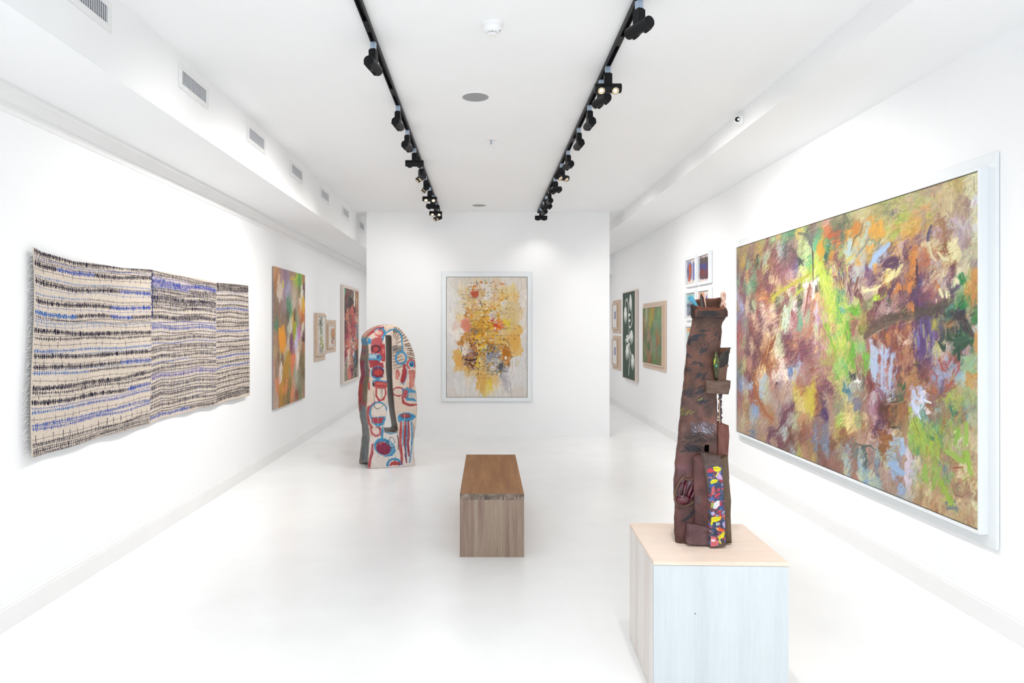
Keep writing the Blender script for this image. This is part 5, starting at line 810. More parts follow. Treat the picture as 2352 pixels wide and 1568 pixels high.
    p.lines([([(215, 415), (222, 470), (245, 480)], .014, '#a8bce8'), ([(195, 500), (215, 560), (250, 560)], .018, '#b4c2e4'), ([(275, 435), (285, 490), (320, 505)], .014, '#acbce4'), ([(250, 505), (270, 490), (288, 520), (270, 560)], .008, '#ccd0e0'), ([(240, 590), (262, 640)], .010, '#c0cce8'), ([(315, 597), (335, 590)], .012, '#dccac8'), ([(300, 495), (350, 515)], .008, '#d4d4dc'),
             ([(138, 350), (130, 390), (112, 408)], .012, '#2c5c38'), ([(412, 20), (430, 55), (455, 85), (465, 40)], .012, '#2a4634'), ([(540, 40), (600, 60), (660, 20)], .022, '#2c503a'), ([(575, 70), (578, 160)], .012, '#1c4634'), ([(595, 230), (660, 215), (705, 150)], .022, '#86ae84', dict(br=.6)), ([(635, 280), (640, 340), (665, 290), (680, 400), (700, 320)], .008, '#c8903c'),
             ([(290, 680), (330, 720), (380, 775)], .008, '#38705c'), ([(330, 740), (330, 830)], .010, '#3c8048'), ([(350, 650), (340, 700)], .008, '#3c7c5c'), ([(505, 540), (530, 620)], .009, '#34745c'), ([(575, 740), (545, 850)], .012, '#78b62c'), ([(640, 690), (640, 820)], .018, '#92c03c'), ([(470, 910), (530, 940), (570, 970), (615, 1000)], .022, '#92b83c'), ([(630, 920), (655, 1000), (672, 1100)], .018, '#92c02c'),
             ([(300, 1030), (308, 1150)], .018, '#88b834'), ([(428, 1040), (400, 1110), (365, 1180)], .016, '#86b03c'), ([(452, 1210), (480, 1270), (515, 1345)], .014, '#90b824'), ([(150, 905), (185, 960), (160, 1050), (150, 1200)], .02, '#c6b8c8', dict(a=.7, br=.7)), ([(10, 1010), (60, 1050), (125, 1090)], .026, '#7ea4d4'), ([(115, 850), (125, 910)], .02, '#8caad6'), ([(85, 1210), (110, 1240)], .016, '#7c9cc8'),
             ([(530, 1200), (560, 1260), (620, 1270), (650, 1200)], .022, '#a47654', dict(br=.8)), ([(520, 1180), (545, 1260), (600, 1285), (660, 1240)], .004, '#84503c'), ([(530, 1045), (610, 1040)], .006, '#9c4c30'), ([(200, 640), (240, 740), (270, 780)], .005, '#8c3c28'), ([(0, 470), (30, 460), (60, 440), (70, 500), (20, 510)], .004, '#544848'), ([(250, 880), (235, 930)], .01, '#3c8c58'), ([(200, 200), (255, 205), (215, 215)], .006, '#4c3c34')])
    p.field(160, 18, .008, 14, .05, .75, .35, 0, .15, region=[(180, 640), (420, 980)], pal=['a4c024', '8cb830', '94bc48', '70a83c', 'b0a83c', '98b020'], ang=100)
    for q in ((400, 200), (430, 260), (520, 180), (560, 250), (420, 340), (480, 300)): p.poly([(q[0]-18, q[1]), (q[0], q[1]-45), (q[0]+22, q[1]+10), (q[0]+4, q[1]+60)], '#8a90b6', .6, 2, 7)
    p.lines([([(415, 160), (440, 230), (470, 260), (500, 180), (525, 150)], .006, '#ac3c2c'), ([(360, 260), (400, 300), (390, 360)], .006, '#a84838'), ([(520, 330), (490, 400), (460, 430)], .006, '#b04430'), ([(580, 180), (575, 240), (550, 290)], .006, '#b0443c')])
    # signature
    B = '#56707c'
    p.lines([(q, .0045, B, dict(br=.1, taper=0)) for q in ([(470, 1325), (474, 1350)], [(466, 1330), (482, 1326), (480, 1340), (472, 1344)], [(486, 1366), (478, 1372), (482, 1384), (490, 1378), (488, 1366), (494, 1386)], [(504, 1358), (498, 1364), (506, 1374), (498, 1382)], [(516, 1358), (510, 1364), (518, 1376), (510, 1382)],
             [(527, 1350), (526, 1386)], [(540, 1362), (534, 1374), (542, 1384), (547, 1370), (540, 1362)], [(556, 1350), (554, 1390), (568, 1412)], [(552, 1368), (574, 1380), (560, 1396)], [(540, 1312), (548, 1318), (546, 1330), (538, 1322)])])
    g = p.im.mean(-1, keepdims=True); p.im = np.clip((g+(p.im-g)*.70)*1.04+.03, 0, 1); p.grain(.03, 1.6)
    p.mesh('canvas', t, thick=.03, side='#3a3022')
paint_large()

# ------------------------------------------------------------------ olive painting in a wooden frame (right wall)
def paint_olive():
    cv, cz = (-12.02, -10.76), (1.082, 2.012)
    t = framed(WR, 'painting', 'olive green painting in a wide pale wooden frame on the right wall', 'painting', cv, cz, (-12.12, -10.62, .984, 2.102), (0, .018), (-12.045, -10.735, 1.055, 2.038), .046, 'maple', .042, gap=.004)
    p = WR.paint(*cv, *cz, .042, 330, '#6b7040'); p.zoom(1380, 560, 3.92)
    p.seeds('''390 600 6a7c48;400 680 98a07c;385 720 8a6c38;410 640 a8ac90;430 600 7a8048;450 640 a09c30;470 600 b08838;450 700 a0983c;490 640 708858;520 620 7c9468;540 600 6c8850;520 700 68906c;490 720 7c9070;420 760 7a7c50;390 800 6c6438;410 860 5c7448
    430 820 a87c68;425 850 b08870;460 780 58784c;480 800 648458;500 780 8c7848;530 780 6c8460;520 860 9c7040;510 880 94683c;450 880 8c7c58;480 880 709070;430 900 3c5c30;400 940 90805c;385 960 54703c;420 980 7c7048;450 960 98846c;480 960 7c8c68;520 960 688468;535 920 50744c;500 1000 7c7048
    390 1020 607c44;400 1060 4c6c30;430 1030 986440;450 1050 744c28;475 1050 4c8028;500 1060 50783c;530 1060 7c6840;540 1020 587c48;470 1020 5c7c40''')
    p.under(.06, .10, .05, .7, (.2, .02)); p.field(1100, 13, .012, 10, .07, .7, .5, .04, .2, ay=.8, ang=86); p.field(700, 8, .006, 10, .1, .6, .4, .04, .2, ang=82)
    p.mesh('canvas', t, thick=.02)
paint_olive()

# ------------------------------------------------------------------ white drooping flowers on dark green (right wall)
def paint_flowers():
    cv, cz = (-13.68, -12.59), (.70, 2.36)
    t = framed(WR, 'painting', 'dark green painting with white drooping flowers on the right wall', 'painting', cv, cz, None, None, (-13.71, -12.55, .676, 2.386), .063, 'maple2', .06, gap=.003, liner='maple2')
    p = WR.paint(*cv, *cz, .058, 300, '#1d3f2c'); p.zoom(1380, 560, 3.92); W_ = '#eef0ea'
    def petal(x, y, w, h, n=6):
        for k in range(n):
            f = (k-(n-1)/2)/n*2; l = h*(1-.25*abs(f)); p.line([(x, y), (x+f*w*.9, y+l*.45), (x+f*w*1.05, y+l)], [.024, .034, .006], W_, br=.25, a=.95)
        p.ell(x, y+h*.22, w*.75, h*.28, W_, .95, rough=2)
    stem = lambda P, r=.02: p.line(P, r, W_, br=.2, taper=0, a=.96)
    stem([(222, 580), (222, 520), (236, 492), (246, 540), (250, 640), (254, 760), (256, 830)]); stem([(268, 480), (280, 600), (282, 700), (268, 752), (256, 745)], .02)
    stem([(275, 785), (255, 830), (235, 860)], .02); stem([(222, 870), (235, 850), (252, 900), (262, 960), (262, 1030), (255, 1100), (250, 1175)], .022); stem([(228, 910), (224, 860), (236, 850)], .014); stem([(262, 960), (275, 1000), (284, 1010)], .018)
    petal(222, 575, 15, 150); petal(267, 465, 12, 150); petal(275, 785, 17, 125); petal(238, 915, 17, 140); petal(286, 1000, 15, 140)
    for x, y in ((256, 640), (258, 690), (238, 830), (250, 850), (240, 875), (252, 905)): p.ell(x, y, 9, 14, W_, .95, rough=3, rot=.5)
    p.mesh('canvas', t, thick=.02)
paint_flowers()

# ------------------------------------------------------------------ two small framed works at the far end (right wall)
for z0, z1, lab in ((1.563, 2.266, 'upper of two small wooden framed works beyond the green flower painting'), (.787, 1.506, 'lower of two small wooden framed works beyond the green flower painting')):
    cv, cz = (-14.86, -14.42), (z0+.12, z1-.10)
    t = framed(WR, 'framed_print', lab, 'print', cv, cz, (-15.0, -14.16, z0, z1), (0, .018), (-14.93, -14.36, z0+.075, z1-.075), .05, 'maple', .045, gap=.003, liner='maple', group='small prints at the far end of the right wall')
    p = WR.paint(*cv, *cz, .042, 300, '#eeeeee'); w, h = p.w, p.h
    for k in range(40): p.line([(w*.35+rng.random()*w*.5, h*.3), (w*.35+rng.random()*w*.5, h*.6)], .008, ['#8c90b0', '#a8acc4', '#70749c'][k % 3], uv=True, a=.8)
    p.mesh('picture', t, thick=.004)

# ------------------------------------------------------------------ grid of small white framed abstracts (right wall, behind the clay sculpture)
def small_abstract(c, r, label, ground, strokes):
    zt = 2.641-.457*r; z0, z1 = zt-.405, zt; a, b = ((-8.985, -8.485), (-9.535, -9.035))[c]
    cv, cz = (a+.034, b-.046), (z0+.034, z1-.034)
    t = framed(WR, 'framed_picture', label, 'picture', cv, cz, None, None, (a, b, z0, z1), .042, 'white', .02, gap=.001, liner='white', group='small white framed abstracts on the right wall')
    p = WR.paint(*cv, *cz, .014, 330, ground); p.zoom(1540, 560, 6.53); strokes(p); p.mesh('picture', t, thick=.004)
def s1(p):
    for k in range(60): x = rng.uniform(255, 358); p.line([(x, rng.uniform(262, 330)), (x+rng.uniform(-6, 6), rng.uniform(470, 555))], .012, ['#5a68a0', '#6c78b4', '#48548c', '#7c84b8'][k % 4], br=.6, a=.8)
    p.poly([(272, 310), (305, 300), (312, 400), (300, 520), (285, 560), (265, 555), (280, 440)], '#c04e1e', .95, 1.5, 5)
    for k in range(14): x = rng.uniform(238, 268); p.line([(x, rng.uniform(340, 420)), (x+8, rng.uniform(400, 480))], .006, '#3c4c6c', a=.8)
def s2(p):
    p.poly([(440, 250), (470, 205), (555, 190), (568, 300), (570, 510), (500, 525), (450, 530), (430, 480), (445, 400), (432, 320)], '#5c3c48', .95, 2, 6)
    for k in range(70):
        x = rng.uniform(440, 560); y = rng.uniform(205, 510); c = ['#4c4450', '#6c7030', '#50485c'][k % 3] if y < 290 else (['#2c449c', '#34489c', '#3c3c84'][k % 3] if y < 380 else ['#7c2c2c', '#6c3038', '#903838', '#54303c'][k % 4])
        p.line([(x-8, y+20), (x+8, y-20)], .014, c, br=.6, a=.8)
def s3(p):
    p.poly([(235, 770), (362, 750), (362, 860), (235, 900)], '#8cc0c4', .9, 2, 6); p.poly([(240, 900), (300, 850), (360, 870), (365, 1020), (310, 1070), (240, 1070)], '#4c6080', .6, 2, 8)
    for k in range(45): x = rng.uniform(240, 350); y = rng.uniform(860, 1060); p.line([(x, y), (x+rng.uniform(-14, 14), y+10), (x+rng.uniform(-10, 10), y+24)], .007, '#2c3448', a=.85)
def s4(p):
    p.poly([(430, 745), (500, 730), (515, 800), (500, 1020), (430, 1050)], '#dc8048', .9, 2, 6); p.poly([(530, 800), (545, 745), (562, 860), (560, 1000), (520, 1010)], '#5c6cb0', .9, 2, 5)
def s5(p):
    p.poly([(245, 1275), (330, 1255), (335, 1310), (245, 1330)], '#e0a058', .9, 2, 8); p.poly([(245, 1330), (340, 1310), (340, 1420), (250, 1420)], '#a0ccc8', .8, 2, 8); p.poly([(262, 1400), (330, 1380), (330, 1500), (262, 1510)], '#44688c', .7, 2, 8)
small_abstract(1, 0, 'white framed abstract with an orange bar on blue, top left of the grid', '#ddd2cb', s1)
small_abstract(0, 0, 'white framed abstract of blue over dark red, top right of the grid', '#ddd0cc', s2)
small_abstract(1, 1, 'white framed abstract of pale teal and navy, left above the sculpture rim', '#ded4cd', s3)
small_abstract(0, 1, 'white framed abstract of orange and blue, half hidden behind the sculpture rim', '#ded4cd', s4)
small_abstract(1, 2, 'lowest visible white framed abstract, mostly hidden by the clay sculpture', '#e2d8d0', s5)

# ------------------------------------------------------------------ painted arch sculpture on the floor
def arch():
    k = 4.128; A = on_floor(846, 1077); th_ = math.radians(18.4); R = np.array([math.cos(th_), math.sin(th_), 0.]); Nb = np.array([-math.sin(th_), math.cos(th_), 0.]); D = .43
    top = 1.78; p = Paint(np.array([A.x, A.y, top])-R*.12, R, (0, 0, -1), .80, top+.02, 420, '#d8c6b8'); p.zoom(800, 720, k)
    # painted marks of the front face
    p.im += ((vnoise(p.ny, p.nx, 30, 3)-.5)*.12)[..., None]; p.im += ((vnoise(p.ny, p.nx, (14, 2), 2)-.5)*.08)[..., None]
    RD, RM, BT, GY, BR_ = '#a83034', '#8c2438', '#2f86b4', '#5c5c5e', '#4a3422'
    def patch(P, c, a=.9, r=3): p.poly(P, c, a, 1.5, r)
    patch([(200, 1180), (360, 1130), (480, 1140), (640, 1180), (640, 1480), (180, 1480)], '#e2dcda', .6, 6); patch([(200, 640), (250, 640), (260, 830), (190, 900), (180, 780)], '#d9c4b2', .7)
    patch([(430, 640), (640, 620), (650, 900), (480, 930), (440, 760)], '#d9c2ae', .6, 6); patch([(420, 300), (540, 300), (560, 500), (430, 520)], '#b4a596', .6, 5); patch([(415, 310), (520, 310), (520, 350), (415, 360)], '#6c6a6c', .7, 4)
    patch([(345, 105), (480, 110), (540, 170), (480, 200), (400, 170), (340, 180)], '#dfc9b4', .9, 4)
    # radiating brown lines, upper right
    c0 = (395, 330)
    for i, (x, y) in enumerate([(440, 128), (462, 130), (485, 140), (505, 152), (522, 168), (540, 190), (556, 215), (575, 245), (590, 280), (602, 300), (612, 330), (620, 352), (628, 380), (630, 400), (636, 430), (638, 450)]):
        dx, dy = c0[0]-x, c0[1]-y; t = .30; p.line([(x, y), (x+dx*t*.5, y+dy*t*.45), (x+dx*t, y+dy*t*.8)], .008, BR_, br=.4)
    for x, y, x2, y2 in ((440, 155, 425, 215), (455, 170, 438, 230), (475, 195, 450, 245), (485, 225, 455, 262), (500, 260, 450, 285), (470, 300, 425, 310), (470, 330, 425, 345), (500, 350, 415, 375), (490, 380, 412, 405), (510, 400, 415, 432), (520, 430, 420, 462), (530, 455, 425, 492), (550, 490, 430, 520)):
        p.line([(x, y), ((x+x2)/2, (y+y2)/2+3), (x2, y2)], .007, BR_, br=.5, a=.85)
    p.line([(345, 215), (360, 180), (400, 155), (440, 148), (480, 170), (505, 215), (512, 290), (518, 370)], .011, BT, br=.4)
    # left column
    p.line([(180, 215), (215, 180), (270, 145), (330, 130)], .022, RD); p.ring(295, 180, 42, 32, .016, BT, 200, 460); patch([(250, 190), (270, 150), (330, 150), (335, 200), (290, 222), (250, 215)], '#d9a094', .9); p.ring(293, 184, 36, 28, .010, '#bf4c48')
    patch([(250, 160), (285, 150), (290, 175), (255, 195)], '#e8d4c4', .8); p.line([(320, 130), (345, 170), (340, 220), (312, 262), (310, 290)], .014, BT)
    patch([(150, 295), (190, 228), (225, 250), (212, 285)], BT); patch([(165, 268), (182, 236), (192, 258)], '#e0c49c', .95)
    patch([(225, 235), (310, 215), (330, 300), (300, 380), (215, 380), (215, 300)], '#b4444a', .85, 5); patch([(300, 300), (355, 280), (360, 400), (345, 460), (300, 440)], '#a83238', .9, 4); patch([(322, 330), (345, 330), (345, 375), (322, 380)], '#d87c74', .8)
    p.ring(262, 335, 36, 30, .015, '#4c2838'); patch([(235, 320), (275, 310), (280, 360), (240, 365)], '#b43c3c', .9)
    patch([(185, 380), (300, 385), (330, 420), (290, 470), (250, 450), (190, 450)], BT, .85, 5); patch([(190, 395), (280, 392), (270, 420), (200, 425)], '#b9c8d0', .8, 4); patch([(265, 390), (300, 395), (295, 425), (268, 420)], '#3c4c78', .8)
    patch([(195, 445), (260, 440), (330, 470), (340, 510), (260, 520), (200, 510)], '#a02e36', .92, 5); p.line([(190, 440), (186, 500), (205, 540)], .010, BT)
    p.ring(280, 560, 55, 50, .02, BT, 60, 330); p.ring(282, 555, 46, 40, .018, '#5c2440', 90, 420); patch([(225, 530), (260, 520), (330, 540), (330, 600), (270, 605), (225, 590)], '#7c2438', .9, 4); patch([(248, 540), (310, 530), (330, 570), (280, 590), (245, 575)], '#b83c38', .9, 3)
    patch([(235, 640), (250, 625), (370, 640), (368, 700), (320, 705), (240, 690)], '#a8383c', .92, 3); p.line([(240, 690), (238, 640), (270, 630), (370, 648)], .012, BT); p.line([(265, 665), (320, 665), (365, 672)], .008, '#e06c54'); p.line([(240, 680), (236, 660)], .012, '#3c2c34')
    p.line([(268, 700), (265, 780), (295, 825), (335, 810), (355, 760), (352, 705)], .014, RD, br=.4); p.line([(255, 700), (330, 712), (362, 705)], .010, '#b45850')
    patch([(275, 715), (345, 715), (342, 780), (310, 815), (280, 790)], '#dacabc', .9, 3); p.line([(320, 720), (318, 800)], .010, '#908880', a=.6); p.line([(243, 740), (248, 830)], .010, '#a09488', a=.6)
    p.line([(200, 530), (190, 620), (200, 720)], .014, RD); p.line([(240, 860), (195, 890), (180, 960), (195, 1040), (225, 1080)], .02, '#a23a42', br=.5); p.line([(300, 835), (250, 845), (220, 870)], .016, '#b84c4c', br=.5)
    p.ring(288, 940, 82, 100, .011, BT, -110, 250); patch([(215, 980), (350, 975), (350, 1000), (330, 1060), (280, 1072), (225, 1040)], BT, .9, 4); patch([(218, 988), (340, 985), (322, 1030), (280, 1045), (230, 1030)], '#b03c44', .92, 3); patch([(250, 870), (350, 870), (355, 955), (225, 955)], '#ddd2c8', .8, 5)
    p.line([(245, 850), (250, 890), (280, 905), (330, 870)], .006, '#50504c', a=.8)
    p.line([(212, 1085), (225, 1135), (262, 1160), (300, 1145), (308, 1090)], .016, '#b04850', br=.5); p.line([(265, 1075), (295, 1080), (296, 1100)], .012, '#8c2834'); patch([(235, 1080), (285, 1095), (295, 1140), (260, 1150), (232, 1120)], '#dcc8be', .85, 4)
    p.line([(325, 1075), (322, 1130), (318, 1190)], .017, BT, br=.4); p.ring(400, 1090, 60, 45, .010, BT, 20, 150); p.line([(340, 1115), (400, 1140), (470, 1125)], .009, '#5c94b0')
    # lower oval
    p.ell(345, 1270, 108, 82, BT, .95, 2, 5, rot=.5); p.ell(330, 1275, 76, 58, '#8c2444', .96, 2, 5, rot=.65); p.ring(340, 1280, 84, 62, .005, '#d8c4b4', a=.6); patch([(355, 1200), (370, 1195), (378, 1240), (360, 1235)], '#3c6478', .8)
    p.ring(410, 1220, 26, 48, .006, '#48484c', a=.8); p.ring(414, 1220, 18, 40, .005, '#d8d8d8', a=.8); p.line([(465, 1150), (478, 1220), (474, 1285)], .012, '#50504e', a=.7)
    p.ring(435, 1450, 64, 68, .018, BT, 180, 350); patch([(390, 1450), (395, 1420), (440, 1405), (490, 1420), (500, 1450)], '#b03438', .92, 5); p.ell(508, 1444, 10, 8, '#2c4c94'); p.ell(482, 1448, 9, 7, '#283c70')
    p.line([(230, 1240), (225, 1320), (205, 1400), (200, 1460)], .02, '#a43440', br=.5)
    # right column
    p.ring(500, 420, 50, 58, .013, BT); p.ring(596, 480, 36, 42, .014, '#b04a4c', 120, 400); p.ell(600, 478, 26, 30, BT, .95, 1.5, 3); p.ell(598, 480, 14, 20, '#20384c', .95); p.ell(600, 470, 5, 10, '#4c94c0')
    patch([(520, 480), (542, 478), (555, 560), (540, 640), (510, 665), (492, 630), (508, 560)], '#a02c34', .95, 3); p.line([(556, 500), (558, 580), (525, 675), (495, 650)], .006, BT, a=.9)
    patch([(448, 530), (478, 525), (490, 580), (470, 630), (445, 615)], '#b85650', .85, 4); patch([(458, 560), (475, 560), (470, 610), (455, 605)], '#dca088', .8); patch([(572, 535), (608, 530), (640, 540), (632, 620), (605, 715), (575, 710), (580, 620)], '#b4544c', .75, 5); p.line([(598, 560), (605, 640), (600, 700)], .006, '#d8a890', a=.8)
    p.ring(475, 740, 55, 40, .010, '#a83a3c', 20, 340); patch([(435, 722), (490, 712), (495, 765), (440, 770)], '#d2c4b6', .8, 4)
    patch([(505, 720), (560, 700), (640, 730), (650, 760), (600, 770), (645, 830), (560, 825), (515, 780)], '#4486aa', .9, 4); patch([(575, 740), (640, 748), (645, 800), (570, 800)], '#c4b8ac', .85, 3); p.line([(560, 745), (650, 740)], .008, BT); p.line([(560, 810), (640, 825)], .010, BT)
    p.ell(540, 760, 24, 40, '#a8323c', .95, 1.5, 4); p.ring(542, 760, 12, 26, .005, '#dc988c', a=.7); p.line([(512, 790), (525, 845), (580, 868), (655, 862)], .018, '#a03038', br=.4)
    p.ell(553, 980, 84, 42, '#2f84ae', .95, 2, 6); p.ell(543, 970, 50, 22, '#8c3040', .92, 2, 4); p.ell(540, 966, 38, 12, '#ac5048', .8, 2, 3); p.line([(472, 985), (482, 1020), (530, 1005)], .014, '#3c90b8')
    for P, r, c in (([(500, 1030), (495, 1120), (490, 1220), (505, 1340), (508, 1430)], .020, '#aa343c'), ([(540, 1020), (538, 1120), (535, 1230), (548, 1350)], .018, '#94283a'), ([(570, 1025), (572, 1150), (565, 1240), (575, 1350)], .017, '#8c2438'), ([(522, 1030), (518, 1130), (515, 1250)], .009, BT), ([(552, 1020), (555, 1120), (545, 1260), (552, 1430)], .010, '#3a78a0'),
                    ([(598, 1020), (605, 1150), (600, 1270), (580, 1430)], .012, '#3f8cb8'), ([(535, 1330), (550, 1400), (552, 1430)], .010, '#7c2434')): p.line(P, r, c, br=.45)
    p.line([(610, 1040), (628, 1100), (608, 1200)], .010, '#8c8a84', a=.7); p.line([(535, 930), (533, 1060)], .003, '#e8c8b4', a=.9); p.line([(283, 925), (282, 1080)], .003, '#e8d0bc', a=.8); p.line([(425, 1330), (520, 1230), (560, 1150)], .002, '#d8ccc0', a=.8)
    for _ in range(70):
        x = rng.uniform(200, 640); y = rng.uniform(300, 1450); p.line([(x, y), (x+rng.normal(0, 5), y+rng.uniform(20, 70))], .003, ['#6c6862', '#f0e8e0', '#8c7c70'][rng.integers(3)], a=.45)
    p.im = np.clip(p.im, 0, 1)
    XLf = [(103, 385), (106, 352), (112, 328), (122, 298), (135, 275), (150, 252), (170, 225), (190, 205), (215, 188), (250, 178), (300, 192), (350, 195), (400, 192), (450, 188), (500, 192), (600, 200), (700, 190), (800, 180), (900, 172), (1000, 178), (1100, 198), (1200, 205), (1300, 196), (1400, 190), (1473, 190)]
    XRf = [(103, 412), (106, 432), (112, 448), (122, 466), (135, 484), (160, 510), (200, 545), (250, 575), (300, 598), (350, 615), (400, 632), (450, 637), (520, 643), (600, 640), (650, 632), (700, 640), (750, 645), (800, 652), (900, 655), (1000, 650), (1060, 645), (1130, 632), (1200, 622), (1300, 622), (1380, 628), (1445, 635), (1473, 636)]
    SL = [(203, 372), (208, 352), (218, 342), (240, 338), (300, 350), (400, 355), (500, 356), (600, 365), (700, 372), (800, 375), (900, 370), (1000, 355), (1060, 342), (1100, 338), (1115, 345), (1125, 365)]
    SR = [(203, 392), (208, 405), (218, 410), (300, 413), (400, 415), (500, 415), (600, 418), (700, 423), (800, 432), (900, 440), (1000, 455), (1060, 466), (1100, 471), (1115, 470), (1125, 455)]
    ys = np.concatenate([np.linspace(103, 150, 26)[:-1], np.linspace(150, 203, 14)[:-1], np.linspace(203, 225, 10)[:-1], np.linspace(225, 1060, 150)[:-1], np.linspace(1060, 1125, 20)[:-1], np.linspace(1125, 1473, 70)])
    f = lambda T, y: np.interp(y, [a for a, _ in T], [b for _, b in T])
    wob = vnoise(1, len(ys), 14, 2)[0]
    xl = f(XLf, ys)+(wob-.5)*8; xr = f(XRf, ys)+(vnoise(1, len(ys), 12, 2)[0]-.5)*8; sl = f(SL, ys); sr = f(SR, ys)
    base_tilt = np.where(ys > 1300, (ys-1300)/173, 0)
    def proj(x, y): return p.uv(np.stack([x, y], -1))
    na, nb = 46, 12
    cols = np.concatenate([xl[:, None]+(sl-xl)[:, None]*np.linspace(0, 1, na)[None], sl[:, None]+(sr-sl)[:, None]*np.linspace(0, 1, nb)[None, 1:-1], sr[:, None]+(xr-sr)[:, None]*np.linspace(0, 1, na)[None]], 1)
    UV = proj(cols, np.repeat(ys[:, None], cols.shape[1], 1)); u, v = UV[..., 0], UV[..., 1]
    zz = top-v; zmin = zz[-1].min(); zz = zz*1.0; zz[-25:] = zz[-25:]-(zz[-1][None]-.003)*(np.linspace(0, 1, 25)[:, None]); zz = np.maximum(zz, .002)
    # rounded edges and a slightly cushioned face
    ul, ur = u[:, :1], u[:, -1:]; e = np.minimum(u-ul, ur-u); back = .018*np.exp(-(e/.012)); back += (vnoise(*u.shape, 16, 3)-.5)*.022
    s0 = (ys >= 203) & (ys <= 1125); back[s0, na-1] += .012; back[s0, na+nb-2] += .012; back[0] += .02
    O2 = np.array([A.x, A.y, 0])-R*.12
    front = O2+u[..., None]*R+back[..., None]*Nb; front[..., 2] = zz
    iu = np.clip((u*p.rx).astype(int), 0, p.nx-1); iv = np.clip((v*p.ry).astype(int), 0, p.ny-1); col = p.im[iv, iu]
    edge = np.clip(1-e/.010, 0, 1)[..., None]*(ys > 330)[:, None, None]; col = col*(1-edge*.6)+hx('#b48c70')*edge*.6
    t = thing('arch_sculpture', 'painted clay arch with a tall slot, red and blue markings, standing on the floor', 'sculpture', tuple(O2+R*.4+Nb*D/2), th_)
    mk = np.ones((len(ys)-1, cols.shape[1]-1), bool); ins = (ys[:-1] >= 203) & (ys[1:] <= 1125.1)
    mk[np.ix_(ins, np.arange(na-1, na+nb-2))] = False
    grid_obj('front_face', front, col, 'glaze', t, mask=mk)
    # back face, a little wider to the left
    wide = np.interp(ys, [103, 200, 450, 800, 1000, 1200, 1300, 1473], [0, .01, .042, .052, .03, .03, .036, .05])
    bk = front+(D-2*back)[..., None]*Nb; bk -= (wide[:, None]*np.clip(1-(u-ul)/.16, 0, 1))[..., None]*R; bk[-1, :, 2] = .002
    bc = np.ones(col.shape)*hx('#9c8c7c')+((vnoise(*u.shape, 12, 3)-.5)*.2)[..., None]
    grid_obj('back_face', bk, bc, 'glaze', t, mask=mk)
    # outer side walls: colour by height and depth
    nd = 40; d = np.linspace(0, 1, nd)
    for side in (0, 1):
        a = front[:, 0 if side == 0 else -1]; b = bk[:, 0 if side == 0 else -1]
        pos = a[:, None]*(1-d)[None, :, None]+b[:, None]*d[None, :, None]
        dent = .020*np.sin(np.pi*d)[None]*np.clip((ys-250)/200, 0, 1)[:, None]+(vnoise(len(ys), nd, 10, 2)-.5)*.012*np.sin(np.pi*d)[None]
        pos += dent[..., None]*R*(1 if side == 0 else -1)
        zb = .085*np.clip(1-(d-.06)/.9, 0, 1)*(d > .06); pos[..., 2] = np.maximum(pos[..., 2], zb[None]); 
        c = np.ones((len(ys), nd, 3))*hx('#6e675c'); Y = ys[:, None]+0*d[None]; DD = d[None]+0*ys[:, None]
        wv = (vnoise(len(ys), nd, 14, 2)-.5)*.25
        def put(m, h, a=.9): c[m] = c[m]*(1-a)+hx(h)*a
        put(Y < 215, '#b5473c'); put((Y < 235) & (DD > .3) & (DD < .8), '#d8c0a4', .7); put((Y >= 235) & (Y < 300), BT, .85); put((Y >= 300) & (Y < 430), '#7c6c5c'); put((Y >= 320) & (Y < 400) & (DD > .55), '#8c4860', .8)
        put((Y > 345) & (Y < 372), '#58585c', .8); put((Y > 430) & (Y < 640), '#66625c'); put((DD+wv > .62) & (Y > 460) & (Y < 700), '#86324e'); put((DD+wv > .5) & (DD+wv < .62) & (Y > 470) & (Y < 690), '#7884a4', .7)
        put((Y > 600) & (Y < 850) & (DD < .62), '#6a5f4a'); put((DD+wv > .66) & (Y > 690) & (Y < 880), '#9c3038'); put((Y+wv*60 > 845) & (Y < 895), '#7c2c34'); put(Y > 895, '#5a5f62'); put((DD > .8) & (Y > 895) & (Y < 960), '#8c3038', .7)
        put((np.abs(DD+wv*.5-.55-(Y-900)*.0009) < .07) & (Y > 920) & (Y < 1010), '#3c647c', .8); put((np.abs(DD+wv-.4) < .1) & (Y > 1240), '#2c3844', .7); put((np.abs(DD+wv-.7) < .08) & (Y > 1200), '#3c4048', .7); put((np.abs(DD-.55) < .08) & (Y > 1330), '#607c78', .6); put(Y > 1440, '#8c7860', .8)
        c += ((vnoise(len(ys), nd, (5, 2), 3)-.5)*.22)[..., None]; put(DD < .05, '#b89478', .8); put(DD > .96, '#b08468', .8)
        if side: c[:] = hx('#c8a890')
        m = np.ones((len(ys)-1, nd-1), bool); m &= ~((pos[:-1, :-1, 2]+pos[1:, 1:, 2]) < (zb[:-1]+zb[1:])[None]+.002) | (zb[:-1] < .002)[None]
        o = grid_obj('side_wall', pos, np.clip(c, 0, 1), 'glaze', t, mask=m)
    # crown strip closing the very top
    pos = np.stack([front[0]*(1-q)+bk[0]*q for q in np.linspace(0, 1, 8)]); grid_obj('crown', pos, np.ones(pos.shape)*hx('#c9a58c'), 'glaze', t)
    # brown walls of the slot
    r0, r1 = np.where(s0)[0][[0, -1]]
    loop = np.concatenate([front[r0:r1+1, na-1], front[r1, na:na+nb-2], front[r0:r1+1, na+nb-2][::-1], front[r0, na:na+nb-2][::-1]]); lb = np.concatenate([bk[r0:r1+1, na-1], bk[r1, na:na+nb-2], bk[r0:r1+1, na+nb-2][::-1], bk[r0, na:na+nb-2][::-1]])
    pos = np.stack([loop*(1-q)+lb*q for q in np.linspace(0, 1, 16)]); pos[0] += .0
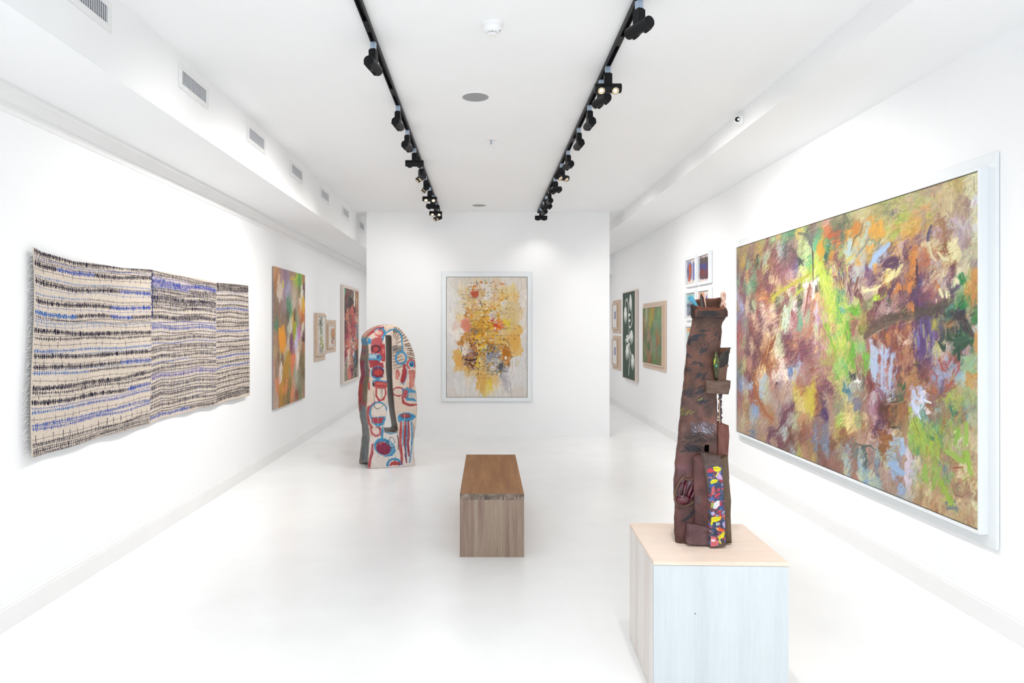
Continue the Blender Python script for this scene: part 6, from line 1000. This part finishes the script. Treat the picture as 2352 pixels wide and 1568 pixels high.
    c = np.ones(pos.shape)*hx('#66523f')+((vnoise(pos.shape[0], pos.shape[1], (4, 9), 3)-.5)*.10)[..., None]; c[:1] = hx('#b88f74')
    g = grid_obj('slot_lining', pos, np.clip(c, 0, 1), 'glaze', t, closed_u=True); g['label'] = 'unpainted brown clay lining of the slot'
arch()

# ------------------------------------------------------------------ tall brown clay sculpture on the plinth
def clay():
    Yf = 3.335; k1, k2 = 4.75, 4.9
    P1 = lambda x, y: (1520+x/k1, 650+y/k1); P2 = lambda x, y: (1520+x/k2, 960+y/k2)
    O = at(1530, 690, Yf); p = Paint(O, (1, 0, 0), (0, 0, -1), .40, 1.30, 620, '#70473c')
    p.im += ((vnoise(p.ny, p.nx, 60, 4, 11)-.5)*.10)[..., None]; p.im += ((vnoise(p.ny, p.nx, 6, 2, 12)-.5)*.07)[..., None]
    p.zoom(1520, 650, k1)
    n1 = '#24262e'
    p.poly([(310, 370), (720, 380), (700, 640), (640, 720), (620, 1060), (600, 1200), (190, 1400), (230, 1060), (255, 860), (270, 700)], '#6d4a38', .45, 20, 40)
    p.poly([(200, 1200), (640, 1150), (620, 1460), (190, 1460)], '#5a423c', .6, 20, 30); p.poly([(330, 370), (700, 380), (660, 470), (330, 480)], '#5e4434', .5, 15, 20)
    p.poly([(265, 700), (290, 610), (330, 580), (420, 560), (395, 620), (310, 660)], n1, .9, 3, 8)
    def scr(x, y, w, h, ang, n, c=n1, r=.0035, a=.75):
        for _ in range(n):
            cx, cy = x+rng.normal(0, w/3), y+rng.normal(0, h/3); t = math.radians(ang+rng.normal(0, 9)); l = rng.uniform(.4, 1)*w*.6; dx, dy = math.cos(t)*l/2, -math.sin(t)*l/2
            p.line([(cx-dx, cy-dy), (cx, cy+rng.normal(0, 3)), (cx+dx, cy+dy)], r*rng.uniform(.5, 1.4), c, br=.3, a=a*rng.uniform(.6, 1))
    for x, y, w, h, an, n in ((400, 575, 110, 30, 25, 16), (460, 520, 80, 24, 20, 12), (450, 740, 90, 60, 30, 26), (490, 690, 50, 60, 60, 8), (290, 790, 60, 50, 35, 14), (435, 895, 40, 50, 50, 12), (275, 950, 70, 24, 30, 10), (430, 1010, 90, 60, 45, 26), (270, 1210, 120, 50, 30, 18), (430, 1180, 130, 60, 30, 26),
                            (450, 1290, 130, 60, 30, 30), (380, 870, 90, 20, 10, 8), (590, 590, 90, 60, 40, 8), (600, 1110, 90, 50, 30, 12), (600, 560, 60, 30, 20, 6)): scr(x, y, w, h, an, n)
    p.line([(400, 1280), (440, 1262)], .004, '#a8a040', br=.6); scr(260, 1410, 110, 50, 40, 16, '#a4a038', .0028, .9); scr(250, 1420, 80, 40, 30, 8, '#4c4c28', .003, .8)
    for _ in range(28): x = rng.uniform(340, 660); p.ell(x, 460+rng.normal(0, 6), 3, 2, ['#2c241e', '#a8a098'][rng.integers(2)], .7)
    for _ in range(22): x = rng.uniform(340, 640); p.ell(x, rng.choice([550, 870])+rng.normal(0, 7), 3, 2, '#2a1e18', .7)
    for _ in range(90): x = rng.uniform(200, 640); y = rng.uniform(560, 1450); scr(x, y, 26, 8, rng.choice([40, -35, 70]), 1, '#4c352c', .002, .55)
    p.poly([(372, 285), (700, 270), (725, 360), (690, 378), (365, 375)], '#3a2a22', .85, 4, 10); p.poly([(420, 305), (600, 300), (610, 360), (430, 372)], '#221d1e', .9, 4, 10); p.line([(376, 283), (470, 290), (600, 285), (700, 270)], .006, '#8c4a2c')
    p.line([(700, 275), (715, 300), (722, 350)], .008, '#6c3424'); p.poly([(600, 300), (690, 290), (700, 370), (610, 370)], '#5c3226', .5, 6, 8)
    p.zoom(1520, 960, k2)
    p.poly([(190, 80), (640, 70), (650, 400), (480, 400), (150, 430)], '#71504a', .7, 12, 20); p.poly([(330, 60), (600, 50), (590, 150), (520, 180), (340, 150)], '#6e6a78', .5, 18, 24)
    for _ in range(60): x = rng.uniform(330, 600); y = rng.uniform(40, 180); t = rng.uniform(14, 34); p.line([(x, y), (x+t*.7, y+t)], .002, ['#20222c', '#98a0b8', '#4c4c5c', '#c0c8dc'][rng.integers(4)], a=.7)
    scr(500, 155, 90, 16, -10, 12, '#c4cce0', .0025, .9); scr(370, 155, 60, 10, 0, 6, '#a4acc4', .0025, .8)
    for yy in (170, 200, 225, 240, 265): scr(400, yy, 380, 14, rng.uniform(-8, 8), 14, '#2c2422', .0016, .8)
    for _ in range(50): x = rng.uniform(190, 620); y = rng.uniform(170, 290); t = rng.uniform(0, 6.3); p.line([(x, y), (x+22*math.cos(t), y+14*math.sin(t)), (x+34*math.cos(t+.8), y+20*math.sin(t+.8))], .0014, '#2a2220', a=.7)
    scr(340, 330, 190, 70, 5, 46, '#241f24', .003, .8); scr(390, 345, 70, 60, 80, 20, '#241f24', .0025, .7)
    p.line([(215, 378), (300, 365), (400, 352), (440, 345)], .005, '#221e20')
    p.poly([(150, 420), (470, 410), (480, 620), (540, 800), (540, 1200), (150, 1380), (135, 1000)], '#74484a', .65, 16, 24); p.poly([(170, 540), (300, 520), (330, 600), (180, 640)], '#84607a', .35, 20, 20); p.poly([(440, 400), (490, 400), (500, 560), (530, 700), (470, 700), (430, 560)], '#7c3a30', .7, 14, 12)
    p.poly([(380, 660), (520, 640), (540, 1100), (420, 1180), (400, 900)], '#6c3c38', .6, 20, 14); p.poly([(360, 850), (420, 840), (400, 940), (330, 1000)], '#6a7078', .45, 12, 12)
    p.line([(240, 1160), (300, 1120), (350, 1060)], .009, '#2c2c34', br=.6); p.line([(262, 1145), (320, 1090), (352, 1045)], .007, '#33343c', br=.6); p.line([(230, 1090), (330, 1030)], .003, '#5c4444')
    p.im = p.im*(.84+.34*(vnoise(p.ny, p.nx, 26, 4, 77)-.5)[..., None]*1.6)
    for _ in range(420):
        x0, y0, t_ = rng.uniform(0, .4), rng.uniform(0, 1.3), rng.uniform(-.9, .9); p.line([(x0, y0), (x0+.012*math.cos(t_), y0+.012*math.sin(t_)), (x0+.02*math.cos(t_), y0+.024*math.sin(t_))], .0012, ['#2e1f1a', '#35241c', '#80604e'][rng.integers(3)], uv=True, a=.55)
    p.im = np.clip(p.im, 0, 1)
    def sample(pos, q=None):
        q = q or p; u = np.clip(((pos[..., 0]-q.O[0])*q.rx).astype(int), 0, q.nx-1); v = np.clip(((q.O[2]-pos[..., 2])*q.ry).astype(int), 0, q.ny-1); return q.im[v, u]
    t = thing('clay_sculpture', 'tall brown hand-built clay tower with a painted strip, standing on the plinth', 'sculpture', at(1615, 1248, 3.36))
    t.location.z = PH
    E = [(706, 1594, 1664), (712, 1595, 1668), (720, 1594, 1670.5), (727, 1591, 1671), (733, 1590, 1667), (742, 1588.6, 1661), (750, 1587, 1658.5), (770, 1583, 1658.5), (785, 1578.5, 1657), (797, 1576.4, 1655), (820, 1575, 1654), (840, 1574, 1653), (870, 1569.5, 1651), (905, 1567, 1648), (940, 1562, 1648.5), (975, 1559, 1650.4), (1000, 1556.5, 1651), (1020, 1555, 1651.6), (1050, 1551.6, 1652), (1075, 1549, 1652), (1100, 1547.5, 1652), (1140, 1546.5, 1652), (1165, 1549, 1652), (1200, 1548.6, 1652), (1225, 1547.6, 1652), (1246, 1549.6, 1652)]
    ya = np.linspace(706, 1246, 460); el = np.interp(ya, [e[0] for e in E], [e[1] for e in E])+(vnoise(1, 460, 18, 3, 21)[0]-.5)*3; er = np.interp(ya, [e[0] for e in E], [e[2] for e in E])+(vnoise(1, 460, 16, 3, 22)[0]-.5)*3
    Ym = 3.42; nseg = 240; th = np.linspace(0, 2*np.pi, 4001)[:-1]
    Yq = 3.338; Xl = (el-CX)*Yq/F; Xr = (er-CX)*Yq/F; zc = EYE-(ya-CY)*Ym/F; zc = PH+.0015+(zc-zc[-1])*(zc[0]-PH)/(zc[0]-zc[-1])
    cxm = (Xl+Xr)/2; hw = (Xr-Xl)/2; hd = .082*np.interp(ya, [706, 760, 1000, 1246], [.95, .85, 1, 1.05])
    n_ = 6.5; ct, st = np.cos(th), np.sin(th); sx = np.sign(ct)*np.abs(ct)**(2/n_); sy = np.sign(st)*np.abs(st)**(2/n_)
    al_ = np.concatenate([[0], np.cumsum(np.hypot(np.diff(sx), np.diff(sy)))]); pick = np.interp(np.linspace(0, al_[-1], nseg+1)[:-1], al_, np.arange(4000)); th = np.interp(pick, np.arange(4000), th); sx = np.interp(pick, np.arange(4000), sx); sy = np.interp(pick, np.arange(4000), sy); st = sy
    rad = 1+(vnoise(460, nseg, (26, 14), 3, 31)-.5)*.05
    pos = np.stack([cxm[:, None]+hw[:, None]*sx[None]*rad, Ym+hd[:, None]*sy[None]*rad, zc[:, None]+0*sx[None]], -1)
    # window slot in the front wall
    pc = sample(pos)        # the tower is turned towards the room: its sides run back along (.30, 1)
    inner = pos[:80].copy(); inner[..., 0] = cxm[:80, None]+(pos[:80, :, 0]-cxm[:80, None])*.86; inner[..., 1] = Ym+(pos[:80, :, 1]-Ym)*.80
    fullp = np.concatenate([inner[::-1], pos]); ic = np.ones(inner.shape)*hx('#5c3a28')+((vnoise(80, nseg, 8, 3)-.5)*.2)[..., None]; fc = np.concatenate([ic[::-1], pc]); fc[77:83] = hx('#7c4430')
    rimz = .006*np.sin(th*2+.5)+.050*np.clip(st, 0, 1)**.7; fullp[:118, :, 2] += rimz[None]*np.interp(np.arange(118), [0, 60, 80, 117], [0, .8, 1, 0])[:, None]
    fullp[..., 0] += (fullp[..., 1]-Yq)*.30
    px_ = CX+F*fullp[..., 0]/fullp[..., 1]; py_ = CY-F*(fullp[..., 2]-EYE)/fullp[..., 1]
    hole = (fullp[..., 1] < Ym-.03) & (px_ > 1617.5) & (px_ < 1629) & (py_ > 1021) & (py_ < 1046)
    nxt = np.roll(np.arange(nseg), -1); mk = ~(hole[:-1] & hole[:-1][:, nxt] & hole[1:]); mk[:80] = True
    g = grid_obj('body', fullp, np.clip(fc, 0, 1), 'clay', t, closed_u=True, mask=mk)
    def slab_(name, poly, Y0, Y1, col=None, m='clay', bend=0, n=14, label=None, noise=.0022, q=None, rx=0):
        """a clay slab: outline in photograph pixels at distance Y0, thickness to Y1"""
        P = np.array(poly, float); nv = 26 if q is None else 240; n = n if q is None else 70; # resample left and right edges by height
        yy = np.linspace(P[:, 1].min(), P[:, 1].max(), nv); L = []; Rr = []
        for y in yy:
            xs = []
            for i in range(len(P)):
                a, b = P[i-1], P[i]
                if (a[1]-y)*(b[1]-y) <= 0 and a[1] != b[1]: xs.append(a[0]+(b[0]-a[0])*(y-a[1])/(b[1]-a[1]))
            L.append(min(xs)); Rr.append(max(xs))
        s = np.linspace(0, 1, n); X = np.array(L)[:, None]*(1-s)+np.array(Rr)[:, None]*s; Yp = yy[:, None]+0*s
        Z0 = Y0+bend*np.sin(np.pi*s)[None]+rx*(s-.5)[None]+(vnoise(nv, n, 6, 2)-.5)*noise*2
        fr = np.stack([(X-CX)*Y0/F, Z0, EYE-(Yp-CY)*Y0/F], -1)
        fr[..., 2] = np.maximum(fr[..., 2], PH+.0015); bkk = fr+np.array([0, Y1-Y0, 0]); 
        ring_f = np.concatenate([fr, bkk[:, ::-1]], 1)
        cc = sample(ring_f, q) if col is None else np.ones(ring_f.shape)*hx(col)+((vnoise(*ring_f.shape[:2], 5, 3)-.5)*.16)[..., None]
        o = grid_obj(name, ring_f, np.clip(cc, 0, 1), m, t, closed_u=True)
        # caps
        bm = bmesh.new(); bm.from_mesh(o.data); bmesh.ops.holes_fill(bm, edges=[e for e in bm.edges if e.is_boundary], sides=0)
        lay = bm.verts.layers.float_color.get('Col'); bm.to_mesh(o.data); bm.free()
        if label: o['label'] = label
        return o
    # folded outer column with the painted strip
    q = Paint(at(1610, 1030, 3.27), (1, 0, 0), (0, 0, -1), .14, .50, 900, '#5c4a44'); q.zoom(1520, 960, k2)
    q.im += ((vnoise(q.ny, q.nx, 18, 3)-.5)*.14)[..., None]
    q.poly([(510, 545), (560, 530), (640, 530), (690, 560), (690, 760), (715, 1000), (722, 1330), (650, 1400), (540, 1440), (545, 1000), (520, 740)], '#33405c', .95, 2, 3)
    pal = ['#b03840', '#c84858', '#2c4c8c', '#3468a8', '#1c2438', '#344050', '#803048', '#c8808c', '#a898c0', '#203050', '#485c74', '#d05c48', '#38507c', '#5c3c50']
    for _ in range(170):
        x = rng.uniform(525, 715); y = rng.uniform(550, 1420); a = rng.uniform(0, 3.14); l = rng.uniform(14, 34)
        q.line([(x-l*math.cos(a)/2, y-l*math.sin(a)/2), (x+l*math.cos(a)/2, y+l*math.sin(a)/2)], rng.uniform(.0035, .007), pal[rng.integers(len(pal))], br=.4, a=.9)
    YL = '#e6da1c'
    def leaf(P, c, v=None):
        q.poly(P, c, .97, 1.5, 1.5)
        if v: q.line(v, .0012, '#5c5c10', a=.7)
    leaf([(503, 575), (545, 550), (572, 580), (560, 605), (510, 610)], '#c43848'); leaf([(565, 545), (620, 535), (668, 565), (655, 590), (600, 598), (575, 580)], YL, [(570, 560), (660, 568)]); q.line([(632, 598), (615, 625), (598, 648)], .004, YL)
    leaf([(535, 715), (560, 685), (600, 678), (625, 700), (600, 722), (550, 738)], YL, [(540, 715), (620, 700)]); leaf([(600, 660), (630, 605), (665, 640), (680, 690), (640, 680)], '#c4a4d0'); leaf([(510, 620), (560, 612), (560, 650), (520, 660)], '#2c508c'); leaf([(520, 700), (540, 740), (590, 740), (580, 765), (545, 760)], '#2458a0')
    leaf([(552, 780), (580, 750), (590, 800), (575, 860), (555, 860)], '#c86060'); leaf([(580, 870), (600, 850), (660, 830), (640, 860), (590, 885)], '#c84050'); leaf([(565, 1015), (580, 950), (620, 918), (652, 925), (640, 975), (600, 1015)], '#e4e4ea', [(570, 1010), (630, 945)]); leaf([(545, 950), (580, 945), (575, 990), (548, 1010)], '#9cac50'); leaf([(640, 930), (660, 925), (655, 990), (640, 985)], '#c83c50')
    leaf([(550, 1050), (580, 1045), (590, 1070), (565, 1088), (548, 1080)], '#c0b0d8'); leaf([(632, 1040), (650, 1045), (670, 1100), (660, 1150), (640, 1110)], '#c43040'); leaf([(545, 1115), (600, 1100), (662, 1100), (645, 1140), (600, 1160), (550, 1165)], YL, [(545, 1140), (650, 1112)]); q.line([(560, 1160), (552, 1190)], .005, YL)
    leaf([(670, 1180), (710, 1150), (720, 1215), (690, 1235)], '#b0a0cc'); leaf([(600, 1170), (640, 1165), (650, 1190), (600, 1200)], '#a8c0c8'); leaf([(605, 1235), (640, 1218), (700, 1250), (690, 1278), (630, 1265)], '#e0582c'); leaf([(605, 1240), (625, 1222), (630, 1255)], '#e8b060'); leaf([(615, 1335), (640, 1310), (690, 1270), (705, 1290), (690, 1335), (640, 1355)], YL, [(620, 1340), (700, 1285)]); q.line([(640, 1350), (640, 1380), (655, 1400)], .004, YL)
    leaf([(545, 1320), (600, 1330), (605, 1360), (640, 1400), (590, 1440), (545, 1440)], '#d86c70'); leaf([(548, 1350), (600, 1360), (580, 1385), (550, 1380)], '#e8d0d8'); leaf([(700, 1360), (718, 1355), (722, 1385), (702, 1388)], '#3c70b0'); leaf([(575, 1290), (600, 1275), (630, 1300), (600, 1315)], '#1c2c44')
    q.im = np.clip(q.im, 0, 1)
    slab_('painted_column', [(1616.5, 1041), (1655, 1047.5), (1658.5, 1072), (1661, 1110), (1664.5, 1165), (1667, 1254), (1630.5, 1255), (1631.5, 1150), (1624.5, 1105), (1619, 1065)], 3.262, 3.40, None, 'clay', -.004, 20, 'column with bright leaf-shaped paint marks', q=q)
    slab_('front_fold', [(1596, 1046), (1620, 1042), (1626, 1075), (1634, 1150), (1634, 1252), (1600, 1248), (1596, 1120)], 3.30, 3.39, None, 'clay', .0, 14, rx=-.03)
    slab_('side_column', [(1655, 1052), (1671, 1046), (1672, 1075), (1676.5, 1120), (1679.5, 1150), (1678, 1180), (1681, 1247), (1660, 1247), (1657, 1120)], 3.31, 3.42, '#5e4a36', label='olive brown column with a crackled glaze')
    slab_('side_slab', [(1650, 973), (1657, 971.5), (1673.5, 974.5), (1675.5, 1001), (1672, 1052), (1675, 1100), (1650, 1100)], 3.345, 3.46, '#6f4238')
    slab_('block', [(1581.5, 1206), (1586, 1205.5), (1631, 1212), (1631, 1253), (1579, 1250)], 3.285, 3.35, '#65484a', noise=.002)
    slab_('pocket_flap', [(1650, 820), (1653, 812), (1678.5, 798), (1676, 829), (1673.5, 842), (1648, 846)], 3.33, 3.342, '#2e2724', rx=.03)
    slab_('pocket_wall', [(1648, 838), (1674.5, 838), (1670.8, 844), (1667.5, 873), (1645, 875)], 3.338, 3.38, '#644536')
    slab_('pocket_lining', [(1652, 798), (1678, 797.6), (1676, 812), (1652, 816)], 3.375, 3.385, '#6c4630')
    slab_('cross_band', [(1622, 874), (1662, 876), (1678, 874), (1677, 890), (1673, 905.5), (1640, 904), (1624, 903)], 3.322, 3.40, '#5c4538')
    slab_('rim_flap', [(1587.8, 699.5), (1592, 698), (1598.5, 705), (1597, 728), (1590.5, 731), (1588, 722)], 3.335, 3.35, '#2a201c')
    slab_('rim_band', [(1597, 709.5), (1630, 712), (1668, 706), (1671.5, 714), (1672, 726.5), (1664, 729), (1597, 729)], 3.322, 3.345, None)
    # small dropped clay cord and the long pin on the right side
    bm = bmesh.new(); W = lambda x, y, Y: at(x, y, Y); rr = random.Random(5)
    pts = [W(1654+rr.uniform(-1.8, 1.8), 906+k*3.5, 3.40+rr.uniform(-.004, .004)) for k in range(20)]; tube(bm, pts, [rr.uniform(.006, .012) for _ in pts], 7)
    obj('ragged_cord', bm, mat('purple_brown_clay', '#5c4a54', .6, noise=.4, nscale=90, bump=.8, bscale=120), t, world=True)
    bm = bmesh.new(); tube(bm, [W(1652.5, 915, 3.37), (W(1652, 950, 3.365)), W(1653.5, 975, 3.36), W(1658, 996, 3.355)], [.002, .0025, .0028, .001], 6); obj('pin', bm, mat('tan_clay', '#c09a7c', .5, noise=.2, nscale=60), t, world=True)
    # fish-shaped bottle relief
    m = mat('mottled_green_glaze', '#1a1814', .22, col2='#4a5218', nscale=70, bump=.5, bscale=80); m2 = mat('yellow_green_glaze', '#a8b020', .25, noise=.3, nscale=90)
    bm = bmesh.new(); tube(bm, [W(1645, 806, 3.33), W(1644.5, 814, 3.325), W(1644, 824, 3.318), W(1644.5, 840, 3.315), W(1645.5, 852, 3.322), W(1645.5, 862, 3.328), W(1646, 874, 3.335)], [.003, .009, .0165, .0165, .012, .010, .003], 14, flat=.8)
    o = obj('fish_relief', bm, m, t, world=True, smooth=True); o['label'] = 'dark glossy fish-shaped relief with yellow and green spots'
    bm = bmesh.new(); tube(bm, [W(1643.5, 822, 3.304), W(1641, 830, 3.301), W(1640.5, 837, 3.302)], [.002, .0042, .0015], 8); obj('glaze_mark', bm, m2, o, world=True) if False else obj('yellow_stripe', bm, m2, t, world=True)
    bm = bmesh.new(); bmesh.ops.create_icosphere(bm, subdivisions=2, radius=.0055, matrix=Matrix.Translation(W(1645.5, 840, 3.303))); obj('green_eye', bm, mat('turquoise_glaze', '#3fb08a', .2, noise=.3, nscale=200), t, world=True, smooth=True)
    # hand pressed in a glazed hollow
    gl = mat('dark_maroon_glaze', '#241014', .22, col2='#5a0e22', nscale=26, spec=.5, coat=.25, bump=.4, bscale=40); rim = mat('ochre_rim_clay', '#6c4a34', .35, noise=.4, nscale=60, bump=.5)
    H = lambda x, y, Y=3.335: at(1520+x/k2, 960+y/k2, Y)
    out = [(145, 920), (150, 830), (180, 760), (215, 690), (258, 655), (262, 690), (300, 690), (325, 700), (372, 665), (388, 715), (432, 735), (418, 830), (385, 910), (330, 965), (240, 995), (180, 975)]
    bm = bmesh.new(); tube(bm, [H(*q_, 3.329) for q_ in out+out[:1]], .0052, 8, cap=False); obj('hand_rim', bm, rim, t, world=True, smooth=True)
    bm = bmesh.new(); c_ = bm.verts.new(H(270, 850, 3.322)); rg = [bm.verts.new(H(270+(x-270)*.97, 850+(y-850)*.97, 3.330)) for x, y in out]; rg2 = [bm.verts.new(H(270+(x-270)*.5, 850+(y-850)*.5, 3.324)) for x, y in out]
    for i in range(len(rg)): j = (i+1) % len(rg); bm.faces.new((rg[i], rg[j], rg2[j], rg2[i])); bm.faces.new((rg2[i], rg2[j], c_))
    obj('hand_hollow', bm, gl, t, world=True, smooth=True)
    bm = bmesh.new(); mv = Matrix.Translation(H(245, 915, 3.322)) @ Matrix.Diagonal((.034, .016, .024, 1)); bmesh.ops.create_uvsphere(bm, u_segments=24, v_segments=14, radius=1, matrix=mv); palm = obj('palm', bm, gl, t, world=True, smooth=True)
    for P, r in (([(205, 900), (195, 850), (200, 790), (235, 715)], .0085), ([(245, 890), (250, 830), (262, 770), (285, 708)], .0088), ([(290, 890), (310, 830), (335, 770), (365, 710)], .0088), ([(320, 910), (355, 850), (385, 800), (410, 752)], .0080)):
        bm = bmesh.new(); n = len(P); tube(bm, [H(x, y, 3.318+.004*(i == n-1)) for i, (x, y) in enumerate(P)], [r, r*1.05, r*.9, r*.45], 12); f_ = obj('finger', bm, gl, t, world=True, smooth=True)
        sm = f_.modifiers.new('smooth', 'SUBSURF'); sm.levels = sm.render_levels = 1
    # shards standing in the rim
    tq = mat('turquoise_glass_glaze', '#1892b4', .12, noise=.35, nscale=30, coat=1); dk = mat('dark_brown_glaze', '#36190f', .2, noise=.5, nscale=40, coat=.6, bump=.5); pk = mat('pink_clay', '#d9b09c', .35, noise=.35, nscale=60, bump=.6)
    bm = bmesh.new(); tube(bm, [W(1583.2, 681.5, 3.375), W(1586.5, 684.5, 3.375), W(1593, 692, 3.372), W(1599, 701, 3.37), W(1604, 712, 3.37)], [.0105, .0125, .010, .0085, .0075], 14, flat=.8); obj('turquoise_shard', bm, tq, t, world=True, smooth=True)
    bm = bmesh.new(); tube(bm, [W(1610.5, 672.5, 3.40), W(1612, 680, 3.40), W(1613.5, 692, 3.395), W(1615, 712, 3.39)], [.001, .0095, .014, .0155], 10, flat=.35); obj('brown_shard', bm, dk, t, world=True)
    bm = bmesh.new(); tube(bm, [W(1611.5, 673.5, 3.393), W(1617, 682, 3.39), W(1619.5, 694, 3.385), W(1621, 710, 3.38)], [.0015, .003, .004, .004], 7); obj('shard_edge', bm, pk, t, world=True, smooth=True)
    bm = bmesh.new(); tube(bm, [W(1658, 712, 3.43), W(1657, 702, 3.43), W(1660.5, 693, 3.432), W(1665, 686, 3.434), W(1664.5, 677, 3.436), W(1661.5, 672, 3.436), W(1658.5, 674, 3.434), W(1657.5, 683, 3.432), W(1661.5, 692, 3.43), W(1665, 700, 3.43), W(1661, 710, 3.43)], [.006, .008, .0075, .0065, .0075, .009, .0075, .006, .007, .007, .006], 9)
    o = obj('twisted_loop', bm, pk, t, world=True, smooth=True)
clay()
